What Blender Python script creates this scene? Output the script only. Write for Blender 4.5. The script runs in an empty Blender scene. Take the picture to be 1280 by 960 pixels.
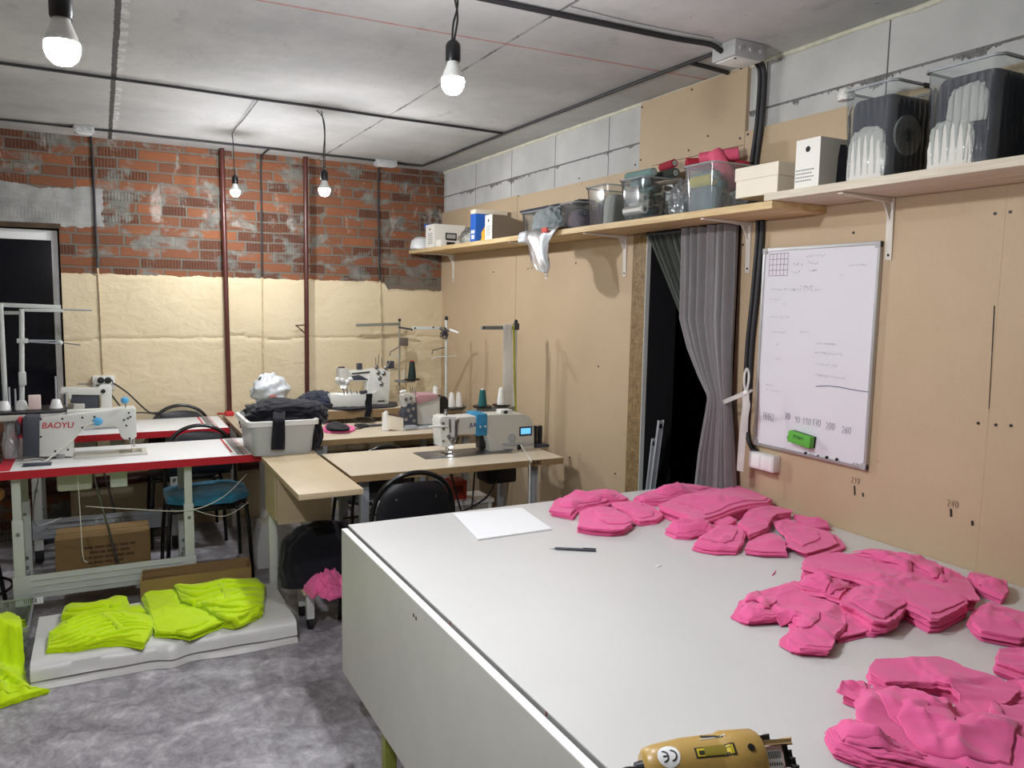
import bpy, bmesh, math, random
from mathutils import Vector, Matrix, noise, geometry

random.seed(7)
PI = math.pi
S = bpy.context.scene
COL = S.collection

# ------------------------------------------------------------------ camera
FPX, CAMZ = 984.54, 1.62
YAW, PITCH, ROLL = 0.48100873, -0.10582645, -0.01846969
_f = Vector((math.sin(YAW)*math.cos(PITCH), math.cos(YAW)*math.cos(PITCH), math.sin(PITCH)))
_r = Vector((math.cos(YAW), -math.sin(YAW), 0))
_d = _f.cross(_r)
RIGHT = math.cos(ROLL)*_r + math.sin(ROLL)*_d
DOWN = -math.sin(ROLL)*_r + math.cos(ROLL)*_d
FWD = _f
EYE = Vector((0, 0, CAMZ))
def ray(px, py): return RIGHT*((px-640)/FPX) + DOWN*((py-480)/FPX) + FWD
def Pz(px, py, z): r = ray(px, py); return EYE + r*((z-CAMZ)/r.z)      # point of the level plane z
def Py(px, py, y): r = ray(px, py); return EYE + r*(y/r.y)              # point of the plane y
def Px(px, py, x): r = ray(px, py); return EYE + r*(x/r.x)              # point of the plane x

cd = bpy.data.cameras.new('camera'); cam = bpy.data.objects.new('camera', cd); COL.objects.link(cam)
cd.sensor_width = 36; cd.lens = FPX/1280*36; cd.clip_start = .02
cam.matrix_world = Matrix(((RIGHT.x, -DOWN.x, -FWD.x, 0), (RIGHT.y, -DOWN.y, -FWD.y, 0), (RIGHT.z, -DOWN.z, -FWD.z, CAMZ), (0, 0, 0, 1)))
S.camera = cam
S.view_settings.view_transform = 'Standard'
S.view_settings.look = 'None'
S.view_settings.gamma = 1
S.view_settings.use_curve_mapping = False
S.view_settings.exposure = 0.0
S.cycles.sample_clamp_indirect = 6
S.cycles.max_bounces = 8
S.cycles.transparent_max_bounces = 24

# ------------------------------------------------------------------ materials
def lin(c):
    c /= 255
    return c/12.92 if c <= .04045 else ((c+.055)/1.055)**2.4
def rgb(t): return (lin(t[0]), lin(t[1]), lin(t[2]), 1)
class NT:
    def __init__(s, name):
        s.m = bpy.data.materials.new(name); s.m.use_nodes = True
        s.t = s.m.node_tree; s.t.nodes.clear()
        s.out = s.t.nodes.new('ShaderNodeOutputMaterial')
    def n(s, typ, **kw):
        o = s.t.nodes.new('ShaderNode'+typ)
        for k, v in kw.items(): setattr(o, k, v)
        return o
    def l(s, a, b): s.t.links.new(a, b)
    def setin(s, sock, v):
        if hasattr(v, 'links') or hasattr(v, 'is_linked'): s.l(v, sock)
        else: sock.default_value = v
    def math(s, op, a, b=0, c=0):
        o = s.n('Math', operation=op)
        for i, v in enumerate((a, b, c)): s.setin(o.inputs[i], v)
        return o.outputs[0]
    def noise(s, vec, scale, detail=4, rough=.55, dist=0):
        o = s.n('TexNoise'); s.setin(o.inputs['Vector'], vec)
        o.inputs['Scale'].default_value = scale; o.inputs['Detail'].default_value = detail
        o.inputs['Roughness'].default_value = rough; o.inputs['Distortion'].default_value = dist
        return o.outputs['Fac']
    def ramp(s, fac, stops):
        o = s.n('ValToRGB'); s.setin(o.inputs[0], fac)
        e = o.color_ramp.elements
        while len(e) < len(stops): e.new(.5)
        for i, (p, c) in enumerate(stops):
            e[i].position = p; e[i].color = c if isinstance(c, tuple) else (c, c, c, 1)
        return o.outputs[0]
    def mix(s, fac, a, b, mode='MIX'):
        o = s.n('Mix', data_type='RGBA', blend_type=mode)
        s.setin(o.inputs[0], fac); s.setin(o.inputs[6], a); s.setin(o.inputs[7], b)
        return o.outputs[2]
    def pos(s):
        return s.n('NewGeometry').outputs['Position']
    def obj(s): return s.n('TexCoord').outputs['Object']
    def map(s, vec, scale=(1, 1, 1), rot=(0, 0, 0), loc=(0, 0, 0)):
        o = s.n('Mapping'); s.l(vec, o.inputs[0])
        o.inputs['Scale'].default_value = scale; o.inputs['Rotation'].default_value = rot; o.inputs['Location'].default_value = loc
        return o.outputs[0]
    def sep(s, vec):
        o = s.n('SeparateXYZ'); s.l(vec, o.inputs[0]); return o.outputs
    def comb(s, x, y, z=0):
        o = s.n('CombineXYZ')
        for i, v in enumerate((x, y, z)): s.setin(o.inputs[i], v)
        return o.outputs[0]
    def bsdf(s, col, rough=.5, metal=0, spec=.5, normal=None, sheen=0, coat=0):
        p = s.n('BsdfPrincipled')
        s.setin(p.inputs['Base Color'], col); s.setin(p.inputs['Roughness'], rough)
        p.inputs['Metallic'].default_value = metal; p.inputs['Specular IOR Level'].default_value = spec
        p.inputs['Sheen Weight'].default_value = sheen
        p.inputs['Coat Weight'].default_value = coat
        if normal is not None: s.l(normal, p.inputs['Normal'])
        return p
    def bump(s, h, strength=.3, dist=.01, prev=None):
        o = s.n('Bump'); s.l(h, o.inputs['Height'])
        o.inputs['Strength'].default_value = strength; o.inputs['Distance'].default_value = dist
        if prev is not None: s.l(prev, o.inputs['Normal'])
        return o.outputs[0]
    def end(s, sh): s.l(sh if not hasattr(sh, 'outputs') else sh.outputs[0], s.out.inputs[0]); return s.m

def mat(name, c, rough=.5, metal=0, spec=.5, var=.06, vs=6, bs=0, bump=0, sheen=0, coat=0):
    t = NT(name); v = t.obj()
    f = t.noise(v, vs)
    c = rgb(c)
    a = tuple(max(0, x*(1-var)) for x in c[:3])+(1,); b = tuple(min(1, x*(1+var)) for x in c[:3])+(1,)
    col = t.ramp(f, [(.3, a), (.7, b)])
    nrm = t.bump(t.noise(v, bs, 6), bump, .003) if bs else None
    return t.end(t.bsdf(col, rough, metal, spec, nrm, sheen, coat))
def emis(name, c, st):
    t = NT(name); e = t.n('Emission'); e.inputs[0].default_value = rgb(c); e.inputs[1].default_value = st
    return t.end(e)
def clear(name, tint=(235, 240, 240), dif=.10, gl=.12, rough=.08):
    t = NT(name)
    tr = t.n('BsdfTransparent'); tr.inputs[0].default_value = rgb(tint)
    d = t.bsdf(rgb((215, 220, 222)), .5)
    g = t.n('BsdfGlossy'); g.inputs['Roughness'].default_value = rough
    fr = t.n('Fresnel'); fr.inputs[0].default_value = 1.4
    f2 = t.math('ADD', t.math('MULTIPLY', fr.outputs[0], .9), gl*.4)
    m1 = t.n('MixShader'); m1.inputs[0].default_value = dif; t.l(tr.outputs[0], m1.inputs[1]); t.l(d.outputs[0], m1.inputs[2])
    m2 = t.n('MixShader'); t.l(f2, m2.inputs[0]); t.l(m1.outputs[0], m2.inputs[1]); t.l(g.outputs[0], m2.inputs[2])
    return t.end(m2)

M = {}
M['white_lam'] = mat('white_laminate', (204, 203, 200), .38, var=.02, vs=3)
M['white_top'] = mat('white_sewing_table_laminate', (228, 228, 226), .36, var=.02, vs=3)
M['white_pl'] = mat('white_plastic', (222, 222, 218), .35, var=.03)
M['white_edge'] = mat('white_board_edge', (236, 236, 232), .4, var=.02)
M['grey_edge'] = mat('grey_board_edge', (150, 150, 146), .6, var=.12, vs=20)
M['flap'] = mat('flap_laminate', (205, 204, 194), .5, var=.03)
M['olive'] = mat('olive_green', (150, 158, 62), .4)  # plain olive green on the cutting table legs and cross rails
M['red'] = mat('red_edge_band', (186, 26, 40), .4, var=.05)
M['redink'] = mat('red_print', (190, 36, 50), .6)
M['greyink'] = mat('grey_print', (120, 124, 122), .6, var=.3, vs=60)
M['machine'] = mat('machine_enamel', (214, 214, 206), .3, var=.03, coat=.2)
M['machine2'] = mat('warm_grey_enamel', (190, 188, 178), .35, var=.04)
M['dgrey'] = mat('dark_grey_plastic', (58, 62, 72), .45)
M['black'] = mat('black_plastic', (20, 20, 22), .4)
M['blackmat'] = mat('black_rubber', (16, 16, 17), .75)
M['chrome'] = mat('chrome', (200, 200, 200), .2, 1)
M['steel'] = mat('worn_steel', (150, 150, 150), .38, 1, var=.15, vs=30)
M['leg'] = mat('grey_white_paint', (192, 196, 190), .4, var=.04)
M['legd'] = mat('silver_paint', (168, 172, 176), .38, .2, var=.05)
M['beige'] = mat('beige_worktop', (198, 184, 160), .42, var=.03, vs=4)
M['beige_edge'] = mat('beige_board_edge', (150, 122, 84), .6, var=.1, vs=25)
M['maple'] = mat('maple_board', (196, 176, 142), .45, var=.05, vs=8)
M['maple_edge'] = mat('maple_edge', (206, 184, 142), .5, var=.05, vs=20)
M['carton'] = mat('brown_cardboard', (140, 112, 70), .8, var=.07, vs=9)
M['cartonink'] = mat('carton_print', (96, 70, 44), .8, var=.2, vs=60)
M['pine'] = None
M['pink'] = mat('pink_jersey', (226, 98, 150), .85, var=.03, vs=12, bs=900, bump=.12, sheen=.2, spec=.2)
M['neon'] = mat('neon_yellow_jersey', (198, 230, 8), .8, var=.03, vs=12, bs=900, bump=.12, sheen=.2, spec=.2)
M['blackcloth'] = mat('black_jersey', (24, 24, 30), .9, var=.2, vs=14, bs=500, bump=.2, sheen=.15, spec=.2)
M['navycloth'] = mat('navy_cloth', (44, 48, 62), .9, var=.2, vs=14, sheen=.2, spec=.2)
M['greycloth'] = mat('grey_knit', (120, 128, 128), .9, var=.12, vs=30, sheen=.2)
M['chairblack'] = mat('black_chair_vinyl', (20, 20, 24), .45, var=.1)
M['chairtube'] = mat('black_enamel_tube', (14, 14, 15), .22, spec=.6)
M['teal'] = mat('teal_cloth', (30, 110, 140), .7, var=.35, vs=14, sheen=.2)
M['thread_w'] = mat('white_thread', (228, 226, 218), .8, bs=300, bump=.2)
M['thread_t'] = mat('teal_thread', (28, 92, 92), .8, bs=300, bump=.2)
M['thread_d'] = mat('dark_green_thread', (26, 46, 42), .8, bs=300, bump=.2)
M['pipe'] = mat('brown_pipe_paint', (74, 34, 28), .35, var=.12, vs=10)
M['conduit'] = mat('black_conduit', (38, 38, 40), .55, bs=240, bump=.5)
M['cable'] = mat('black_cable', (28, 28, 30), .5)
M['jbox'] = mat('grey_junction_box', (168, 168, 166), .5)
M['wcord'] = mat('white_cord', (220, 218, 208), .5)
M['foamblue'] = mat('blue_foam', (46, 126, 166), .85, var=.2, vs=40)
M['ltblue'] = mat('light_blue_foam', (90, 170, 215), .85, var=.2, vs=40)
M['redpl'] = mat('red_plastic', (190, 40, 44), .45)
M['green'] = mat('green_felt', (92, 176, 62), .7)
M['dgreenink'] = mat('dark_print', (40, 60, 34), .7)
M['alu'] = mat('aluminium', (190, 190, 188), .4, .7)
M['board'] = mat('whiteboard_enamel', (220, 218, 222), .16, var=.012, vs=2)
M['ink_blue'] = mat('blue_marker', (66, 74, 120), .6)
M['ink_faint'] = mat('faint_grey_marker', (178, 176, 190), .6)
M['ink_mid'] = mat('grey_marker', (132, 130, 146), .6)
M['ink_mauve'] = mat('mauve_marker', (150, 120, 150), .6)
M['pencil'] = mat('pencil_mark', (92, 74, 54), .8)
M['pencilblack'] = mat('black_mark', (26, 22, 20), .8)
M['screw'] = mat('black_screw', (28, 24, 22), .5)
M['plate'] = mat('white_bracket_enamel', (214, 208, 196), .4)
M['osb'] = None
M['curtain'] = mat('grey_curtain', (124, 120, 120), .85, var=.05, vs=20, sheen=.2)
M['curtaind'] = mat('dark_green_curtain_lining', (58, 62, 54), .85, var=.06, vs=20, sheen=.1)
M['ribbon'] = mat('white_ribbon', (236, 234, 228), .6)
M['dark'] = mat('unlit_dark', (10, 10, 14), .9)  # darkness of the unlit passage and the night put into the colour
M['nightglass'] = mat('night_window_glass', (8, 9, 18), .12)
M['paper'] = mat('white_paper', (232, 232, 232), .7, var=.01)
M['whitebag'] = clear('white_bag_film', (225, 225, 225), .8, .06, .3)
M['clear'] = clear('clear_plastic', dif=.07, gl=.22, rough=.05)
M['clear2'] = clear('milky_clear_plastic', (225, 232, 232), .2)
M['film'] = clear('thin_clear_film', (235, 238, 238), .16, .3, .12)
M['rim'] = clear('clear_plastic_rim', (220, 226, 226), .35, .3)
M['binplast'] = mat('translucent_grey_bin', (174, 176, 174), .35, var=.03)
M['cutter'] = mat('ochre_enamel', (182, 148, 80), .35, var=.05)
M['cutterpink'] = mat('rosy_plastic', (214, 176, 166), .4)
M['cutterplate'] = mat('tan_plate', (206, 176, 128), .5)
M['yellowlab'] = mat('yellow_label', (214, 190, 30), .5)
M['labink'] = mat('label_print', (40, 38, 30), .6)
M['olivelab'] = mat('olive_print', (140, 124, 30), .6)
M['silverlab'] = mat('silver_label', (196, 194, 184), .45, var=.05)
M['boxwhite'] = mat('white_carton', (226, 222, 212), .6, var=.03)
M['boxblue'] = mat('blue_carton', (30, 96, 186), .5)
M['boxyellow'] = mat('yellow_cloth', (226, 168, 40), .8)
M['cream'] = mat('cream_carton', (226, 216, 196), .6, var=.02)
M['tube_green'] = mat('grey_green_fabric_roll', (112, 138, 132), .85, var=.1)
M['tube_teal'] = mat('teal_fabric_roll', (70, 132, 138), .85, var=.1)
M['tube_end'] = mat('pale_roll_core', (176, 184, 180), .8)
M['tube_pink'] = mat('rose_fabric_roll', (222, 92, 122), .85, var=.06)
M['tube_red'] = mat('crimson_fabric_roll', (160, 34, 50), .85, var=.08)
M['tube_yel'] = mat('yellow_fabric_roll', (228, 204, 60), .85, var=.05)
M['tube_white'] = mat('white_fabric_roll', (206, 202, 194), .85, var=.05)
M['wood_seat'] = mat('orange_brown_wood', (176, 122, 66), .45, var=.15, vs=14)
M['pinkbag'] = clear('pink_bag_film', (240, 214, 216), .5, .15, .2)
M['sheet'] = mat('white_polythene_sheet', (214, 212, 208), .32, var=.03)
M['screen'] = emis('blue_lcd_glow', (110, 190, 245), 1.3)
M['led'] = emis('white_led_glow', (215, 232, 255), 45)
M['socket_red'] = mat('red_print_mark', (196, 70, 60), .7)

# pine shelf: stretched grain along Y
def wood(name, c1, c2, stretch):
    t = NT(name); v = t.map(t.pos(), stretch)
    f = t.noise(v, 6, 6, .6, .6)
    k = t.noise(t.map(t.pos(), (6, 3, 6)), 1.5, 2)
    col = t.ramp(f, [(.3, rgb(c1)), (.7, rgb(c2))])
    col = t.mix(t.ramp(k, [(.70, 0.0), (.78, .5)]), col, rgb((110, 74, 40)))
    return t.end(t.bsdf(col, .6, normal=t.bump(f, .2, .003)))
M['pine'] = wood('pine_board', (186, 156, 110), (216, 192, 144), (6, .7, 10))
M['pine2'] = wood('whitewashed_board', (190, 178, 156), (214, 204, 184), (6, .7, 10))

def osb():
    t = NT('osb_strand_board'); p = t.pos()
    v = t.map(p, (1, 40, 14), (.6, 0, 0)); v2 = t.map(p, (1, 16, 44), (-.5, 0, 0))
    a = t.noise(v, 1.6, 3, .6, 1.0); b = t.noise(v2, 1.6, 3, .6, 1.0)
    col = t.mix(.5, t.ramp(a, [(.3, rgb((78, 58, 34))), (.5, rgb((126, 100, 62))), (.7, rgb((164, 138, 94)))]),
                t.ramp(b, [(.3, rgb((92, 68, 40))), (.7, rgb((154, 128, 86)))]))
    return t.end(t.bsdf(col, .65, normal=t.bump(a, .3, .003)))
M['osb'] = osb()

def brickmat():
    t = NT('old_brickwork'); p = t.pos(); x, y, z = t.sep(p)
    wob = t.noise(p, 2.2, 3)
    zz = t.math('ADD', z, t.math('MULTIPLY', t.math('SUBTRACT', wob, .5), .022))
    xx = t.math('ADD', x, t.math('MULTIPLY', t.math('SUBTRACT', t.noise(p, 5, 3), .5), .03))
    v = t.comb(xx, zz, 0)
    def brick(c1, c2, m):
        b = t.n('TexBrick'); t.l(v, b.inputs['Vector']); b.offset = .5; b.squash = .62; b.squash_frequency = 3
        b.inputs['Color1'].default_value = c1; b.inputs['Color2'].default_value = c2; b.inputs['Mortar'].default_value = m
        b.inputs['Scale'].default_value = 1; b.inputs['Mortar Size'].default_value = .0075; b.inputs['Mortar Smooth'].default_value = .25
        b.inputs['Bias'].default_value = 0; b.inputs['Brick Width'].default_value = .25; b.inputs['Row Height'].default_value = .0715
        return b
    b = brick(rgb((136, 86, 57)), rgb((92, 63, 50)), rgb((106, 103, 93)))
    rnd = brick((0, 0, 0, 1), (1, 1, 1, 1), (0, 0, 0, 1))
    spots = t.noise(p, 26, 5, .65)
    col = t.mix(t.ramp(spots, [(.42, 0.0), (.72, .55)]), b.outputs[0], rgb((118, 78, 62)))
    # broken faces of hollow bricks show upright ribs
    wv = t.n('TexWave', wave_type='BANDS', bands_direction='X'); t.l(p, wv.inputs[0]); wv.inputs['Scale'].default_value = 16; wv.inputs['Distortion'].default_value = .6
    rib = t.math('MULTIPLY', t.ramp(rnd.outputs[0], [(.66, 0.0), (.70, 1.0)]), t.ramp(wv.outputs['Fac'], [(.25, 1.0), (.6, 0.0)]))
    col = t.mix(t.math('MULTIPLY', rib, .42), col, rgb((70, 44, 36)))
    # cement smears
    sm = t.ramp(t.noise(t.map(p, (1, 1, 1.5)), 4.2, 6, .62, .4), [(.525, 0.0), (.60, 1.0)])
    cem = t.ramp(t.noise(p, 14, 5), [(.3, rgb((92, 92, 86))), (.7, rgb((134, 134, 126)))])
    col = t.mix(t.math('MULTIPLY', sm, .9), col, cem)
    wh = t.ramp(t.noise(t.map(p, (1, 1, .45)), 7, 6, .7, .3), [(.57, 0.0), (.68, .6)])
    band = t.math('MULTIPLY', t.ramp(z, [(.0, 0.0), (1.0, 1.0)]), 1)
    col = t.mix(t.math('MULTIPLY', wh, t.math('MULTIPLY', t.math('GREATER_THAN', z, 2.1), .9)), col, rgb((186, 182, 172)))
    # rendered lintel over the window
    ed = t.math('MULTIPLY', t.math('SUBTRACT', t.noise(p, 6, 4), .5), .22)
    lx = t.math('LESS_THAN', t.math('ADD', x, ed), .02)
    lz = t.math('MULTIPLY', t.math('GREATER_THAN', t.math('ADD', z, t.math('MULTIPLY', ed, .4)), 2.045), t.math('LESS_THAN', t.math('ADD', z, t.math('MULTIPLY', ed, .5)), 2.285))
    lint = t.math('MULTIPLY', lx, lz)
    col = t.mix(lint, col, t.ramp(t.noise(p, 9, 5), [(.3, rgb((128, 128, 124))), (.7, rgb((166, 165, 160)))]))
    # cement patch low beside the corner
    pz = t.math('LESS_THAN', t.math('ADD', z, t.math('MULTIPLY', ed, .6)), 1.80)
    px_ = t.math('GREATER_THAN', t.math('ADD', x, ed), 1.99)
    col = t.mix(t.math('MULTIPLY', t.math('MULTIPLY', pz, px_), .75), col, rgb((112, 106, 94)))
    hgt = t.math('ADD', t.math('MULTIPLY', t.math('SUBTRACT', 1, b.outputs['Fac']), .6), t.math('MULTIPLY', spots, .5))
    hgt = t.math('SUBTRACT', hgt, t.math('MULTIPLY', rib, .5))
    hgt = t.math('MULTIPLY', hgt, t.math('SUBTRACT', 1, t.math('MULTIPLY', lint, .85)))
    return t.end(t.bsdf(col, .9, spec=.2, normal=t.bump(hgt, .9, .012)))
M['brick'] = brickmat()

def creammat():
    t = NT('cream_painted_plaster'); p = t.pos()
    f = t.noise(p, 2.5, 5)
    g = t.noise(t.map(p, (1, 1, 1.6)), 9, 7, .6, .5)
    h = t.noise(p, 60, 4)
    col = t.ramp(f, [(.3, rgb((204, 187, 152))), (.7, rgb((213, 197, 164)))])
    fl = t.ramp(t.noise(t.map(p, (1, 1, 3)), 12, 6, .7, .6), [(.66, 0.0), (.70, .5)])
    col = t.mix(fl, col, rgb((150, 134, 104)))
    n1 = t.bump(g, .55, .02); n2 = t.bump(h, .2, .003, n1)
    return t.end(t.bsdf(col, .65, spec=.3, normal=n2))
M['cream_wall'] = creammat()

def ceilmat():
    t = NT('concrete_slab_ceiling'); p = t.pos(); x, y, z = t.sep(p)
    f = t.noise(p, 1.1, 6, .6); g = t.noise(t.map(p, (1, .5, 1)), 9, 6, .65)
    col = t.ramp(f, [(.28, rgb((156, 156, 153))), (.52, rgb((182, 181, 178))), (.75, rgb((206, 204, 200)))])
    col = t.mix(t.ramp(g, [(.60, 0.0), (.74, .35)]), col, rgb((126, 124, 120)))
    spk = t.ramp(t.noise(p, 34, 2), [(.74, 0.0), (.76, .7)])
    col = t.mix(spk, col, rgb((100, 98, 94)))
    wob = t.math('MULTIPLY', t.math('SUBTRACT', t.noise(p, 7, 5, .7), .5), .03)
    fine = t.math('MULTIPLY', t.math('SUBTRACT', t.noise(p, 40, 3, .7), .5), .016)
    def seam(x0, w):
        return t.math('LESS_THAN', t.math('ABSOLUTE', t.math('ADD', t.math('SUBTRACT', x, x0), t.math('ADD', fine, t.math('MULTIPLY', wob, .3)))), w)
    wide = t.math('LESS_THAN', t.math('ABSOLUTE', t.math('ADD', t.math('SUBTRACT', x, .105), wob)), .022)
    col = t.mix(t.math('MULTIPLY', wide, t.ramp(t.noise(p, 18, 3), [(.45, 0.0), (.6, .8)])), col, rgb((214, 212, 208)))
    col = t.mix(t.math('MULTIPLY', seam(.088, .011), .9), col, rgb((62, 60, 58)))
    col = t.mix(t.math('MULTIPLY', seam(1.445, .006), t.ramp(t.noise(p, 5, 3), [(.35, .25), (.6, .9)])), col, rgb((92, 90, 86)))
    col = t.mix(t.math('MULTIPLY', seam(-1.27, .008), .8), col, rgb((80, 78, 76)))
    # rusty snapped line right across the slabs
    ln = t.math('ABSOLUTE', t.math('SUBTRACT', t.math('ADD', y, t.math('MULTIPLY', x, .0245)), 2.908))
    lm = t.math('MULTIPLY', t.math('LESS_THAN', ln, .0065), t.ramp(t.noise(p, 8, 4), [(.3, .35), (.6, .85)]))
    col = t.mix(lm, col, rgb((172, 92, 70)))
    nb = t.bump(g, .3, .008); nb = t.bump(t.noise(p, 90, 3), .15, .002, nb)
    return t.end(t.bsdf(col, .85, spec=.2, normal=nb))
M['ceil'] = ceilmat()

def floormat():
    t = NT('grey_marbled_vinyl_floor'); p = t.pos()
    a = t.noise(t.map(p, (1, 1.25, 1), (0, 0, .4)), 4.2, 9, .72, .6); b = t.noise(t.map(p, (1.2, .8, 1)), 15, 8, .74, .8)
    m = t.math('ADD', t.math('MULTIPLY', a, .55), t.math('MULTIPLY', b, .45))
    col = t.ramp(m, [(.37, rgb((106, 102, 106))), (.46, rgb((138, 134, 138))), (.54, rgb((164, 160, 164))), (.64, rgb((202, 198, 200)))])
    x, y, z = t.sep(p)
    j = t.math('LESS_THAN', t.math('ABSOLUTE', t.math('SUBTRACT', y, 4.02)), .0018)
    col = t.mix(t.math('MULTIPLY', j, .6), col, rgb((70, 68, 70)))
    r = t.ramp(b, [(.3, .34), (.7, .46)])
    return t.end(t.bsdf(col, r, spec=.4, normal=t.bump(b, .06, .002)))
M['floor'] = floormat()

def panelmat():
    t = NT('brown_fibreboard'); p = t.pos()
    f = t.noise(p, 1.3, 4); g = t.noise(p, 120, 3)
    col = t.ramp(f, [(.3, rgb((182, 160, 130))), (.7, rgb((194, 172, 141)))])
    sp = t.ramp(t.noise(p, 16, 3), [(.72, 0.0), (.76, .25)])
    col = t.mix(sp, col, rgb((140, 110, 78)))
    col = t.mix(t.math('MULTIPLY', g, .14), col, rgb((120, 92, 62)))
    return t.end(t.bsdf(col, .55, spec=.3, normal=t.bump(g, .08, .002)))
M['panel'] = panelmat()

def blockmat():
    t = NT('aerated_concrete_blocks'); p = t.pos(); x, y, z = t.sep(p)
    g = t.noise(p, 3, 5); fine = t.noise(p, 70, 4)
    col = t.ramp(g, [(.3, rgb((174, 173, 168))), (.7, rgb((200, 199, 193)))])
    blk = t.n('TexBrick'); blk.offset = .37; t.l(t.comb(t.math('ADD', y, -.19), t.math('ADD', z, -2.42), 0), blk.inputs['Vector'])
    blk.inputs['Color1'].default_value = (0, 0, 0, 1); blk.inputs['Color2'].default_value = (.5, .5, .5, 1); blk.inputs['Mortar'].default_value = (1, 1, 1, 1)
    blk.inputs['Scale'].default_value = 1; blk.inputs['Mortar Size'].default_value = .0001; blk.inputs['Brick Width'].default_value = .567; blk.inputs['Row Height'].default_value = .3
    col = t.mix(t.math('MULTIPLY', blk.outputs[0], .35), col, rgb((158, 156, 158)))
    wob = t.math('MULTIPLY', t.math('SUBTRACT', t.noise(t.map(p, (1, 3, 1)), 3.0, 5, .7), .5), .20)
    dz = t.math('SUBTRACT', 2.425, z)
    smear = t.math('MULTIPLY', t.math('GREATER_THAN', dz, -.004), t.math('LESS_THAN', dz, t.math('MAXIMUM', t.math('ADD', wob, .004), .005)))
    col = t.mix(smear, col, t.ramp(fine, [(.3, rgb((96, 94, 92))), (.7, rgb((128, 125, 122)))]))
    ym = t.math('ABSOLUTE', t.math('SUBTRACT', t.math('FRACT', t.math('DIVIDE', t.math('SUBTRACT', y, 1.9217), .5667)), .5))
    vj = t.math('LESS_THAN', t.math('SUBTRACT', .5, ym), .0055)
    col = t.mix(vj, col, rgb((92, 90, 88)))
    hh = t.math('SUBTRACT', fine, t.math('MAXIMUM', smear, vj))
    return t.end(t.bsdf(col, .9, spec=.2, normal=t.bump(hh, .4, .006)))
M['block'] = blockmat()

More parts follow.
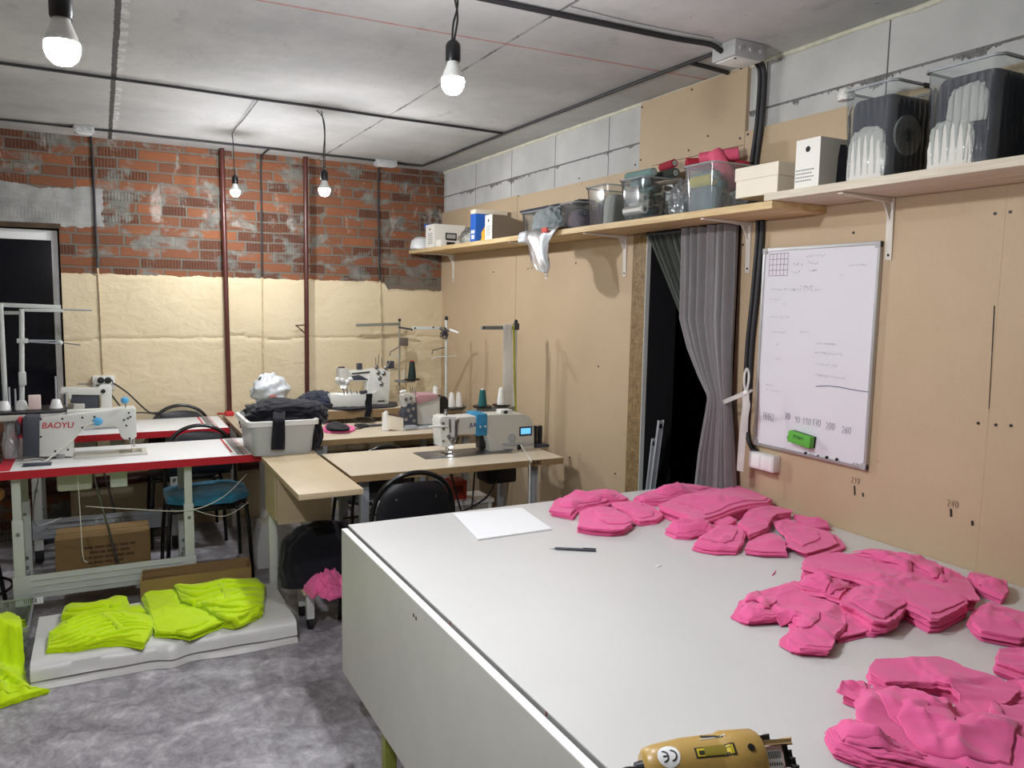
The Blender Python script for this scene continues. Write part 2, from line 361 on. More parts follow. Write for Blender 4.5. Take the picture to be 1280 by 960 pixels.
# ------------------------------------------------------------------ mesh builder
def link(name, me, m, parent=None):
    if m is not None:
        me.materials.clear(); me.materials.append(m)
    o = bpy.data.objects.new(name, me); COL.objects.link(o)
    if parent is not None:
        o.parent = parent; o.matrix_parent_inverse = parent.matrix_basis.inverted()
    return o
class MB:
    def __init__(s): s.bm = bmesh.new()
    def box(s, x0, x1, y0, y1, z0, z1, bev=0, mtx=None, seg=2):
        g = bmesh.ops.create_cube(s.bm, size=1)['verts']
        for v in g: v.co = Vector((x0+(v.co.x+.5)*(x1-x0), y0+(v.co.y+.5)*(y1-y0), z0+(v.co.z+.5)*(z1-z0)))
        if mtx is not None:
            for v in g: v.co = mtx @ v.co
        if bev:
            es = list({e for v in g for e in v.link_edges})
            bmesh.ops.bevel(s.bm, geom=es, offset=bev, segments=seg, profile=.6, affect='EDGES', clamp_overlap=True)
        return s
    def obox(s, c, size, rot=None, bev=0):
        m = Matrix.Translation(Vector(c)) @ (rot.to_4x4() if rot is not None else Matrix())
        return s.box(-size[0]/2, size[0]/2, -size[1]/2, size[1]/2, -size[2]/2, size[2]/2, bev, m)
    def bar(s, a, b, w, h, bev=0):
        a, b = Vector(a), Vector(b); d = b-a
        q = d.to_track_quat('X', 'Z')
        m = Matrix.Translation((a+b)/2) @ q.to_matrix().to_4x4()
        return s.box(-d.length/2, d.length/2, -w/2, w/2, -h/2, h/2, bev, m)
    def tube(s, pts, r, n=8, closed=False):
        pts = [Vector(p) for p in pts]; N = len(pts)
        rr = r if isinstance(r, (list, tuple)) else [r]*N
        rings = []; up = None
        for i, p in enumerate(pts):
            t = (pts[min(i+1, N-1)]-pts[max(i-1, 0)]).normalized()
            if up is None:
                up = t.orthogonal().normalized()
            up = (up - t*up.dot(t)).normalized()
            w = t.cross(up)
            rings.append([s.bm.verts.new(p+(up*math.cos(2*PI*k/n)+w*math.sin(2*PI*k/n))*rr[i]) for k in range(n)])
        for i in range(N-1):
            for k in range(n):
                s.bm.faces.new((rings[i][k], rings[i][(k+1) % n], rings[i+1][(k+1) % n], rings[i+1][k]))
        s.bm.faces.new(rings[0][::-1]); s.bm.faces.new(rings[-1])
        return s
    def cyl(s, a, b, r, r2=None, n=16): return s.tube([a, b], [r, r if r2 is None else r2], n)
    def lathe(s, prof, o=(0, 0, 0), axis=(0, 0, 1), n=24, ry=1):
        o = Vector(o); q = Vector((0, 0, 1)).rotation_difference(Vector(axis).normalized())
        rings = []
        for r, z in prof:
            if r < 1e-6: rings.append([s.bm.verts.new(o+q @ Vector((0, 0, z)))])
            else: rings.append([s.bm.verts.new(o+q @ Vector((r*math.cos(2*PI*k/n), r*ry*math.sin(2*PI*k/n), z))) for k in range(n)])
        for a, b in zip(rings, rings[1:]):
            for k in range(n):
                k2 = (k+1) % n
                vs = []
                for v in ((a[k % len(a)]), a[k2 % len(a)], b[k2 % len(b)], b[k % len(b)]):
                    if v not in vs: vs.append(v)
                if len(vs) > 2:
                    try: s.bm.faces.new(vs)
                    except ValueError: pass
        for rg, rev in ((rings[0], True), (rings[-1], False)):
            if len(rg) > 2:
                s.bm.faces.new(rg[::-1] if rev else rg)
        return s
    def ball(s, c, r, n=16, m=10):
        r = r if isinstance(r, (tuple, list)) else (r, r, r)
        g = bmesh.ops.create_uvsphere(s.bm, u_segments=n, v_segments=m, radius=1)['verts']
        for v in g: v.co = Vector((c[0]+v.co.x*r[0], c[1]+v.co.y*r[1], c[2]+v.co.z*r[2]))
        return s
    def prism(s, poly, fn, bev=0, seg=2):
        """poly: 2-D points; fn(u, v, t) -> 3-D with t 0/1 the two faces"""
        a = [s.bm.verts.new(fn(u, v, 0)) for u, v in poly]; b = [s.bm.verts.new(fn(u, v, 1)) for u, v in poly]
        fs = [s.bm.faces.new(a), s.bm.faces.new(b[::-1])]
        n = len(poly)
        for i in range(n): fs.append(s.bm.faces.new((a[i], b[i], b[(i+1) % n], a[(i+1) % n])))
        bmesh.ops.recalc_face_normals(s.bm, faces=fs)
        if bev:
            es = [e for e in set(fs[0].edges) | set(fs[1].edges)]
            bmesh.ops.bevel(s.bm, geom=es, offset=bev, segments=seg, profile=.6, affect='EDGES', clamp_overlap=True)
        return s
    def sheet(s, rows):
        """rows: grid of 3-D points"""
        V = [[s.bm.verts.new(Vector(p)) for p in r] for r in rows]
        for i in range(len(V)-1):
            for j in range(len(V[0])-1):
                s.bm.faces.new((V[i][j], V[i][j+1], V[i+1][j+1], V[i+1][j]))
        return s
    def add(s, me, mtx=None):
        n0 = len(s.bm.verts); s.bm.from_mesh(me); s.bm.verts.ensure_lookup_table()
        if mtx is not None:
            for v in s.bm.verts[n0:]: v.co = mtx @ v.co
        return s
    def build(s, name, m, parent=None, smooth=35):
        bmesh.ops.recalc_face_normals(s.bm, faces=s.bm.faces[:]) if smooth != 'keep' else None
        me = bpy.data.meshes.new(name); s.bm.to_mesh(me); s.bm.free()
        if smooth and smooth != 'keep':
            for p in me.polygons: p.use_smooth = True
            me.set_sharp_from_angle(angle=math.radians(smooth))
        return link(name, me, m if not isinstance(m, str) else M[m], parent)
def tag(o, label, cat, group=None, kind=None):
    if label: o['label'] = label
    if cat: o['category'] = cat
    if group: o['group'] = group
    if kind: o['kind'] = kind
    return o
def thing(name, label, cat, loc=(0, 0, 0), group=None):
    o = bpy.data.objects.new(name, None); o.empty_display_size = .05
    COL.objects.link(o); o.location = loc
    return tag(o, label, cat, group)
def struct(o): o['kind'] = 'structure'; return o
def dup(root, label, loc, rz=0, group=None, scale=None):
    r = root.copy(); COL.objects.link(r); r['label'] = label
    if group: r['group'] = group
    r.location = loc; r.rotation_euler = (0, 0, rz)
    if scale: r.scale = scale
    for ch in list(root.children):
        c = ch.copy(); COL.objects.link(c); c.parent = r
        for g in list(ch.children):
            d = g.copy(); COL.objects.link(d); d.parent = c
    return r
def textmesh(txt, size, bold=0.0, shear=0.0):
    cu = bpy.data.curves.new('t', 'FONT'); cu.body = txt; cu.size = size; cu.extrude = .0004; cu.offset = bold; cu.shear = shear
    cu.align_x = 'CENTER'; cu.align_y = 'CENTER'
    o = bpy.data.objects.new('t', cu); COL.objects.link(o)
    bpy.context.view_layer.update()
    me = bpy.data.meshes.new_from_object(o.evaluated_get(bpy.context.evaluated_depsgraph_get()))
    bpy.data.objects.remove(o); bpy.data.curves.remove(cu)
    return me
def basis(o, ex, ey):
    ex = Vector(ex).normalized(); ey = Vector(ey).normalized(); ez = ex.cross(ey)
    return Matrix(((ex.x, ey.x, ez.x, o[0]), (ex.y, ey.y, ez.y, o[1]), (ex.z, ey.z, ez.z, o[2]), (0, 0, 0, 1)))
def smoothpts(pts, k=6):
    pts = [Vector(p) for p in pts]; out = []
    for i in range(len(pts)-1):
        p0 = pts[max(i-1, 0)]; p1 = pts[i]; p2 = pts[i+1]; p3 = pts[min(i+2, len(pts)-1)]
        for j in range(k):
            t = j/k
            out.append(.5*((2*p1)+(p2-p0)*t+(2*p0-5*p1+4*p2-p3)*t*t+(3*p1-p0-3*p2+p3)*t*t*t))
    out.append(pts[-1]); return out
def cord(name, label, pts, r, m, cat='cable', group=None, n=6, parent=None, k=6):
    o = MB().tube(smoothpts(pts, k), r, n).build(name, m, parent, 60)
    if parent is None: tag(o, label, cat, group)
    return o
# little stroke font for things written by hand
STK = {'0': [[(.5, 1), (.15, .8), (.1, .3), (.4, 0), (.75, .25), (.8, .7), (.5, 1)]], '1': [[(.2, .7), (.55, 1), (.5, 0)]],
       '2': [[(.1, .8), (.4, 1), (.75, .8), (.6, .5), (.1, 0), (.85, .05)]], '7': [[(.1, .95), (.8, 1), (.4, 0)], [(.25, .5), (.7, .52)]],
       '9': [[(.75, .75), (.45, 1), (.2, .75), (.45, .5), (.75, .75), (.6, 0)]], '6': [[(.7, 1), (.3, .6), (.2, .2), (.5, 0), (.75, .25), (.5, .5), (.25, .3)]],
       'H': [[(.15, 1), (.1, 0)], [(.12, .5), (.7, .55)], [(.75, 1), (.7, 0)]], '4': [[(.6, 0), (.6, 1), (.1, .35), (.8, .4)]], '-': [[(.1, .5), (.8, .5)]], '+': [[(.1, .5), (.8, .5)], [(.45, .85), (.45, .15)]],
       '=': [[(.1, .6), (.8, .62)], [(.1, .35), (.8, .36)]], ' ': []}
def strokes(txt, mtx, h, w=None, pitch=.62, lean=.0):
    """flat marker strokes; mtx maps (u, v, 0) to the surface, returns MB"""
    mb = MB(); w = w or h*.09
    for i, ch in enumerate(txt):
        for st in STK.get(ch, []):
            pts = [Vector(((i*pitch+x*.55+y*lean)*h+random.uniform(-.02, .02)*h, (y+random.uniform(-.04, .04))*h, 0)) for x, y in st]
            ribbon(mb, pts, w, mtx)
    return mb
def ribbon(mb, pts, w, mtx, lift=.0006):
    L = []; n = len(pts)
    for i, p in enumerate(pts):
        t = (pts[min(i+1, n-1)]-pts[max(i-1, 0)]).normalized(); q = Vector((-t.y, t.x, 0))*w/2
        L.append((p+q, p-q))
    rows = [[mtx @ (a+Vector((0, 0, lift))) for a, b in L], [mtx @ (b+Vector((0, 0, lift))) for a, b in L]]
    mb.sheet(rows)
def scribble(mb, mtx, u, v, length, h, w):
    x = u
    while x < u+length:
        n = random.randint(3, 6); pts = [Vector((x+random.uniform(0, h*.8), v+random.uniform(0, h), 0)) for _ in range(n)]
        pts.sort(key=lambda p: p.x); ribbon(mb, pts, w, mtx); x += h*random.uniform(.7, 1.3)

# ------------------------------------------------------------------ cloth
def resample(poly, d):
    out = []; n = len(poly)
    for i in range(n):
        a, b = poly[i], poly[(i+1) % n]; L = (b-a).length; k = max(1, int(round(L/d)))
        for j in range(k): out.append(a+(b-a)*(j/k))
    return out
def chaikin(poly, it=1):
    for _ in range(it):
        q = []
        for i in range(len(poly)):
            a, b = poly[i], poly[(i+1) % len(poly)]
            q += [a*.75+b*.25, a*.25+b*.75]
        poly = q
    return poly
def inside(p, poly):
    c = False; n = len(poly); j = n-1
    for i in range(n):
        a, b = poly[i], poly[j]
        if (a.y > p.y) != (b.y > p.y) and p.x < (b.x-a.x)*(p.y-a.y)/(b.y-a.y)+a.x: c = not c
        j = i
    return c
def edgedist(p, poly):
    m = 9
    for i in range(len(poly)):
        a, b = poly[i], poly[(i+1) % len(poly)]; ab = b-a
        t = max(0, min(1, (p-a).dot(ab)/max(ab.dot(ab), 1e-9))); m = min(m, (p-a-ab*t).length)
    return m
def cloth(name, poly, base, h, layers, seed, m, parent=None, d=.014, crumple=.006, dome=0, freq=9, stretch=(1, 1), rot=0, folds=(), jag=.003, smooth=1, edge_lift=0, hvar=.35, floor_fn=None, ridge=0, ncrease=6, cdir=None, camp=.007, cwid=.022, step=.007, pleat=None, tubes=None):
    """a pile of cut cloth: layered jagged sides, wrinkled top; poly in world XY; base = z of what it lies on"""
    poly = [Vector((p[0], p[1])) for p in poly]
    if sum(a.x*b.y-b.x*a.y for a, b in zip(poly, poly[1:]+poly[:1])) < 0: poly = poly[::-1]
    poly = resample(chaikin(poly, smooth), d)
    sv = Vector((seed*3.17, seed*1.71, seed*.53))
    n = len(poly); nrm = []
    for i in range(n):
        t = (poly[(i+1) % n]-poly[i-1]); t = t.normalized() if t.length > 1e-9 else Vector((1, 0)); nrm.append(Vector((t.y, -t.x)))
    def nz(p, f, o=0): return noise.noise(Vector((p.x*f, p.y*f, o))+sv)
    cr, sr = math.cos(rot), math.sin(rot)
    def hs(p): return h*(1+hvar*nz(p, 4.5, 2.0))
    rg = random.Random(seed*77+5)
    cx = sum(p.x for p in poly)/n; cy = sum(p.y for p in poly)/n
    ex = max(p.x for p in poly)-min(p.x for p in poly); ey = max(p.y for p in poly)-min(p.y for p in poly)
    cre = []
    for _ in range(ncrease):
        c = poly[rg.randrange(n)].lerp(Vector((cx, cy)), rg.uniform(.25, .95))
        a = (cdir+rg.gauss(0, .3)) if cdir is not None else rg.uniform(0, PI)
        L = rg.uniform(.35, .9)*max(.06, min(ex, ey))*(1.3 if cdir is not None else 1)
        cre.append((c, Vector((math.cos(a), math.sin(a))), L, rg.choice((-1, 1)), camp*rg.uniform(.5, 1.3)*rg.choice((1, 1, -.7)), cwid*rg.uniform(.6, 1.5), rg.uniform(-2.5, 2.5)))
    def creases(p):
        z = 0
        for c, dv, L, sg, am, wd, cur in cre:
            q = p-c; u = q.dot(dv); v = (q.x*-dv.y+q.y*dv.x-cur*u*u)*sg
            if abs(u) > L or v > wd*3 or v < -wd: continue
            env = (1-(u/L)**2)
            z += am*env*(math.exp(-v/wd) if v >= 0 else max(0, 1+v/(wd*.22)))
        return z
    tub = []
    if tubes:
        N_, a0, r1, r2, spread = tubes
        for _ in range(N_):
            c = poly[rg.randrange(n)].lerp(Vector((cx, cy)), rg.uniform(.12, 1.0)); a = a0+rg.gauss(0, spread)
            tub.append((c, math.cos(a), math.sin(a), rg.uniform(.3, .75)*max(ex, ey)*.6, rg.uniform(r1, r2), rg.uniform(-2.2, 2.2), rg.uniform(0, .6)))
    def tubez(p, e):
        z = 0
        for c, ca, sa, L, r, cur, lf in tub:
            qx, qy = p.x-c.x, p.y-c.y; u = qx*ca+qy*sa
            if abs(u) > L: continue
            v = -qx*sa+qy*ca-cur*u*u
            if abs(v) >= r: continue
            z = max(z, (lf*r+r*math.sqrt(1-(v/r)**2))*(1-(u/L)**2)**.5)
        return z*min(1, .3+e/.035)
    moves = []; m0 = Vector((0, 0)); r0 = 0
    for k in range(max(1, layers)):
        if rg.random() < .38: m0 = Vector((rg.gauss(0, step), rg.gauss(0, step))); r0 = rg.gauss(0, step*3.2)
        moves.append((m0.copy(), r0))
    def crump(p):
        q = Vector(((p.x*cr+p.y*sr)*stretch[0], (-p.x*sr+p.y*cr)*stretch[1]))
        z = noise.noise(Vector((q.x*freq, q.y*freq, 1))+sv)*.6 + noise.noise(Vector((q.x*freq*2.3, q.y*freq*2.3, 5))+sv)*.3
        if ridge: z += ridge*((1-abs(noise.noise(Vector((q.x*freq*.8, q.y*freq*.8, 9))+sv))*2.2)**3 if abs(noise.noise(Vector((q.x*freq*.8, q.y*freq*.8, 9))+sv)) < .45 else 0)
        for (a, b, wd, amp) in folds:
            a = Vector(a[:2]); b = Vector(b[:2]); ab = b-a
            t = (p-a).dot(ab)/ab.dot(ab)
            if -.05 < t < 1.05:
                dd = (p-a-ab*t).length; z += amp/crumple*max(0, 1-dd/wd)
        z *= crumple
        if pleat:
            a, am, fq = pleat; ca, sa = math.cos(a), math.sin(a); px_, py_ = p.x-cx, p.y-cy; u = px_*ca+py_*sa; v = -px_*sa+py_*ca
            v += .02*noise.noise(Vector((p.x*5, p.y*5, 3))+sv)+.35*u*noise.noise(Vector((seed*.7, v*3, 1)))
            r = abs(noise.noise(Vector((v*fq, u*fq*.10, 7))+sv)); env = .45+.55*max(0, min(1, .5+1.3*noise.noise(Vector((p.x*7, p.y*7, 12))+sv)))
            z += am*env*min(1, r*3.4)**.65
        return z
    bm = bmesh.new(); rings = []; K = max(1, layers)
    bz = (lambda p: floor_fn(p)) if floor_fn else (lambda p: base)
    for k in range(2*K):
        kk = k//2; top = k % 2; lay = []
        for i, p in enumerate(poly):
            # every layer sits a little differently
            o = nz(p, 20, kk*7.7)*jag*.7 + nz(p, 80, kk*3.1)*jag*.7
            sh = Vector((nz(Vector((kk*1.3, seed)), 1.7), nz(Vector((kk*2.1, seed+4)), 1.9)))*jag
            q = p+nrm[i]*(o-(.0016 if top else 0))+sh
            mv, rv = moves[kk]; qq = q-Vector((cx, cy)); q = Vector((cx+qq.x*math.cos(rv)-qq.y*math.sin(rv)+mv.x, cy+qq.x*math.sin(rv)+qq.y*math.cos(rv)+mv.y))
            z = bz(p)+hs(p)*(kk+(.88 if top else .06))/K
            z += (max(0, crump(p))*.5+max(0, creases(p)))*(kk/K)
            lay.append(bm.verts.new((q.x, q.y, z)))
        rings.append(lay)
    for a, b in zip(rings, rings[1:]):
        for i in range(n): bm.faces.new((a[i], a[(i+1) % n], b[(i+1) % n], b[i]))
    # top
    last = rings[-1]
    P2 = [Vector((v.co.x, v.co.y)) for v in last]
    xs = [p.x for p in P2]; ys = [p.y for p in P2]; inner = []
    y = min(ys)+d*.5; row = 0
    while y < max(ys):
        x = min(xs)+(d*.5 if row % 2 else 0)
        while x < max(xs):
            p = Vector((x+random.uniform(-.15, .15)*d, y+random.uniform(-.15, .15)*d))
            if inside(p, P2):
                e = edgedist(p, P2)
                if e > d*.45: inner.append((p, e))
            x += d
        y += d*.87; row += 1
    pts = P2+[p for p, e in inner]
    vo, ed, fa, ov, oe, of = geometry.delaunay_2d_cdt(pts, [(i, (i+1) % n) for i in range(n)], [list(range(n))], 1, 1e-7)
    vs = []
    for idx, p in enumerate(vo):
        src = [s for s in ov[idx] if s < n]
        if src: vs.append(last[src[0]])
        else:
            e = edgedist(p, P2)
            z = bz(p)+hs(p)+dome*(1-math.exp(-e/.05))+(crump(p)+creases(p))*min(1, .45+e/.03)
            z = max(z, bz(p)+h*.3)+(tubez(p, e) if tub else 0)
            vs.append(bm.verts.new((p.x, p.y, z)))
    for f in fa:
        t = [vs[i] for i in f]
        if len(set(t)) == len(t):
            try: bm.faces.new(t)
            except ValueError: pass
    bmesh.ops.recalc_face_normals(bm, faces=bm.faces[:])
    me = bpy.data.meshes.new(name); bm.to_mesh(me); bm.free()
    for p in me.polygons: p.use_smooth = True
    me.set_sharp_from_angle(angle=math.radians(62))
    NR = 2*K*n
    for e in me.edges:
        a, b = e.vertices
        if a < NR and b < NR and a//n == b//n: e.use_edge_sharp = True
    return link(name, me, M[m] if isinstance(m, str) else m, parent)
from mathutils.bvhtree import BVHTree
def sampler(objs, zfloor, r=.014):
    bm = bmesh.new()
    for o in objs: bm.from_mesh(o.data)
    tree = BVHTree.FromBMesh(bm); bm.free(); D = Vector((0, 0, -1))
    def top(x, y):
        h = tree.ray_cast(Vector((x, y, 3)), D)
        return h[0].z if h[0] is not None else zfloor
    def f(p):
        c = top(p.x, p.y); m = c
        for k in range(6): m += top(p.x+r*math.cos(k*PI/3), p.y+r*math.sin(k*PI/3))
        return max(c, m/7)+.0006
    return f
def overlays(base, polys, seed, m, zfloor, rs=.014, **k):
    """thin rumpled layers laid over a pile; every one follows what already lies there; all become part of the pile's mesh"""
    done = [base]
    for i, pl in enumerate(polys):
        kw = dict(d=.009, crumple=.003, freq=9, jag=.0025, smooth=0, hvar=.2, ncrease=5, camp=.006, cwid=.014); kw.update(k)
        o = cloth('layer', [(p[0], p[1]) for p in pl], 0, .0042, 1, seed+i*13, m, floor_fn=sampler(done, zfloor, rs), **kw); done.append(o)
    bm = bmesh.new()
    for o in done: bm.from_mesh(o.data)
    me = bpy.data.meshes.new(base.name); bm.to_mesh(me); bm.free(); me.materials.append(base.data.materials[0])
    me.attributes.remove(me.attributes['sharp_edge']) if False else None
    for o in done[1:]: bpy.data.objects.remove(o)
    base.data = me
    return base
def foldtubes(base, lines, zpl, r, seed, zfloor):
    """long rounded cloth folds lying over a pile, given as lines of pixels on the level zpl; joined to the pile"""
    rg = random.Random(seed); mb = MB(); bm_ = bmesh.new(); bm_.from_mesh(base.data); tree = BVHTree.FromBMesh(bm_); bm_.free()
    f = sampler([base], zfloor, .004)
    for ln in lines:
        hit = [tree.ray_cast(EYE, ray(a, b).normalized())[0] for a, b in ln]; hit = [h_ for h_ in hit if h_ is not None]
        if len(hit) < 2: continue
        pts = smoothpts(hit, 7); rr = []; N = len(pts); R = r*rg.uniform(.75, 1.25)
        for i, p in enumerate(pts):
            t = i/(N-1); k = min(1, .35+t*5, .3+(1-t)*4)*(1+.22*noise.noise(Vector((p.x*16, p.y*16, seed))))
            rr.append(R*k); p.z = max(f(p), zfloor+.02)-R*k*.15; p.x += .003*noise.noise(Vector((p.x*30, p.y*30, 2))); p.y += .004*noise.noise(Vector((p.x*30, p.y*30, 7)))
        mb.tube(pts, rr, 12)
    bmesh.ops.recalc_face_normals(mb.bm, faces=mb.bm.faces[:])
    for f_ in mb.bm.faces: f_.smooth = True
    mb.bm.from_mesh(base.data); me = bpy.data.meshes.new(base.name); mb.bm.to_mesh(me); mb.bm.free(); me.materials.append(base.data.materials[0]); base.data = me
def randsheets(poly, n, seed, lo=.5, hi=.8):
    rg = random.Random(seed); poly = [Vector((p[0], p[1])) for p in poly]; out = []
    cx = sum(p.x for p in poly)/len(poly); cy = sum(p.y for p in poly)/len(poly); c = Vector((cx, cy))
    for _ in range(n):
        q = poly[rg.randrange(len(poly))]; piv = c.lerp(q, rg.uniform(.3, .95)); k = rg.uniform(lo, hi); a = rg.gauss(0, .12)
        pl = []
        for p in poly:
            d = (p-piv)*k*rg.uniform(.93, 1.07); pl.append(piv+Vector((d.x*math.cos(a)-d.y*math.sin(a), d.x*math.sin(a)+d.y*math.cos(a))))
        out.append(pl)
    return out
# ================================================================== THE SETTING
RX, BY, CZ = 2.43, 5.915, 2.62
XL, YF = -2.2, -2.3
struct(MB().box(XL-.2, 3.9, YF-.2, 6.2, -.12, 0).build('floor', 'floor', smooth=0))
struct(MB().box(XL-.2, 3.9, YF-.2, 6.2, CZ, CZ+.15).build('ceiling', 'ceil', smooth=0))
M['plain_wall'] = mat('grey_plaster_wall', (176, 170, 158), .85, var=.06, vs=2)
struct(MB().box(XL-.2, XL, YF-.2, BY, 0, CZ).build('wall_left', 'plain_wall', smooth=0))
struct(MB().box(XL, RX+.17, YF-.2, YF, 0, CZ).build('wall_front', 'plain_wall', smooth=0))
WX0, WX1, WZ0, WZ1 = -1.45, -.222, .80, 2.035
mb = MB()
mb.box(XL-.2, WX0, BY, BY+.28, 0, CZ); mb.box(WX1, 3.9, BY, BY+.28, 0, CZ)
mb.box(WX0, WX1, BY, BY+.28, 0, WZ0); mb.box(WX0, WX1, BY, BY+.28, WZ1, CZ)
wall_back = struct(mb.build('wall_back', 'brick', smooth=0))
# cream plaster coat on the lower wall, ragged upper edge
rows = []
nx, nz_ = 230, 110
for j in range(nz_+1):
    r = []
    for i in range(nx+1):
        x = WX1+.002+(RX-.001-WX1)*i/nx
        top = 1.745 if x < 1.955 else (1.745-(x-1.955)/.03*.058 if x < 1.985 else 1.687)
        top += .012*noise.noise(Vector((x*9, 0, 3)))+.006*noise.noise(Vector((x*40, 0, 8)))
        z = top*j/nz_
        y = BY-.02 - .007*noise.noise(Vector((x*2.2, z*2.2, 1))) - .0025*noise.noise(Vector((x*9, z*12, 4)))
        rg = abs(noise.noise(Vector((x*2.6, z*4.5, 11))))
        if rg < .03: y += .003*(1-rg/.03)
        if abs(z-1.315+.03*noise.noise(Vector((x*3, 0, 2)))) < .008: y += .009
        if j == nz_: y = BY+.002
        r.append((x, y, z))
    rows.append(r)
o = MB().sheet(rows).build('trim_1', 'cream_wall', smooth=50); struct(o)
# window in the back wall: pale frame, black night behind the glass
mb = MB()
fy0, fy1 = BY+.05, BY+.12
mb.box(WX1-.05, WX1-.012, fy0, fy1, WZ0, WZ1-.02, .004); mb.box(WX0+.012, WX0+.05, fy0, fy1, WZ0, WZ1-.02, .004)
mb.box(WX0+.05, WX1-.05, fy0, fy1, WZ1-.085, WZ1-.02, .004); mb.box(WX0+.05, WX1-.05, fy0, fy1, WZ0, WZ0+.06, .004)
mb.box(-.86, -.80, fy0, fy1, WZ0+.06, WZ1-.085, .004)
win = struct(mb.build('window_1', 'white_pl'))
struct(MB().box(WX0+.05, WX1-.05, fy0+.03, fy0+.036, WZ0+.06, WZ1-.085).build('pane', 'nightglass', win, 0))
struct(MB().box(WX0-.02, WX1+.02, BY+.125, BY+.16, WZ0-.02, WZ1+.02).build('backing', 'dark', win, 0))
mb = MB(); mb.bar((WX0, BY+.01, WZ1-.005), (WX1+.01, BY+.0, WZ1+.005), .05, .03)
struct(mb.build('trim_2', mat('old_dark_timber', (74, 58, 40), .85, var=.2, vs=18)))

# right wall: block wall behind brown fibreboard sheets, with the door opening
DY0, DY1, DZ = 2.58, 3.205, 1.985
mb = MB()
WT = .18
mb.box(RX+.02, RX+WT, YF-.2, DY0, 0, CZ); mb.box(RX+.02, RX+WT, DY1, BY, 0, CZ); mb.box(RX+.02, RX+WT, DY0, DY1, DZ, CZ)
wall_right = struct(mb.build('wall_right', 'block', smooth=0))
def panel(y0, y1, z0, z1): struct(MB().box(RX, RX+.02, y0, y1, z0, z1, .0006, seg=1).build('fibreboard_sheet', 'panel', wall_right, 0))
panel(4.63, BY, 0, 2.300); panel(DY1+.003, 4.626, 0, 2.292); panel(DY0, 3.318, 2.292, 2.612)
panel(DY0, DY1+.003, DZ, 2.290); panel(1.4603, DY0-.002, 0, 2.345); panel(.24, 1.4602, 0, 2.345); panel(-1.0, .237, 0, 2.345); panel(YF, -1.003, 0, 2.345)
# screw heads of the sheets
mb = MB()
for px, py in [(1067, 291), (1244, 267), (1263, 265), (1223, 529), (1245, 531), (1264, 532), (929, 306), (885, 170), (935, 168), (925, 173), (861, 188), (865, 112), (803, 134), (724, 223), (794, 206), (801, 200), (660, 336), (665, 335), (720, 329), (617, 340), (769, 592), (712, 572), (748, 458)]:
    p = Px(px, py, RX); mb.cyl((RX+.001, p.y, p.z), (RX-.0025, p.y, p.z), .0048, n=10)
struct(mb.build('sheet_screw', 'screw', wall_right))
# crack in a sheet, measure marks
mb = MB(); W = Matrix.Identity(4)
def wallm(px, py): p = Px(px, py, RX); return basis((RX-.0006, p.y, p.z), (0, -1, 0), (0, 0, 1))
for (a, b, w) in [((1243, 382), (1240, 440), .0028), ((1240, 440), (1236, 511), .002), ((1068, 607), (1068.5, 619), .006), ((1078.5, 616), (1079, 621), .006), ((1188.6, 636), (1188.9, 646), .007), ((1215.4, 651), (1215.6, 657), .008), ((676, 583), (677, 600), .004), ((670, 583), (671, 600), .004)]:
    A, B = Px(*a, RX-.0012), Px(*b, RX-.0012); mb.bar(A, B, .0008, w)
struct(mb.build('scored_mark', 'pencilblack', wall_right))
for txt, px, py, h in (('210', 1064, 603, .022), ('240', 1184, 632, .022)):
    struct(strokes(txt, wallm(px, py), h, .0022).build('pencil_figure', 'pencil', wall_right, 'keep'))
M['foam'] = mat('pale_foam_bead', (206, 202, 182), .9, var=.1, vs=30, bs=60, bump=.6)
mb = MB(); pts = [Vector((RX+.018+.004*noise.noise(Vector((i*.37, 1, 1))), YF+.1+i*.06, CZ-.006+.004*noise.noise(Vector((i*.5, 4, 1))))) for i in range(138)]
mb.tube(pts, [.010+.006*noise.noise(Vector((i*.61, 9, 2))) for i in range(138)], 8); struct(mb.build('trim_5', 'foam'))
# door opening: unlit passage behind with its darkness put into the colour, strand-board jamb, white edging
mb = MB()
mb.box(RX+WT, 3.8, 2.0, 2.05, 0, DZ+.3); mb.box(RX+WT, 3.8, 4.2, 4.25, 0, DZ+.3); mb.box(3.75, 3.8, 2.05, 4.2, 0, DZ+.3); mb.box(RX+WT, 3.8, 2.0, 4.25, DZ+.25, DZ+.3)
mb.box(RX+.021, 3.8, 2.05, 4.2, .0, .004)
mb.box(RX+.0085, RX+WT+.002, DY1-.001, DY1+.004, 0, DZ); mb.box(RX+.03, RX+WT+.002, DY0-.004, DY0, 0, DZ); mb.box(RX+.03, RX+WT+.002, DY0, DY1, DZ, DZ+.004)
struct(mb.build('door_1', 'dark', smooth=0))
struct(MB().box(RX-.016, RX+.0, DY1+.002, 3.322, 0, 1.965, .0015, seg=1).build('trim_3', 'osb', smooth=0))
struct(MB().box(RX-.018, RX+.008, DY1-.004, DY1+.0015, 0, 1.955, .002).build('trim_4', 'leg', smooth=0))

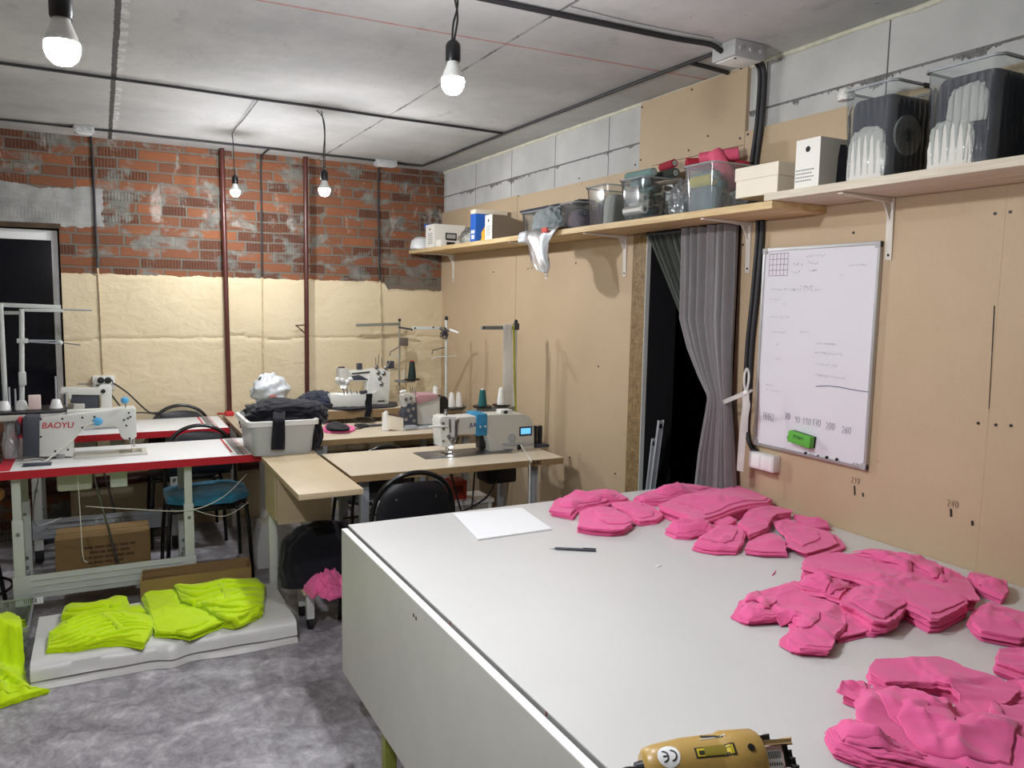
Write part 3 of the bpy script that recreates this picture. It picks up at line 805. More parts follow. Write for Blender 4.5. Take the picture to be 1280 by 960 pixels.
# ================================================================== LAMPS
M['bulbglow'] = emis('lit_bulb_glass', (246, 249, 255), 1)
BULB = 2300.0
M['bulbglow'].node_tree.nodes['Emission'].inputs[1].default_value = BULB
def glow(k):
    m = M['bulbglow'].copy(); m.name = 'lit_bulb_glass_dimmer'; m.node_tree.nodes['Emission'].inputs[1].default_value = BULB*k; return m
def bulb(label, p, cordpts, s=1.0, power=1.0):
    """p = centre of the glowing dome"""
    p = Vector(p)
    t = thing('pendant_bulb', label, 'light bulb', p, 'bare bulbs on ceiling cables')
    prof = [(0, -.034), (.016, -.0305), (.026, -.021), (.0315, -.008), (.032, .004), (.0313, .0095)]
    g = MB().lathe([(r*s, z*s) for r, z in prof], p, n=14).build('globe', M['bulbglow'] if power == 1 else glow(power), t, 80)
    MB().lathe([(r*s, z*s) for r, z in [(.0312, .0097), (.0299, .0135), (.027, .024), (.021, .038), (.0165, .05), (.0155, .062)]], p, n=20).build('collar', 'white_pl', t, 80)
    MB().lathe([(r*s, z*s) for r, z in [(.0195, .055), (.021, .06), (.021, .098), (.018, .106), (.009, .114), (.005, .118)]], p, n=20).build('socket', 'black', t, 50)
    a = p+Vector((0, 0, .117*s))
    for i, c in enumerate(cordpts):
        cord('cord', None, [a+Vector((.003*(i*2-1), 0, -.002))]+[Vector(q) for q in c], .0028, 'cable', parent=t)
    return t
b1 = EYE+ray(78, 60).normalized()*1.62
bulb('large lit bulb hanging at the upper left, closest to the viewer', b1, [[b1+Vector((-.012, -.01, .3)), (b1.x-.02, b1.y, CZ)]], .86)
b2 = EYE+ray(566, 103).normalized()*2.25
bulb('lit bulb on twisted black wires in the middle, above the cutting table', b2, [[b2+Vector((.0, .0, .15)), b2+Vector((.012, 0, .21)), b2+Vector((-.004, .0, .3)), (b2.x+.03, b2.y+.05, CZ)], [b2+Vector((.012, 0, .17)), b2+Vector((.002, 0, .23)), b2+Vector((.016, 0, .3)), (b2.x+.04, b2.y+.05, CZ)]], .95, .60)
b3 = Py(294, 240, 5.25)
h3 = Pz(291, 165, CZ-.012)
bulb('small lit bulb close to the brick wall beside the left brown pipe', b3, [[b3+Vector((-.005, 0, .2)), (h3.x, h3.y, h3.z-.05), h3, (.75, 4.75, CZ-.012), (.744, 4.29, CZ-.012)]], .9, .58)
b4 = Py(405.5, 238, 4.31)
bulb('lit bulb hanging between the two brown wall pipes and the thread stands', b4, [[b4+Vector((-.004, 0, .2)), b4+Vector((.003, 0, .3)), (1.078, 4.317, CZ-.015)], [b4+Vector((.004, 0, .2)), b4+Vector((.001, 0, .36)), (1.05, 4.312, CZ-.015)]], .95, .72)
# ================================================================== CEILING WIRING
Zc = CZ-.011
def run(name, label, pts, r=.009, m='conduit', **k): return cord(name, label, pts, r, m, 'cable', 'black cables on the ceiling and walls', n=8, **k)
def sag(a, b, n=9, amp=.008):
    a, b = Vector(a), Vector(b)
    return [a+(b-a)*(i/n)+Vector((random.uniform(-1, 1)*amp, random.uniform(-1, 1)*amp, 0)) for i in range(n+1)]
run('ceiling_cable', 'long black conduit crossing the ceiling from the left edge to the right wall', sag((XL, 4.12, Zc), (2.164, 4.309, Zc), 12), .0072)
run('ceiling_cable', 'thin second black wire running along beside the long ceiling conduit', sag((XL, 4.15, CZ-.005), (2.10, 4.335, CZ-.005), 12, .006), .004)
run('ceiling_cable', 'black conduit running along the ceiling edge above the right wall', sag((2.185, 2.52, Zc-.002), (2.166, 4.33, Zc-.002), 8, .004)+sag((2.166, 4.45, Zc-.002), (2.17, 5.66, Zc-.002), 5, .004), .0085)
run('ceiling_cable', 'black cable at the top of the brick wall, left of the left grey box', sag((XL, 5.56, Zc), (-.11, 5.553, Zc), 8), .0065)
run('ceiling_cable', 'black cable at the top of the brick wall between the two grey boxes', sag((.0, 5.556, Zc), (1.80, 5.652, Zc), 10), .007)
run('ceiling_cable', 'short black cable from the grey box to the corner of the ceiling', [(1.955, 5.665, Zc), (2.06, 5.69, Zc), (2.165, 5.675, Zc)], .0085)
run('ceiling_cable', 'thick pair of black cables across the top of the ceiling into the right box', sag((XL, 2.50, Zc-.002), (1.9, 2.452, Zc-.002), 10, .004)+[(2.02, 2.445, Zc-.002), (2.10, 2.43, Zc-.006), (2.155, 2.435, Zc-.02)], .0105)
run('ceiling_cable', 'thin grey wire beside the thick cable pair at the top of the ceiling', [(1.45, 2.405, CZ-.005), (1.75, 2.42, CZ-.005), (2.08, 2.405, CZ-.005)], .0045, 'jbox')
run('ceiling_cable', 'short thick black stub from the ceiling cable to the wall sheet', [(2.19, 2.655, Zc-.004), (2.30, 2.665, Zc-.004), (2.415, 2.683, Zc-.004)], .0095)
def jbox(label, x0, x1, y0, y1, h=.05):
    t = thing('junction_box', label, 'junction box', ((x0+x1)/2, (y0+y1)/2, CZ), 'grey junction boxes on the ceiling')
    MB().box(x0, x1, y0, y1, CZ-h, CZ-.001, .006).build('box_body', 'jbox', t)
    for i in range(3):
        xx = x0+(x1-x0)*(i+.5)/3
        MB().cyl((xx, y0+.002, CZ-h/2), (xx, y0-.006, CZ-h/2), .010, .008, 12).build('knockout', 'jbox', t)
    MB().box(x0+.012, x1-.012, y0+.012, y1-.012, CZ-h-.004, CZ-h+.001, .003).build('lid', 'white_pl', t)
    for xx, yy in ((x0+.02, y0+.02), (x1-.02, y1-.02)): MB().cyl((xx, yy, CZ-h-.003), (xx, yy, CZ-h-.007), .005, n=10).build('lid_screw', 'screw', t)
jbox('grey junction box on the ceiling above the white shelf boxes, at the thick cables', 2.155, 2.31, 2.36, 2.49, .062)
jbox('small grey junction box on the ceiling at the left, above the socket cable', -.11, .0, 5.515, 5.60, .045)
jbox('small grey junction box on the ceiling near the far corner', 1.80, 1.955, 5.615, 5.70, .045)
# cables dropping down the right wall
xw = RX-.013
dn = [Vector((2.31, 2.44, Zc-.02)), Vector((2.385, 2.462, Zc-.02)), Vector((xw, 2.47, Zc-.07)), Vector((xw, 2.475, 2.35)), Vector((xw, 2.492, 2.15))]
p_ = [Px(953, 275, xw), Px(947, 360, xw), Px(940, 430, xw), Px(936, 500, xw), Px(934, 540, xw), Px(940, 560, xw)]
run('wall_cable', 'thick black cable dropping behind the shelf to the white socket under the whiteboard', dn+p_+[Vector((xw, 2.40, 1.008))], .0105)
run('wall_cable', 'second black cable of the bundle, on the left side beside the curtain', [q+Vector((0, .026, .004)) for q in dn+p_[:-1]], .009)

# back wall pipes and cables
def pipe(label, x, ytop, z0, z1, r, x1=None):
    o = MB().tube([(x1 or x, ytop, z0), (x, ytop, z1)], r, 14).build('heating_pipe', 'pipe', None, 60)
    return tag(o, label, 'pipe', 'brown heating pipes')
pipe('tall brown pipe on the brick wall, the left one near the small bulb', .772, 5.845, .36, 2.62, .0165, .793)
pz = thing('heating_pipe', 'tall brown pipe on the brick wall, the right one with a small metal bracket', 'pipe', (1.34, 5.85, 0), 'brown heating pipes')
MB().tube([(1.337, 5.845, .36), (1.341, 5.845, 2.62)], .0165, 14).build('pipe_run', 'pipe', pz, 60)
mb = MB(); pb = Py(372, 406, 5.83)
mb.bar((1.335, 5.83, pb.z+.0), (pb.x-.02, 5.80, pb.z-.005), .01, .008); mb.bar((pb.x-.02, 5.80, pb.z), (1.335, 5.83, pb.z-.075), .007, .007)
mb.build('bracket', 'pipe', pz)
o = MB().tube([(XL, 5.845, .345), (-.47, 5.845, .345), (.9, 5.845, .40), (2.35, 5.845, .42)], .038, 16).build('radiator_pipe', 'pipe', None, 60)
tag(o, 'thick brown horizontal heating pipe low along the back wall under the tables', 'pipe')
def vcable(label, pts, low, r=.0085):
    """black above, painted over with the wall colour where it crosses the cream plaster"""
    t = run('wall_cable', label, pts, r); cord('painted_run', None, low, r*.8, M['cream_cable'], parent=t, n=8); return t
M['cream_cable'] = mat('cream_overpainted_cable', (196, 176, 142), .6, var=.28, vs=26)
vcable('black cable on the back wall running down to the left socket', [Py(x, y, BY-.012) for x, y in ((113, 162), (116, 200))]+[Py(119, 270, BY-.012), Py(122, 335, BY-.02)], [Py(122, 335, BY-.024), Py(125, 380, BY-.028), Py(127, 430, BY-.028), Py(129, 468, BY-.03)], .007)
vcable('black cable on the back wall between the two brown pipes', [Vector((1.05, 5.63, Zc)), Vector((1.045, 5.80, Zc-.002)), Vector((1.04, BY-.012, Zc-.05)), Vector((1.04, BY-.012, 2.2)), Vector((1.035, BY-.018, 1.75))], [Vector((1.035, BY-.022, 1.75)), Vector((1.033, BY-.028, 1.6)), Vector((1.03, BY-.028, .95))], .0065)
vcable('black cable on the back wall right of both brown pipes', [Vector((1.90, 5.68, Zc)), Vector((1.90, 5.82, Zc-.002)), Vector((1.903, BY-.012, Zc-.05)), Vector((1.906, BY-.012, 2.1)), Vector((1.912, BY-.018, 1.75))], [Vector((1.912, BY-.022, 1.75)), Vector((1.916, BY-.028, 1.6)), Vector((1.93, BY-.028, .98))], .0072)
# socket at the bottom of the left wall cable
sp = Py(129, 477, BY-.05)
t = thing('wall_socket', 'white double socket on the cream wall below the left black cable', 'socket', (sp.x, BY, sp.z), 'white sockets')
MB().box(sp.x-.062, sp.x+.068, BY-.075, BY-.01, sp.z-.055, sp.z+.04, .008).build('housing', 'white_pl', t)
for dx in (-.028, .032): MB().lathe([(0, 0), (.024, 0), (.026, .004), (.0, .004)], (sp.x+dx, BY-.074, sp.z-.0), (0, -1, 0), 18).build('outlet', 'black', t)
cord('socket_lead', 'black cable looping from the left wall socket down behind the red edged tables', [(sp.x+.06, BY-.08, sp.z-.01), (.14, 5.8, .96), (.26, 5.79, .83), (.34, 5.80, .80), (.36, 5.83, .60)], .006, 'cable')
cord('socket_lead', 'second black cable curving under the left wall socket to the rear machine', [(sp.x+.03, BY-.07, sp.z-.05), (.06, 5.75, .93), (.13, 5.72, .845), (.24, 5.74, .83), (.34, 5.81, .80)], .005, 'cable')
# socket by the whiteboard
t = thing('wall_socket', 'white double socket on the brown wall under the left corner of the whiteboard', 'socket', (RX, 2.355, .98), 'white sockets')
MB().box(RX-.042, RX-.0005, 2.284, 2.422, .944, 1.012, .006).build('housing', 'white_pl', t)
for yy in (2.32, 2.387): MB().box(RX-.045, RX-.040, yy-.029, yy+.029, .952, 1.004, .003).build('outlet', 'white_edge', t)
# blue tape in the corner
o = MB().box(2.28, 2.40, BY-.004, BY-.0005, 2.175, 2.205, .001).build('tape_strip', 'boxblue', None, 0); tag(o, 'scrap of blue tape stuck on the bricks above the shelf end', 'tape')
# ================================================================== SEWING TABLES
TZ = .775
def caster(mb, x, y):
    mb.box(x-.022, x+.022, y-.03, y+.03, .012, .085, .008)
def emboss(txt, size, o, ex, ey, dep=.004):
    me = textmesh(txt, size, 0); mb = MB(); mb.add(me, basis(o, ex, ey) @ Matrix.Diagonal((1, 1, 6, 1))); bpy.data.meshes.remove(me); return mb
def red_table(label, x0, x1, y0, y1, lx0, lx1, fy, ry, railz, name_rail):
    t = thing('sewing_table', label, 'table', ((x0+x1)/2, (y0+y1)/2, 0), 'red edged sewing tables')
    MB().box(x0+.003, x1-.003, y0+.003, y1-.003, TZ-.038, TZ, .002).build('tabletop', 'white_top', t)
    mb = MB()
    zz0, zz1 = TZ-.041, TZ-.0015
    for a in ((x0, x1, y0, y0+.004), (x0, x1, y1-.004, y1), (x0, x0+.004, y0+.004, y1-.004), (x1-.004, x1, y0+.004, y1-.004)):
        mb.box(a[0], a[1], a[2], a[3], zz0, zz1)
    mb.build('edge_band', 'red', t)
    mb = MB()                      # printed ruler stripes at the right end
    mb.box(x1-.118, x1-.074, y0+.02, y1-.02, TZ, TZ+.0006)
    mb.build('printed_scale', 'greyink', t)
    mb = MB()
    mb.box(x1-.142, x1-.130, y0+.10, y1-.01, TZ, TZ+.0006); mb.box(x1-.068, x1-.063, y0+.02, y1-.02, TZ, TZ+.0006)
    for k in range(4): mb.box(x1-.11, x1-.082, y0+.09+k*.12, y0+.10+k*.12, TZ+.0006, TZ+.0009)
    mb.build('red_print', 'redink', t)
    mb = MB(); mb.box(x0+.0, x0+.055, y0+.012, y1-.012, TZ, TZ+.0006); mb.build('red_end_print', 'redink', t)
    for lx in (lx0, lx1):
        for ly in (fy, ry):
            g = MB(); g.box(lx-.019, lx+.019, ly-.016, ly+.016, .46, TZ-.041, .003); g.box(lx-.024, lx+.024, ly-.02, ly+.02, .085, .52, .004)
            l = g.build('leg', 'leg', t)
            g = MB(); caster(g, lx, ly); g.build('rubber_foot', 'blackmat', l)
            for zc in (.45, railz-.03, railz-.08):
                MB().cyl((lx, ly-.020, zc), (lx, ly-.026, zc), .009, n=10).build('bolt', 'steel', l)
    # pressed rail joining the front legs, with ridges and raised name
    g = MB(); g.box(lx0-.03, lx1+.03, fy-.028, fy-.0205, railz-.118, railz, .002)
    for zz in (.022, .052, .086): g.box(lx0+.045, lx1-.03, fy-.033, fy-.027, railz-zz-.006, railz-zz, .002)
    r = g.build('rail', 'legd' if name_rail else 'leg', t)
    if name_rail:
        emboss('BAOYU', .062, ((lx0+lx1)/2-.02, fy-.030, railz-.058), (1, 0, 0), (0, 0, 1)).build('raised_lettering', 'leg', r, 0)
    g = MB(); g.box(lx0-.012, lx0+.012, fy+.02, ry-.02, .10, .15, .003); g.build('side_bar', 'legd', t)
    g = MB(); g.box(lx1-.012, lx1+.012, fy+.02, ry-.02, .10, .15, .003); g.build('side_bar', 'legd', t)
    g = MB(); g.box((lx0+lx1)/2-.16, (lx0+lx1)/2+.16, fy+.12, fy+.36, .105, .125, .006); g.build('treadle', 'black', t)
    g = MB(); g.box(lx0+.015, lx1-.015, (fy+ry)/2-.012, (fy+ry)/2+.012, .085, .104); g.build('treadle_bar', 'dgrey', t)
    g = MB(); g.cyl(((lx0+lx1)/2+.05, fy+.3, .12), ((lx0+lx1)/2-.06, fy+.27, TZ-.1), .006); g.build('treadle_rod', 'steel', t)
    g = MB(); g.box((lx0+lx1)/2-.22, (lx0+lx1)/2-.06, fy+.10, fy+.28, TZ-.16, TZ-.045, .015); g.build('motor_box', 'machine2', t)
    g = MB(); g.box((lx0+lx1)/2+.02, (lx0+lx1)/2+.10, fy+.06, fy+.12, TZ-.15, TZ-.045, .006); g.build('switch_box', 'leg', t)
    return t
tA = red_table('white sewing table with red edge in front, left, carrying the machine with red lettering', -.462, .739, 4.318, 4.862, -.391, .378, 4.40, 4.80, .242, False)
tB = red_table('white sewing table with red edge behind the front one, against the back wall', -.506, .708, 5.275, 5.805, -.372, .379, 5.35, 5.74, .273, True)

# ------------------------------------------------------------------ worktops between the machines
t = thing('side_worktop', 'narrow beige worktop running towards the back wall, with the front corner free', 'worktop', (.87, 3.8, 0))
MB().box(.725, 1.012, 3.348, 4.236, TZ-.026, TZ, .002).build('board', 'maple', t)
MB().box(.735, 1.0, 3.855, 3.873, .505, TZ-.026, .001, seg=1).build('apron', 'maple', t)
MB().box(.735, .750, 3.93, 4.19, .505, TZ-.026, .001, seg=1).build('side_apron', 'maple', t)
for lx, ly in ((.775, 4.216), (.985, 4.19)):
    MB().box(lx-.02, lx+.02, ly-.018, ly+.018, 0, TZ-.026, .003).build('leg', 'white_edge', t)
t = thing('side_worktop', 'narrow beige worktop continuing under the grey bin to the back wall', 'worktop', (.87, 5.0, 0))
MB().box(.745, 1.02, 4.24, 5.84, TZ-.026, TZ, .002).build('board', 'beige', t)
for ly in (4.4, 5.7):
    for lx in ((.985,) if ly < 5 else (.79, .985)): MB().box(lx-.02, lx+.02, ly-.018, ly+.018, 0, TZ-.026, .003).build('leg', 'white_edge', t)

def beige_table(label, x0, x1, y0, y1, z, ply=.032):
    t = thing('machine_table', label, 'table', ((x0+x1)/2, (y0+y1)/2, 0), 'beige machine tables')
    MB().box(x0, x1, y0, y1, z-.003, z, .001, seg=1).build('top_laminate', 'beige', t)
    MB().box(x0+.0005, x1-.0005, y0+.0005, y1-.0005, z-ply-.003, z-.0031, .001, seg=1).build('board', 'beige_edge', t)
    for lx in (x0+.09, x1-.14):
        for ly in (y0+.09, y1-.11):
            l = MB().box(lx-.022, lx+.022, ly-.018, ly+.018, .03, z-ply-.003, .003).build('leg', 'legd', t)
            MB().cyl((lx, ly, 0), (lx, ly, .032), .022, n=12).build('rubber_foot', 'blackmat', l)
        MB().box(lx-.014, lx+.014, y0+.11, y1-.09, .12, .17, .003).build('side_bar', 'legd', t)
    MB().box(x0+.1, x1-.15, (y0+y1)/2-.014, (y0+y1)/2+.014, .13, .17, .003).build('rail', 'legd', t)
    MB().box((x0+x1)/2-.17, (x0+x1)/2+.17, (y0+y1)/2-.2, (y0+y1)/2+.02, .175, .19, .005).build('treadle', 'dgrey', t)
    return t
tJ = beige_table('beige machine table nearest the cutting table, with the pale machine and blue display', 1.030, 2.212, 3.612, 4.185, TZ)
g = MB(); g.box(1.90, 2.08, 3.90, 4.08, TZ-.19, TZ-.036, .02); g.build('motor_box', 'black', tJ)
for a, b in (((1.72, 3.78, .19), (1.84, 3.95, TZ-.06)), ((1.62, 3.80, TZ-.06), (1.77, 3.80, .2))):
    MB().cyl(a, b, .005).build('treadle_rod', 'black', tJ)
g = MB(); me = textmesh('JUKI', .026, .001); g.add(me, basis((2.045, 3.6112, TZ-.017), (1, 0, 0), (0, 0, 1))); g.build('stencilled_mark', 'pencilblack', tJ, 0)
for i in range(9):
    pass
cord('machine_cable', 'black cable sagging under the beige table beside the red box', [(1.97, 3.93, TZ-.15), (1.80, 3.75, .55), (1.55, 3.72, .49), (1.30, 3.85, .50), (1.10, 4.0, .46)], .006, 'cable')
tO = beige_table('beige machine table in the middle row carrying the overlock machine', 1.05, 2.25, 4.60, 5.17, TZ)
tC = beige_table('beige machine table farthest back, carrying the lit coverstitch machine', 1.27, 2.36, 5.36, 5.87, .835, .058)

# ------------------------------------------------------------------ CUTTING TABLE
t = thing('cutting_table', 'large white cutting table covered with pink fabric stacks', 'table', (1.6, 1.5, 0))
CT = .792; X0, X1, Y0, Y1 = .778, RX-.004, .25, 2.768
MB().box(X0, X1, Y0, Y1, CT-.0045, CT, .001, seg=1).build('top_laminate', 'white_lam', t)
MB().box(X0+.0008, X1-.001, Y0+.001, Y1-.001, CT-.030, CT-.0046, .001, seg=1).build('board', 'grey_edge', t)
g = MB().box(  .750, .771, Y0, 2.755, .243, .781, .0015, seg=1)
fl = g.build('drop_leaf', 'flap', t)
MB().box(.7498, .7712, Y0, 2.755, .7812, .7835, .0006, seg=1).build('leaf_edge', 'white_edge', fl)
for yy in (2.3, 1.5, .7):
    MB().cyl((.7745, yy-.05, .758), (.7745, yy+.05, .758), .003, n=10).build('hinge', 'steel', t)
lp = Px(482.5, 940, .786)
for lx, ly in ((.797, lp.y), (.80, .9), (2.3, 2.6), (2.3, .6)):
    MB().box(lx-.02, lx+.02, ly-.02, ly+.02, 0, CT-.031, .002).build('leg', 'olive', t)
for a in ((.82, 2.28, 2.10, 2.14, .68, .755), (.82, 2.28, .88, .92, .68, .755)):
    MB().box(*a).build('cross_rail', 'olive', t)
g = MB()
for q in ((517, 769), (520, 773)):
    p = Px(*q, .7495); g.ball((p.x, p.y, p.z), (.0012, .006, .006), 8, 6)
g.build('worn_spot', 'pencil', fl)

# ================================================================== CHAIRS
def chair():
    """stacking chair with a round backrest; origin on the floor under the seat, looks towards +Y"""
    t = thing('chair', 'black round-backed chair', 'chair', (0, 0, 0), 'black round-backed chairs')
    def se(a, n=2.6):
        c, s = math.cos(a), math.sin(a); return (abs(c)**(2/n)*(1 if c > 0 else -1), abs(s)**(2/n)*(1 if s > 0 else -1))
    g = MB(); rings = []
    for k, (sc, z) in enumerate(((.9, .425), (1, .432), (1, .452), (.95, .463), (.6, .468))):
        rings.append([(.225*sc*se(2*PI*i/28)[0], .21*sc*se(2*PI*i/28)[1]+.01, z) for i in range(28)])
    vs = [[g.bm.verts.new(p) for p in r] for r in rings]
    for a, b in zip(vs, vs[1:]):
        for i in range(28): g.bm.faces.new((a[i], a[(i+1) % 28], b[(i+1) % 28], b[i]))
    g.bm.faces.new(vs[0][::-1]); g.bm.faces.new(vs[-1]); g.build('seat', 'chairblack', t, 50)
    # arch tube: rear leg, up round the back, down
    arch = []
    for i in range(25):
        a = PI*i/24
        arch.append((-.20*math.cos(a)*(1 if i not in (0, 24) else 1), -.235-.035*math.sin(a), .56+.27*math.sin(a)**.66))
    L = [(-.20, -.20, .42), (-.20, -.225, .5)]; R = [(.20, -.225, .5), (.20, -.20, .42)]
    MB().tube(smoothpts(L+arch+R, 2), .0115, 10).build('back_frame', 'chairtube', t, 60)
    # pad: lens under the arch
    g = MB(); front = []; back = []
    n = 20
    def padp(u, v):   # u -1..1, v 0..1
        top = .792; lo = .53; zz = lo+(top-lo)*v
        w = .187*math.sqrt(max(.05, 1-(max(0, zz-.56)/.27)**3.03))*(1 if v > .12 else .9+.1*v/.12)
        x = u*w; top = .792-.012*u*u
        z = lo+(top-lo)*v
        return x, -.242-.024*(1-u*u)-.02*v, z
    rowsF = []; rowsB = []
    for j in range(11):
        v = j/10
        rf, rb = [], []
        for i in range(n+1):
            u = -1+2*i/n; x, y, z = padp(u, v)
            th = .016*(max(0, 1-u**6)**.5)*(max(.0, 1-(2*v-1)**8)**.5)
            rf.append((x, y+th, z)); rb.append((x, y-th*.6, z))
        rowsF.append(rf); rowsB.append(rb)
    g.sheet(rowsF); g.sheet([r[::-1] for r in rowsB]); bmesh.ops.remove_doubles(g.bm, verts=g.bm.verts[:], dist=.0008)
    pad = g.build('backrest', 'chairblack', t, 60)
    for sx in (-.095, .095):
        MB().ball((sx, -.279, .715), (.007, .004, .007), 10, 8).build('screw_cap', 'chrome', pad)
    for sx in (-1, 1):
        MB().tube(smoothpts([(sx*.20, -.20, .43), (sx*.215, -.235, .25), (sx*.225, -.265, .0)], 4), .0115, 10).build('leg', 'chairtube', t, 60)
        MB().tube(smoothpts([(sx*.20, .17, .425), (sx*.215, .19, .25), (sx*.225, .205, .0)], 4), .0115, 10).build('leg', 'chairtube', t, 60)
        MB().tube([(sx*.205, -.2, .418), (sx*.205, .17, .418)], .0105, 8).build('seat_rail', 'chairtube', t, 60)
    MB().tube([(-.2, .165, .416), (.2, .165, .416)], .0105, 8).build('front_rail', 'chairtube', t, 60)
    return t
c0 = chair()
c0['label'] = 'black round-backed chair close in front of the beige table, back towards the viewer'
c0.location = (1.252, 3.60, 0)
ch2 = dup(c0, 'black round-backed chair behind the front red edged table with a teal cushion', (.505, 4.80, 0), PI)
ch1 = dup(c0, 'black round-backed chair squeezed behind the rear red edged table at the wall', (.465, 5.585, 0), PI, scale=(1, 1, 1.03))
ch4 = dup(c0, 'black round-backed chair between the two beige tables, only its top arch showing', (1.45, 4.625, 0), 0, scale=(.9, 1, .915))
# cushion cloth on the seat of the second chair
cl = [(.29, 4.53), (.72, 4.53), (.735, 4.98), (.28, 4.98)]
o = cloth('seat_cushion', cl, .466, .035, 2, 31, 'teal', d=.02, crumple=.012, freq=7, dome=.02); tag(o, 'teal blue patterned cushion on the seat of the chair under the front table', 'cushion')
# stool at the very left edge
t = thing('stool', 'wooden topped stool with black metal legs at the left picture edge', 'stool', (-.625, 4.52, 0))
MB().lathe([(0, .60), (.165, .60), (.175, .612), (.175, .635), (.165, .645), (0, .645)], (-.625, 4.52, .0), n=28).build('seat', 'wood_seat', t)
g = MB(); g.lathe([(0, .0), (.15, .0), (.155, .09), (0, .09)], (-.625, 4.52, .51), n=24); g.build('seat_apron', 'wood_seat', t)
for k in range(4):
    a = PI/4+k*PI/2; c, s_ = math.cos(a), math.sin(a)
    MB().tube([(-.625+.12*c, 4.52+.12*s_, .52), (-.625+.205*c, 4.52+.205*s_, 0)], .011, 8).build('leg', 'chairtube', t, 60)
MB().tube([(-.625+.19*math.cos(2*PI*i/24), 4.52+.19*math.sin(2*PI*i/24), .16) for i in range(25)], .007, 6).build('foot_ring', 'chairtube', t, 60)

# ================================================================== SEWING MACHINES
def flatprism(pix, plane, dy, bev=.006):
    """outline given in pixels, taken at the plane y = plane, then thickened by dy towards the back"""
    poly = [Py(a, b, plane) for a, b in pix]; poly = [(p.x, p.z) for p in poly]
    return MB().prism(poly, lambda u, v, t: (u, plane+dy*t, v), bev)
def pt(x, y, pl): p = Py(x, y, pl); return p
# machine with the red lettering, seen from behind
YM = 4.56
b0 = pt(60, 571, YM)
t = thing('sewing_machine', 'white sewing machine with red lettering and dark motor on the front red edged table', 'sewing machine', (b0.x, YM, TZ), 'industrial sewing machines')
body = [(49, 571), (49, 525), (52, 522.5), (100, 516.5), (140, 512.5), (150, 511), (167, 510), (170, 512), (171, 546), (166, 549.5), (155, 549.5), (151, 546), (148, 536), (144, 533.5), (122, 535), (104, 537.5), (97, 541), (92, 549), (92, 571)]
mb_ = flatprism(body, YM, .115, .006).build('arm_casting', 'machine', t)
mot = [(28, 571.5), (28, 524), (33, 521), (48.6, 521.5), (48.6, 571.5)]
mo = flatprism(mot, YM-.012, .125, .008).build('servo_motor', 'dgrey', t)
g = MB(); c = pt(28, 540, YM+.05); g.lathe([(0, 0), (.035, 0), (.045, .006), (.045, .02), (.03, .028), (0, .028)], (c.x, c.y, c.z+.02), (-1, 0, 0), 24); g.build('handwheel', 'dgrey', mo)
g = MB(); a = pt(22, 523, YM+.02); b = pt(28, 548, YM+.02); g.box(a.x, b.x, YM+.02, YM+.09, b.z, a.z, .004); g.build('belt_cover', 'red', t)
g = MB(); a = pt(92, 558, YM); b = pt(182, 566, YM); g.box(-.145, .195, YM-.05, YM+.13, TZ-.002, TZ+.008, .003); g.build('bed_plate', 'machine2', t)
MB().box(pt(164, 549, YM+.055).x-.06, pt(164, 549, YM+.055).x+.05, YM+.0, YM+.10, TZ+.008, TZ+.0095, .001).build('throat_plate', 'steel', t)
n0 = pt(164, 549, YM+.055)
MB().cyl((n0.x, YM+.055, n0.z+.005), (n0.x, YM+.055, TZ+.05), .0055).build('needle_bar', 'chrome', t)
g = MB(); g.cyl((n0.x+.012, YM+.055, n0.z+.005), (n0.x+.012, YM+.055, TZ+.03), .0045); g.box(n0.x-.004, n0.x+.026, YM+.02, YM+.075, TZ+.009, TZ+.014, .002); g.build('presser_foot', 'chrome', t)
MB().cyl((n0.x, YM+.055, TZ+.05), (n0.x, YM+.055, TZ+.012), .0012, n=6).build('needle', 'chrome', t)
me = textmesh('BAOYU', .042, .0005, .12); c = pt(72, 532, YM-.0008); g = MB(); g.add(me, basis((c.x, YM-.0006, c.z), (1, 0, -.03), (.03, 0, 1))); g.build('red_lettering', 'red', t, 0)
for q in ((51, 524), (51, 546), (69, 564), (85, 562), (103, 522), (118, 521), (78, 523.5), (155, 525), (160, 523), (158, 532), (163, 521), (162, 548), (103, 534.5), (161, 516)):
    c = pt(*q, YM); MB().cyl((c.x, YM+.002, c.z), (c.x, YM-.002, c.z), .0052, n=10).build('cap_screw', 'black', mb_)
for q, r in (((122, 527), .024), ((156, 500.5), .020)):
    c = pt(*q, YM-.01); g = MB(); g.ball((c.x, YM-.006, c.z), (r, .012, r*.9), 12, 8); g.build('blue_foam_pad', 'ltblue', t)
c = pt(157, 508, YM+.03); MB().cyl((c.x, YM+.03, c.z-.02), (c.x, YM+.03, c.z+.04), .003).build('thread_post', 'steel', t)
c = pt(114, 513, YM+.05); g = MB(); g.box(c.x-.11, c.x+.12, YM+.02, YM+.09, c.z-.012, c.z+.006, .004); g.build('top_cover', 'machine', t)
def dup_cord(label, pts, r, m='wcord'): return cord('power_cord', label, pts, r, m)
dup_cord('white cord running diagonally from the blue pad down to the front red edged table', [pt(118, 528, YM-.015), pt(108, 533, YM-.02), pt(88, 552, YM-.03), pt(62, 572.5, YM-.05), Pz(56, 575.5, TZ+.006), Pz(48, 573, TZ+.006), Pz(30, 575, TZ+.006)], .0042)
dup_cord('white cord lying behind the dark motor on the front red edged table', [Pz(57, 577, TZ+.005), Pz(45, 579, TZ+.005), Pz(25, 578, TZ+.005)], .0038)
o = MB().box(-.36, -.24, 4.40, 4.44, TZ+.0005, TZ+.012, .003).build('screwdriver_case', 'dgrey'); tag(o, 'small dark bar lying beside the dark motor on the front red edged table', 'tool')
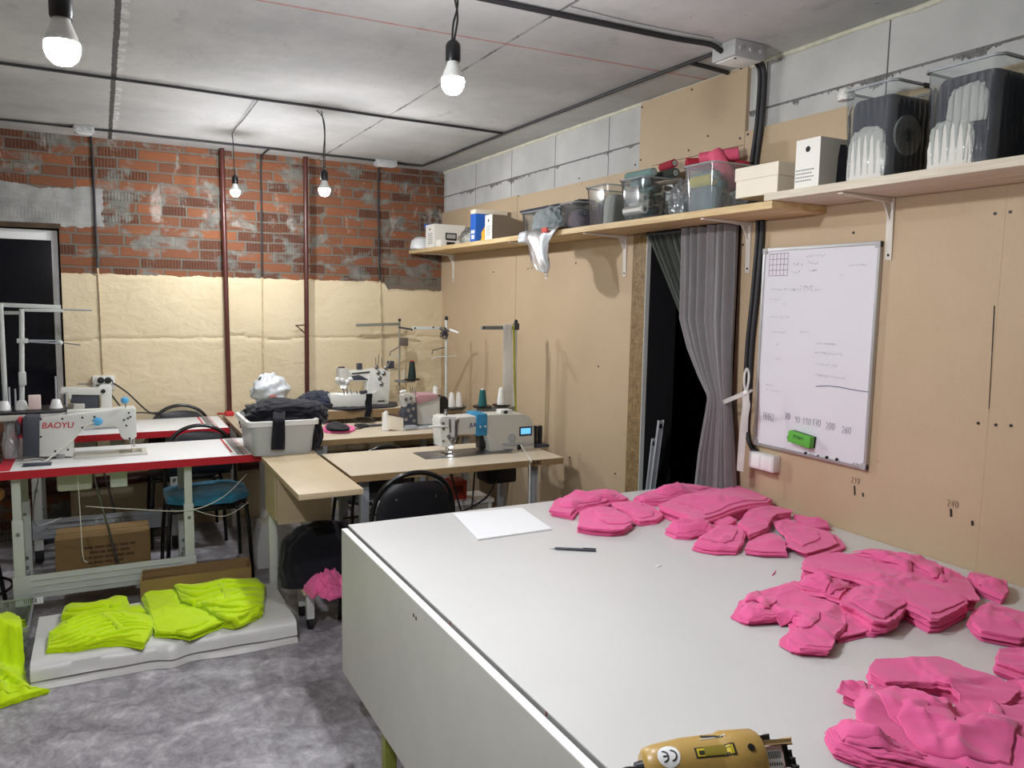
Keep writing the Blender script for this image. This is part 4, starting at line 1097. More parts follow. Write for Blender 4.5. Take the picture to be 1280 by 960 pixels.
g = MB(); c = Pz(76, 573, TZ); g.box(c.x-.02, c.x+.02, c.y-.01, c.y+.01, TZ, TZ+.025, .003); o = g.build('bobbin_winder', 'steel'); tag(o, 'small grey metal bobbin winder on the front red edged table', 'bobbin winder')
# small jar by the motor
g = MB(); c = Pz(21, 566, TZ); g.lathe([(0, 0), (.03, 0), (.034, .01), (.034, .05), (.026, .06), (0, .06)], (c.x, c.y+.02, TZ), n=20); o = g.build('jar', 'cutterplate'); tag(o, 'small tan pot beside the dark motor', 'pot')
# cords hanging under the front table
dup_cord('white cord stretched across the legs under the front red edged table', [(-.1, 4.5, .53), (.1, 4.46, .505), (.37, 4.37, .49), (.55, 4.42, .53), (.70, 4.55, .62)], .0026)
dup_cord('second white cord hanging loosely under the front red edged table', [(.38, 4.37, .50), (.55, 4.40, .43), (.70, 4.5, .47)], .002)
dup_cord('thin white cord hanging straight down to the brown carton', [(-.13, 4.42, .72), (-.125, 4.41, .5), (-.12, 4.40, .30), (-.10, 4.39, .27)], .0022)
dup_cord('grey cord looping at the left legs under the red edged tables', [(-.30, 4.6, .72), (-.36, 4.9, .45), (-.36, 5.1, .30), (-.25, 5.3, .28)], .004, 'jbox')

# rear machine on the second red table (white arm over a dark body)
YR = 5.50
c = pt(110, 515, YR)
t = thing('sewing_machine', 'white sewing machine on the rear red edged table below the left socket', 'sewing machine', (c.x, YR, TZ), 'industrial sewing machines')
flatprism([(75, 491), (76, 485.5), (122, 484.5), (126, 481), (138, 480), (140, 484), (140, 515), (139, 528), (127, 528), (126, 494), (90, 493.5), (89, 499), (86, 499), (85, 493), (76, 492)], YR, .10, .005).build('arm_casting', 'machine', t)
flatprism([(88, 494), (124, 494), (125, 529), (88, 529)], YR+.02, .09, .006).build('dark_body', 'dgrey', t)
flatprism([(117, 481), (120, 472), (127, 470.5), (139, 471), (140, 480)], YR+.01, .08, .005).build('tension_cover', 'machine', t)
for q in ((126, 475.5), (135, 475.5)):
    c = pt(*q, YR); MB().lathe([(0, 0), (.020, 0), (.020, .01), (0, .014)], (c.x, YR+.012, c.z), (0, -1, 0), 18).build('tension_disc', 'black', t)
flatprism([(88, 505), (106, 505), (106, 513), (88, 513)], YR-.03, .03, .003).build('cover_plate', 'machine2', t)
g = MB(); a = pt(97, 480, YR+.05); b = pt(121, 480, YR+.05); g.tube([(a.x, YR+.05, a.z-.01), (a.x, YR+.05, a.z), (b.x, YR+.05, b.z)], .004); g.build('thread_guide', 'steel', t)
g = MB().box(-.24, .10, YR-.04, YR+.12, TZ-.001, TZ+.008, .003); g.build('bed_plate', 'steel', t)
c = pt(129, 489, YR); MB().lathe([(0, 0), (.013, 0), (.013, .008), (0, .010)], (c.x, YR+.002, c.z), (0, -1, 0), 16).build('knob', 'black', t)

# machine with the display on the beige table nearest the viewer
YJ = 3.90
c = pt(610, 560, YJ)
t = thing('sewing_machine', 'pale grey sewing machine with a lit blue display on the front beige table', 'sewing machine', (c.x, YJ, TZ), 'industrial sewing machines')
zt = TZ+.004
arm = [(612, 569.5), (612, 556), (608, 545), (598, 543), (575, 543.5), (571, 541), (570, 524), (573, 522), (606, 519.5), (612, 518.5), (654, 517.5), (662, 520), (666, 527), (668, 536), (668, 562), (666, 568), (651, 569.5)]
a_ = flatprism(arm, YJ, .13, .008).build('arm_casting', 'machine2', t)
hd = [(552, 559), (549.5, 527), (551, 522), (556, 520.5), (569.5, 521), (571.5, 524), (571.5, 549), (567, 557), (561, 559.5)]
h_ = flatprism(hd, YJ-.012, .115, .006).build('needle_head', 'machine', t)
g = MB(); c = pt(557, 517, YJ+.04); g.lathe([(0, 0), (.011, 0), (.011, .03), (.008, .035), (.008, .045), (0, .045)], (c.x, YJ+.04, c.z-.022), n=14); g.build('pressure_screw', 'chrome', h_)
for x0_, y0_, x1_, y1_, w in ((562, 524, 563, 541, .010), (560, 544, 568, 556, .020), (570.5, 527, 570, 548, .010)):
    A, B = pt(x0_, y0_, YJ-.016), pt(x1_, y1_, YJ-.016); MB().bar(A, B, .008, w, .002).build('lever', 'steel', h_)
for q, r in (((553, 529), .011), ((554, 536), .008), ((554, 551), .008), ((571, 526), .012), ((569, 547), .012), ((565, 550), .015)):
    c = pt(*q, YJ-.012); MB().lathe([(0, 0), (r, 0), (r, .007), (r*.6, .012), (0, .012)], (c.x, YJ-.011, c.z), (0, -1, 0), 14).build('tension_disc', 'steel', h_)
A, B = pt(536, 533.5, YJ-.02), pt(560, 532.5, YJ-.02); MB().tube([A, A+(B-A)*.5, B], [.006, .0075, .0065], 10).build('lifting_lever', 'white_pl', t, 60)
c = pt(558, 559, YJ+.035)
MB().cyl((c.x, YJ+.03, c.z+.01), (c.x-.004, YJ+.03, TZ+.03), .005).build('needle_bar', 'chrome', t)
g = MB(); g.cyl((c.x+.016, YJ+.03, c.z+.01), (c.x+.01, YJ+.03, TZ+.025), .004); g.box(c.x-.014, c.x+.026, YJ+.0, YJ+.055, TZ+.012, TZ+.018, .002); g.build('presser_foot', 'chrome', t)
g = MB(); q = pt(563, 558.5, YJ+.03); g.lathe([(0, 0), (.012, 0), (.010, .004), (0, .004)], (q.x, YJ+.03, q.z), (0, 0, -1), 12); g.build('work_lamp', 'led', t)
MB().box(c.x-.16, c.x+.36, YJ-.06, YJ+.13, TZ-.001, zt, .002).build('bed_plate', 'steel', t)
MB().box(c.x-.07, c.x+.03, YJ-.03, YJ+.08, zt, zt+.002, .001).build('throat_plate', 'chrome', t)
me = textmesh('JUKI', .030, .001); q = pt(597, 531, YJ); g = MB(); g.add(me, basis((q.x-.02, YJ-.0006, q.z), (1, 0, 0), (0, 0, 1))); g.build('blue_lettering', 'ink_blue', a_, 0)
A, B = pt(595, 520, YJ), pt(608, 544, YJ); g = MB(); g.box(A.x, B.x, YJ-.014, YJ+.14, B.z, A.z+.012, .010); fo = g.build('blue_foam_wrap', 'foamblue', t)
for q in ((599, 533), (605, 532.5)):
    k = pt(*q, YJ); MB().ball((k.x, YJ-.015, k.z), (.005, .003, .006), 8, 6).build('pin_head', 'white_pl', fo)
A, B = pt(651, 535.5, YJ), pt(663, 542, YJ); g = MB(); g.box(A.x, B.x, YJ-.003, YJ+.002, B.z, A.z, .002); g.build('display', 'screen', t)
A, B = pt(649, 533.5, YJ), pt(665, 544.5, YJ); g = MB(); g.box(A.x, B.x, YJ-.0015, YJ+.004, B.z, A.z, .003); g.build('display_frame', 'dgrey', t)
q = pt(640, 547.5, YJ); MB().lathe([(0, 0), (.026, 0), (.026, .004), (.022, .006), (.009, .006), (.007, .004), (0, .004)], (q.x, YJ+.001, q.z), (0, -1, 0), 24).build('stitch_dial', 'legd', t)
g = flatprism([(629, 554.5), (667, 553.5), (667, 556), (629, 557)], YJ-.008, .01, .002); g.build('trim_strip', 'legd', t)
g = flatprism([(630, 560.5), (642, 560.5), (642, 567.5), (630, 567.5)], YJ-.006, .01, .002); g.build('reverse_panel', 'legd', t)
g = flatprism([(631.5, 562), (641, 562), (641, 563.5), (631.5, 563.5)], YJ-.0075, .004, 0); g.build('slot', 'black', t)
g = flatprism([(647.5, 556), (651.5, 556), (651.5, 569), (647.5, 569)], YJ-.010, .02, .003); g.build('reverse_lever', 'black', t)
g = flatprism([(600, 545), (607.5, 545), (608, 561), (600, 561)], YJ+.05, .06, .003); g.build('oil_cup', 'black', t)
g = MB(); q = pt(671, 565, YJ+.05)
g.box(q.x-.035, q.x+.055, YJ+.0, YJ+.10, TZ, TZ+.018, .004); g.build('winder_base', 'dgrey', t)
for dx in (-.015, .018):
    MB().lathe([(0, 0), (.014, 0), (.014, .10), (.010, .105), (0, .105)], (q.x+dx, YJ+.05, TZ+.018), n=14).build('winder_post', 'black', t)
g = MB(); q = pt(632, 516, YJ+.05); g.box(q.x-.04, q.x+.03, YJ+.03, YJ+.09, q.z-.02, q.z+.02, .004); g.build('thread_unit', 'machine', t)
q = pt(632, 515, YJ+.03); MB().ball((q.x, YJ+.03, q.z), (.014, .01, .010), 10, 8).build('thread_knob', 'black', t)
dup_cord('white cord hanging from the pale machine over the front edge of the beige table', [pt(651, 556, YJ-.012), pt(657, 566, YJ-.08), Pz(662.5, 575, TZ+.006)+Vector((0, -.01, 0)), Py(662.5, 580, 3.603), Py(662, 600, 3.600), Py(661.5, 640, 3.60)], .0045)

# ------------------------------------------------------------------ overlock machine (middle row)
YO = 4.84
q = pt(525, 535, YO)
t = thing('overlock_machine', 'pale overlock machine with a dark needle unit on the middle beige table', 'sewing machine', (q.x, YO, TZ))
def pb(pix, pl, dy, name, m, bev=.005, parent=None): return flatprism(pix, pl, dy, bev).build(name, m, parent or t)
pb([(522, 531), (521, 510), (520, 497), (524, 494), (546, 493), (550, 497), (550, 530)], YO, .15, 'body_casting', 'machine2')
pb([(520, 506), (520, 496.5), (524, 493.6), (546, 493), (549, 496), (541, 500), (530, 503)], YO-.012, .165, 'fabric_cover', mat('dusty_rose_cover', (176, 134, 136), .7))
pb([(487, 537), (487, 518), (504.5, 522.5), (504.5, 539)], YO-.08, .16, 'cloth_plate', 'cream')
pb([(486, 517.5), (503.5, 521.5), (504.5, 522.5), (487, 518.8)], YO-.082, .165, 'plate_trim', mat('brown_trim', (86, 56, 44), .5), .001)
pb([(505, 532), (504.5, 518), (510, 505), (521, 503), (522, 532)], YO-.04, .10, 'looper_case', 'dgrey')
pb([(505, 509), (504, 495), (510, 492), (519, 493), (520, 504), (516, 508)], YO-.03, .09, 'needle_head', 'machine2')
pb([(550, 524), (549, 499), (553, 495), (558, 496), (561, 500), (561, 524)], YO+.02, .12, 'motor_housing', 'black', .012)
MB().box(pt(505, 538, YO-.05).x, pt(560, 538, YO).x, YO-.09, YO+.17, TZ+.0, TZ+.012, .003).build('base_plate', 'legd', t)
A, B = pt(500, 491, YO-.03), pt(507, 489, YO-.03); MB().tube([A, (A+B)/2+Vector((0, 0, .004)), B], .010, 10).build('looper_knob', 'white_pl', t)
for q in ((508, 499), (514, 498), (511, 513), (517, 511), (508, 524), (514, 520), (518, 526), (516, 504)):
    c = pt(*q, YO-.045); MB().lathe([(0, 0), (.012, 0), (.012, .006), (0, .010)], (c.x, YO-.034, c.z), (0, -1, 0), 12).build('tension_disc', random.choice(['steel', 'chrome']), t)
for x in (506, 514, 517, 520):
    A, B = pt(x, 494, YO+.02), pt(x-1.5, 484, YO+.02); MB().cyl(A, B, .003).build('thread_pin', 'steel', t)
pb([(540, 520.5), (548, 520), (548, 521.8), (540, 522.2)], YO-.004, .006, 'name_strip', 'labink', .0005)
pb([(505, 538), (522, 535), (522, 532.5), (508, 533)], YO-.10, .10, 'waste_chute', 'legd', .002)

# ------------------------------------------------------------------ coverstitch machine (back row)
YC = 5.55
q = pt(450, 508, YC)
t = thing('coverstitch_machine', 'white coverstitch machine with a glowing work lamp on the farthest beige table', 'sewing machine', (q.x, YC, .835))
pb([(412, 493), (434, 493.5), (458.5, 492.5), (459.5, 507.5), (416, 510.5), (412, 502)], YC-.08, .14, 'bed_arm', 'machine')
pb([(459, 508), (460, 478), (464, 462), (478, 461), (488, 464), (486, 507.5)], YC-.02, .13, 'column', 'machine')
pb([(436, 477), (436, 464), (466, 462), (468, 476)], YC+.0, .10, 'upper_arm', 'machine')
pb([(439, 475), (440, 470), (449, 468.5), (456, 472), (461, 475)], YC-.006, .02, 'arm_window', 'dgrey', .002)
pb([(440, 466.5), (463, 464), (463, 466), (440, 468)], YC-.005, .01, 'name_strip', 'labink', .001)
pb([(424, 482), (424, 461), (427, 460), (436, 461), (437, 482)], YC-.04, .09, 'needle_head', 'machine2')
pb([(424, 461), (425, 459), (431, 458.5), (431, 461)], YC-.03, .05, 'head_cap', 'black', .002)
c = pt(429, 484, YC-.03); g = MB(); g.lathe([(0, 0), (.014, 0), (.012, .006), (0, .006)], (c.x, YC-.02, c.z), (0, 0, -1), 14); g.build('work_lamp', 'led', t)
for k, q in enumerate(((422, 474), (428, 475), (434, 477), (438, 474))):
    c = pt(*q, YC-.06); MB().ball((c.x, YC-.06, c.z), (.02, .015, .016), 10, 8).build('lamp_glow_blob', 'white_pl', t)  # white balls stand in for the lit blob round the work lamp
for x0_, y0_, x1_, y1_ in ((428, 484, 430, 493), (433, 483, 434, 494), (437, 486, 440, 494), (445, 488, 447, 494)):
    MB().cyl(pt(x0_, y0_, YC-.05), pt(x1_, y1_, YC-.05), .006).build('presser_part', 'chrome', t)
for q in ((452, 491), (455, 491), (458, 490)):
    c = pt(*q, YC-.08); MB().box(c.x-.008, c.x+.008, YC-.08, YC-.05, c.z-.01, c.z+.012, .002).build('looper_guide', 'dgrey', t)
for q in ((471, 459), (473, 466), (475, 473), (477, 480), (480, 467), (483, 460)):
    c = pt(*q, YC-.03); MB().lathe([(0, 0), (.014, 0), (.016, .006), (.007, .016), (0, .016)], (c.x, YC-.022, c.z), (0, -1, 0), 14).build('tension_disc', 'steel', t)
for x0_, y0_, x1_, y1_ in ((470, 458, 469, 447), (472, 458, 474, 443), (478, 458, 477, 448), (484, 459, 488, 452), (488, 462, 494, 462)):
    MB().cyl(pt(x0_, y0_, YC+.02), pt(x1_, y1_, YC+.02), .003).build('thread_guide', 'steel', t)
pb([(462, 506), (466, 492), (472, 488), (484, 500), (485, 507)], YC-.05, .03, 'lower_cover', 'machine2')
pb([(472, 500.8), (481, 500.2), (481, 502), (472, 502.4)], YC-.0525, .004, 'cover_strip', 'labink', .0005)
for k, q in enumerate(((449, 459), (488, 458))):
    c = pt(*q, YC+.06); s_ = 1 if k == 0 else 1.35
    g = MB(); g.box(c.x-.018*s_, c.x+.018*s_, YC+.04, YC+.075, c.z-.016, c.z+.03*s_, .003); g.build('oil_sight_block', 'dgrey', t)
# ================================================================== PINK STACKS ON THE CUTTING TABLE
def tabpoly(pix, z): return [Pz(a, b, z) for a, b in pix]
GP = 'stacks of cut pink fabric'
def stack(label, pix, h, layers, seed, z0=CT, m='pink', cat='fabric', **k):
    poly = tabpoly(pix, z0+h*.55)
    poly = [p for p in poly]
    for p in poly: p.x = min(p.x, RX-.012)
    over = k.pop('over', None); kw = dict(crumple=.005, freq=9, d=.010, jag=.0042, hvar=.22, smooth=0, ridge=.2, camp=.006); kw.update(k); h *= .92
    near = min(p.y for p in poly) < 1.75
    if near: kw['d'] = .008
    kw.setdefault('ncrease', 9 if near else 7)
    o = cloth('fabric_stack', poly, z0+.0008, h, layers, seed, m, **kw)
    if over:
        n_, lo, hi, pa, pf = over
        overlays(o, randsheets(poly, n_, seed*3+1, lo, hi), seed*5, m, z0+.0008, d=.008 if near else .010, pleat=(seed*.9, pa, pf) if pa else None)
    return tag(o, label, cat, GP)
stack('far left pink fabric stack on the cutting table, back one of the three', [(689, 641), (696, 630), (713, 623), (719, 619), (732, 619), (746, 617), (772, 616), (789, 626), (782, 628), (765, 629), (755, 633), (735, 636), (722, 639), (716, 646), (700, 643)], .026, 6, 1, over=(2, .6, .8, .004, 12))
stack('far left pink fabric stack on the cutting table, nearest the black pen', [(722, 660), (725, 648), (724, 643), (735, 640), (753, 638), (767, 639), (787, 649), (791, 655), (780, 663), (764, 665), (739, 663)], .032, 6, 2, over=(1, .7, .9, .005, 12), crumple=.006)
stack('pointed pink fabric stack right beside the far left group, by the small gap', [(768, 637), (765, 632), (778, 630), (796, 629), (817, 635), (830, 645), (821, 651), (799, 654), (793, 652), (788, 645)], .024, 6, 3, over=(1, .7, .9, .005, 12))
stack('rumpled pink fabric at the far edge of the table behind the long folded stack', [(792, 624), (814, 616), (830, 612), (849, 609), (872, 610), (890, 613), (905, 614), (880, 619), (850, 624), (830, 629), (805, 628)], .03, 7, 4, over=(3, .4, .7, .006, 14), crumple=.014)
stack('long thick folded pink stack at the far right corner below the curtain', [(824, 636), (845, 628), (880, 621), (925, 613), (945, 613), (962, 618), (967, 628), (962, 633), (940, 637), (910, 644), (884, 652), (865, 656), (858, 650)], .055, 10, 5, over=(1, .75, .85, 0, 0), crumple=.006, jag=.002)
stack('small gathered pink piece in front of the long folded stack', [(831, 665), (838, 657), (848, 654), (866, 658), (885, 655), (900, 661), (893, 668), (880, 669), (862, 672), (845, 671)], .018, 4, 6, over=(2, .5, .8, .008, 22), crumple=.014, ridge=1)
stack('rounded pink fabric stack with frayed front edge in the far group', [(865.5, 683.1), (885.0, 669.1), (899.1, 662.8), (914.7, 661.2), (927.2, 665.9), (930.3, 672.2), (927.2, 681.6), (920.9, 689.4), (895.9, 689.4), (874.1, 686.2)], .026, 6, 7, over=(1, .6, .8, .004, 16), crumple=.012)
stack('small pink roll-like scrap lying between the stacks of the far group', [(889, 654), (897, 647), (912, 650), (921, 656), (910, 660), (898, 660)], .03, 4, 8)
stack('large curved pink stack like an arch in the far group', [(922.5, 658.1), (935.0, 641.9), (942.8, 636.2), (960.0, 635.5), (989.7, 641.7), (988.9, 644.1), (970.2, 647.2), (963.9, 653.9), (959.2, 663.3), (947.5, 669.1), (936.6, 673.4), (935.8, 667.2), (931.1, 664.8)], .036, 8, 9, crumple=.010)
stack('small square pink stack at the front of the far group', [(933.4, 688.6), (936.6, 680.0), (958.4, 668.8), (967.8, 667.2), (980.3, 673.4), (985.0, 687.5), (986.2, 692.5), (953.8, 691.7)], .02, 6, 10, crumple=.004)
stack('pink stack with a cut corner at the right of the far group', [(968.6, 653.9), (988.1, 651.9), (1006.9, 659.4), (1036.6, 667.2), (1047.5, 681.2), (1039.7, 684.7), (1008.4, 694.8), (986.6, 685.6), (985.0, 675.0), (972.5, 664.1)], .026, 8, 11, over=(1, .6, .85, 0, 0), crumple=.005)
stack('flat pink stack tip nearest the wall, at the back of the far group', [(994.4, 644.5), (1005.3, 645.3), (1038.1, 653.4), (1039.7, 660.2), (1011.6, 661.2), (1005.3, 655.9)], .02, 6, 12, crumple=.004)
stack('long folded pink stack lying diagonally in the middle group', [(1002.4, 713.1), (1007.5, 701.2), (1047.0, 696.7), (1066.3, 701.2), (1152.4, 730.9), (1185.0, 742.7), (1204.3, 756.1), (1208.8, 762.0), (1173.2, 779.9), (1161.3, 780.5), (1131.6, 765.0), (1066.3, 730.9), (1027.7, 722.0)], .045, 12, 13, over=(1, .8, .9, 0, 0), crumple=.005, jag=.004)
stack('wide rumpled pink stack along the wall side of the middle group', [(1054.4, 697.3), (1072.2, 694.3), (1090.0, 690.2), (1128.6, 695.2), (1173.2, 710.1), (1199.9, 720.5), (1211.8, 730.9), (1222.1, 754.6), (1208.8, 754.6), (1188.0, 742.7), (1146.4, 727.9), (1093.0, 710.1)], .034, 8, 14, over=(3, .4, .7, .006, 12), crumple=.016, ridge=.7)
stack('tapering end of a pink stack at the right tip of the middle group', [(1209, 719), (1222, 720), (1254, 729), (1258, 745), (1252, 750), (1224, 739), (1214, 731)], .026, 8, 15, crumple=.004)
stack('rounded pink bundle in front of the diagonal folded stack', [(1049.9, 762.0), (1066.3, 742.7), (1090.0, 736.8), (1119.7, 748.7), (1134.6, 763.5), (1119.7, 779.9), (1107.8, 786.4), (1090.0, 784.3), (1066.3, 768.0)], .044, 8, 16, over=(1, .7, .85, .004, 10), crumple=.010)
stack('pink stack with layered edge left of the diagonal folded stack', [(994, 737), (1005, 725), (1036, 723), (1062, 733), (1054, 748), (1048, 755), (1022, 746), (1002, 742)], .032, 10, 17, over=(2, .5, .8, .006, 14), crumple=.008)
stack('curved pink stack reaching farthest left in the middle group', [(916.3, 769.5), (922.3, 759.1), (925.2, 749.6), (944.5, 741.3), (963.8, 736.8), (986.1, 730.9), (998.0, 733.8), (1002.4, 741.3), (1018.8, 751.7), (1033.6, 759.1), (1048.5, 764.4), (1049.9, 772.4), (1048.5, 785.8), (1036.6, 797.7), (1030.6, 814.0), (995.0, 812.5), (979.6, 803.6), (980.2, 797.7), (992.0, 785.8), (989.1, 778.4), (978.7, 772.4), (963.8, 773.9), (929.7, 776.3)], .024, 7, 18, over=(2, .3, .45, .005, 14), crumple=.014, ridge=.8)
stack('flat pink piece under the rounded bundle in the middle group', [(1039.5, 765.0), (1054.4, 761.4), (1066.3, 766.5), (1091.5, 784.3), (1090.0, 791.1), (1048.5, 801.2), (1042.5, 788.8)], .016, 4, 19)
stack('single pink stack alone at the right picture edge', [(1213.2, 781.3), (1220.7, 766.5), (1232.5, 759.1), (1286.0, 773.9), (1286.0, 800.6), (1274.7, 802.4), (1225.1, 792.3)], .034, 9, 20, crumple=.003, jag=.0015)
stack('arch-shaped pink stack with scooped armhole in the nearest group', [(1084.1, 843.7), (1082.6, 834.8), (1090.0, 827.4), (1125.7, 825.9), (1164.3, 822.9), (1182.1, 827.4), (1199.9, 836.3), (1226.6, 843.7), (1250.4, 854.1), (1268.2, 864.5), (1260.7, 874.9), (1253.3, 882.3), (1241.4, 882.3), (1226.6, 900.1), (1199.9, 906.6), (1186.5, 900.1), (1186.5, 889.7), (1196.9, 882.3), (1196.9, 874.9), (1185.0, 866.0), (1167.2, 858.5), (1143.5, 855.6), (1104.9, 857.1)], .034, 10, 21, crumple=.008)
stack('small layered pink stack at the left tip of the nearest group', [(1044.0, 867.4), (1051.4, 854.7), (1078.1, 854.7), (1081.7, 863.0), (1075.2, 880.2)], .026, 8, 22, crumple=.003)
stack('big rumpled pink garment piece in the centre of the nearest group', [(1069.2, 888.2), (1078.1, 877.8), (1078.1, 869.5), (1090.0, 865.1), (1119.7, 863.6), (1127.1, 871.9), (1152.4, 877.8), (1179.1, 882.3), (1188.0, 892.7), (1186.5, 904.6), (1196.9, 916.4), (1232.5, 908.1), (1241.4, 888.2), (1260.7, 890.3), (1280.0, 886.7), (1315.7, 895.7), (1315.7, 984.7), (1196.9, 969.9), (1125.7, 946.1), (1090.0, 922.4), (1075.2, 907.5)], .034, 8, 23, over=(3, .4, .7, .006, 9), crumple=.018, freq=6, ridge=.9, hvar=.4)
stack('layered pink stack fanning out at the lower left of the nearest group', [(1033.6, 915.8), (1042.5, 912.6), (1052.9, 908.1), (1066.3, 912.6), (1087.1, 925.3), (1104.9, 937.2), (1128.6, 950.6), (1196.9, 966.9), (1191.0, 975.8), (1084.1, 950.6), (1045.5, 936.3)], .036, 12, 24, over=(2, .5, .8, .008, 16), crumple=.008, jag=.006)
stack('pink stack entering from the right edge behind the nearest group', [(1248.9, 836.3), (1250.4, 819.0), (1280.0, 817.0), (1330.5, 824.4), (1330.5, 848.1), (1283.0, 848.1)], .034, 10, 25, crumple=.004)
stack('rumpled pink piece at the right edge beside the arch-shaped stack', [(1262, 858), (1282, 856), (1340, 856), (1340, 890), (1290, 888), (1262, 884), (1274, 868)], .026, 6, 26, over=(2, .5, .8, .008, 16), crumple=.014)
def scrap(label, pix, m='pink', r=.0016):
    o = MB().tube(smoothpts([Pz(a, b, CT+.002) for a, b in pix]), r, 6).build('fabric_scrap', m, None, 60); tag(o, label, 'scrap', 'tiny pink scraps')
scrap('tiny pink thread scrap alone between the far and middle pink groups', [(965, 719), (968, 716), (969, 713)])
scrap('tiny pink scrap at the tip of the middle group', [(1001, 727), (1002, 722), (1001, 720)])
# paper, pen, specks
A = [Pz(a, b, CT+.002) for a, b in ((567, 643), (652, 635.5), (690, 662), (597, 675))]
g = MB()
for k in range(6):
    o_ = [(p.x+random.uniform(-.002, .002), p.y+random.uniform(-.002, .002)) for p in A]
    g.prism(o_, lambda u, v, t, k=k: (u, v, CT+.0004+k*.0009+t*.0006))
o = g.build('paper_pad', 'paper', None, 0); tag(o, 'white paper pad lying at the far left corner of the cutting table', 'paper')
t = thing('pen', 'black ballpoint pen lying on the white cutting table', 'pen', Pz(715, 686, CT))
a, b = Pz(687, 685, CT+.005), Pz(745, 688, CT+.005)
MB().tube([a+(b-a)*.10, a+(b-a)*.14, a+(b-a)*.5, a+(b-a)*.85, b], [.0025, .0045, .0048, .005, .0045], 10).build('barrel', 'dgrey', t, 50)
MB().tube([a, a+(b-a)*.03, a+(b-a)*.11], [.0006, .0012, .003], 8).build('tip', 'steel', t, 50)
MB().bar(a+(b-a)*.72+Vector((0, 0, .006)), b+Vector((0, 0, .006)), .003, .0015).build('clip', 'black', t)
for lb, q in (('white paper shred on the table below the black pen', (823, 708)),):
    p = Pz(*q, CT); g = MB(); g.sheet([[(p.x-.012, p.y, CT+.001), (p.x, p.y+.004, CT+.004), (p.x+.014, p.y+.002, CT+.001)], [(p.x-.010, p.y-.006, CT+.0015), (p.x+.001, p.y-.004, CT+.004), (p.x+.012, p.y-.006, CT+.001)]]); o = g.build('paper_shred', 'paper', None, 40); tag(o, lb, 'paper scrap')
for q in ((683, 891), (563, 781)):
    p = Px(*q, X0-.0005); g = MB().bar((p.x, p.y, CT-.012), (p.x, p.y, CT-.002), .001, .0025); g.build('pencil_tick', 'socket_red', bpy.data.objects['cutting_table'])

# ------------------------------------------------------------------ yellow cutting tool
P0 = Pz(803, 962, CT+.055); P1 = Pz(948, 952, CT+.055); AX = (P1-P0).normalized(); LN = (P1-P0).length
t = thing('cloth_cutter', 'ochre electric cutting tool with stickers lying at the front edge of the table', 'cutting tool', ((P0+P1)/2).to_tuple())
R0 = .052
sc = LN/145.0
prof = [(0, 0), (.026, 0), (.032, .004), (.037, 14*sc), (.0445, 50*sc), (.0475, 88*sc), (.0478, 94*sc), (.0525, 100*sc), (.0525, 138*sc), (.049, 143*sc), (.036, 145*sc), (0, 145*sc)]
body = MB().lathe(prof, P0, AX, 40).build('motor_barrel', 'cutter', t, 40)
sd = EYE-(P0+P1)/2; sd = (sd-AX*sd.dot(AX)).normalized()      # the side of the tool turned up towards the room
up = sd.cross(AX)
if up.z < 0: up = -up
def rad(s):
    z = s
    for (r0, z0), (r1, z1) in zip(prof, prof[1:]):
        if z0 <= z <= z1 and z1 > z0: return r0+(r1-r0)*(z-z0)/(z1-z0)
    return .03
def cpt(s, th, lift=.0006):
    r = rad(s)+lift; return P0+AX*s+(sd*math.cos(th)+up*math.sin(th))*r
def cpatch(s0, s1, t0, t1, lift=.0006, n=10):
    return [[cpt(s0+(s1-s0)*i/n, t0+(t1-t0)*j/n, lift) for i in range(n+1)] for j in range(n+1)]
def s_of(px): return (px-803)*sc
# theta for a pixel: search
def th_of(px, py):
    best = None; r = ray(px, py)
    for i in range(0, 140):
        th = -.4+i*.0125; p = cpt(s_of(px), th)
        d = (p-EYE); q = (480+FPX*d.dot(DOWN)/d.dot(FWD)); e = abs(q-py)
        if best is None or e < best[0]: best = (e, th)
    return best[1]
def s_fix(px, py):
    th = .5; s = s_of(px)
    for _ in range(12):
        th_b = None
        for i in range(240):
            t_ = -1.5+i*.0125; d = cpt(s, t_)-EYE; e = abs(480+FPX*d.dot(DOWN)/d.dot(FWD)-py)
            if th_b is None or e < th_b[0]: th_b = (e, t_)
        th = th_b[1]; d = cpt(s, th)-EYE; x = 640+FPX*d.dot(RIGHT)/d.dot(FWD); s += (px-x)*sc
        s = max(.002, min(LN-.002, s))
    return s, th
# CE mark sticker (turned upside down, as the tool lies)
s0, th0 = s_fix(836, 945)
g = MB(); rows = []
for j in range(13):
    rr = j/12; rows.append([cpt(s0+.0185*rr*math.cos(2*PI*i/28), th0+.0185*rr*math.sin(2*PI*i/28)/rad(s0), .0006) for i in range(29)])
g.sheet(rows); st = g.build('round_sticker', 'paper', body, 40)
def arcs(g, cs, cth, r, a0, a1, w, bar=False):
    N = 16
    rr = [[], []]
    for i in range(N+1):
        a = a0+(a1-a0)*i/N
        for k, q in enumerate((r-w/2, r+w/2)): rr[k].append(cpt(cs+q*math.cos(a), cth+q*math.sin(a)/rad(cs), .0012))
    g.sheet(rr)
    if bar: g.sheet([[cpt(cs+x, cth+y/rad(cs), .0012) for x in (0, r)] for y in (-w/2, w/2)])
g = MB(); arcs(g, s0+.004, th0, .0085, -PI/2, PI/2, .0026); g.build('mark_letter', 'labink', body, 0)
g = MB(); arcs(g, s0-.0095, th0, .0085, -PI/2, PI/2, .0026, True); g.build('mark_letter', 'labink', body, 0)
a, b = s_fix(868, 952), s_fix(915, 924)
def patch(pix0, pix1, name, m, lift):
    (sa, ta), (sb, tb) = s_fix(*pix0), s_fix(*pix1); return MB().sheet(cpatch(sa, sb, ta, tb, lift)).build(name, m, body, 0)
patch((871, 948), (917, 928), 'warning_frame', 'labink', .0006)
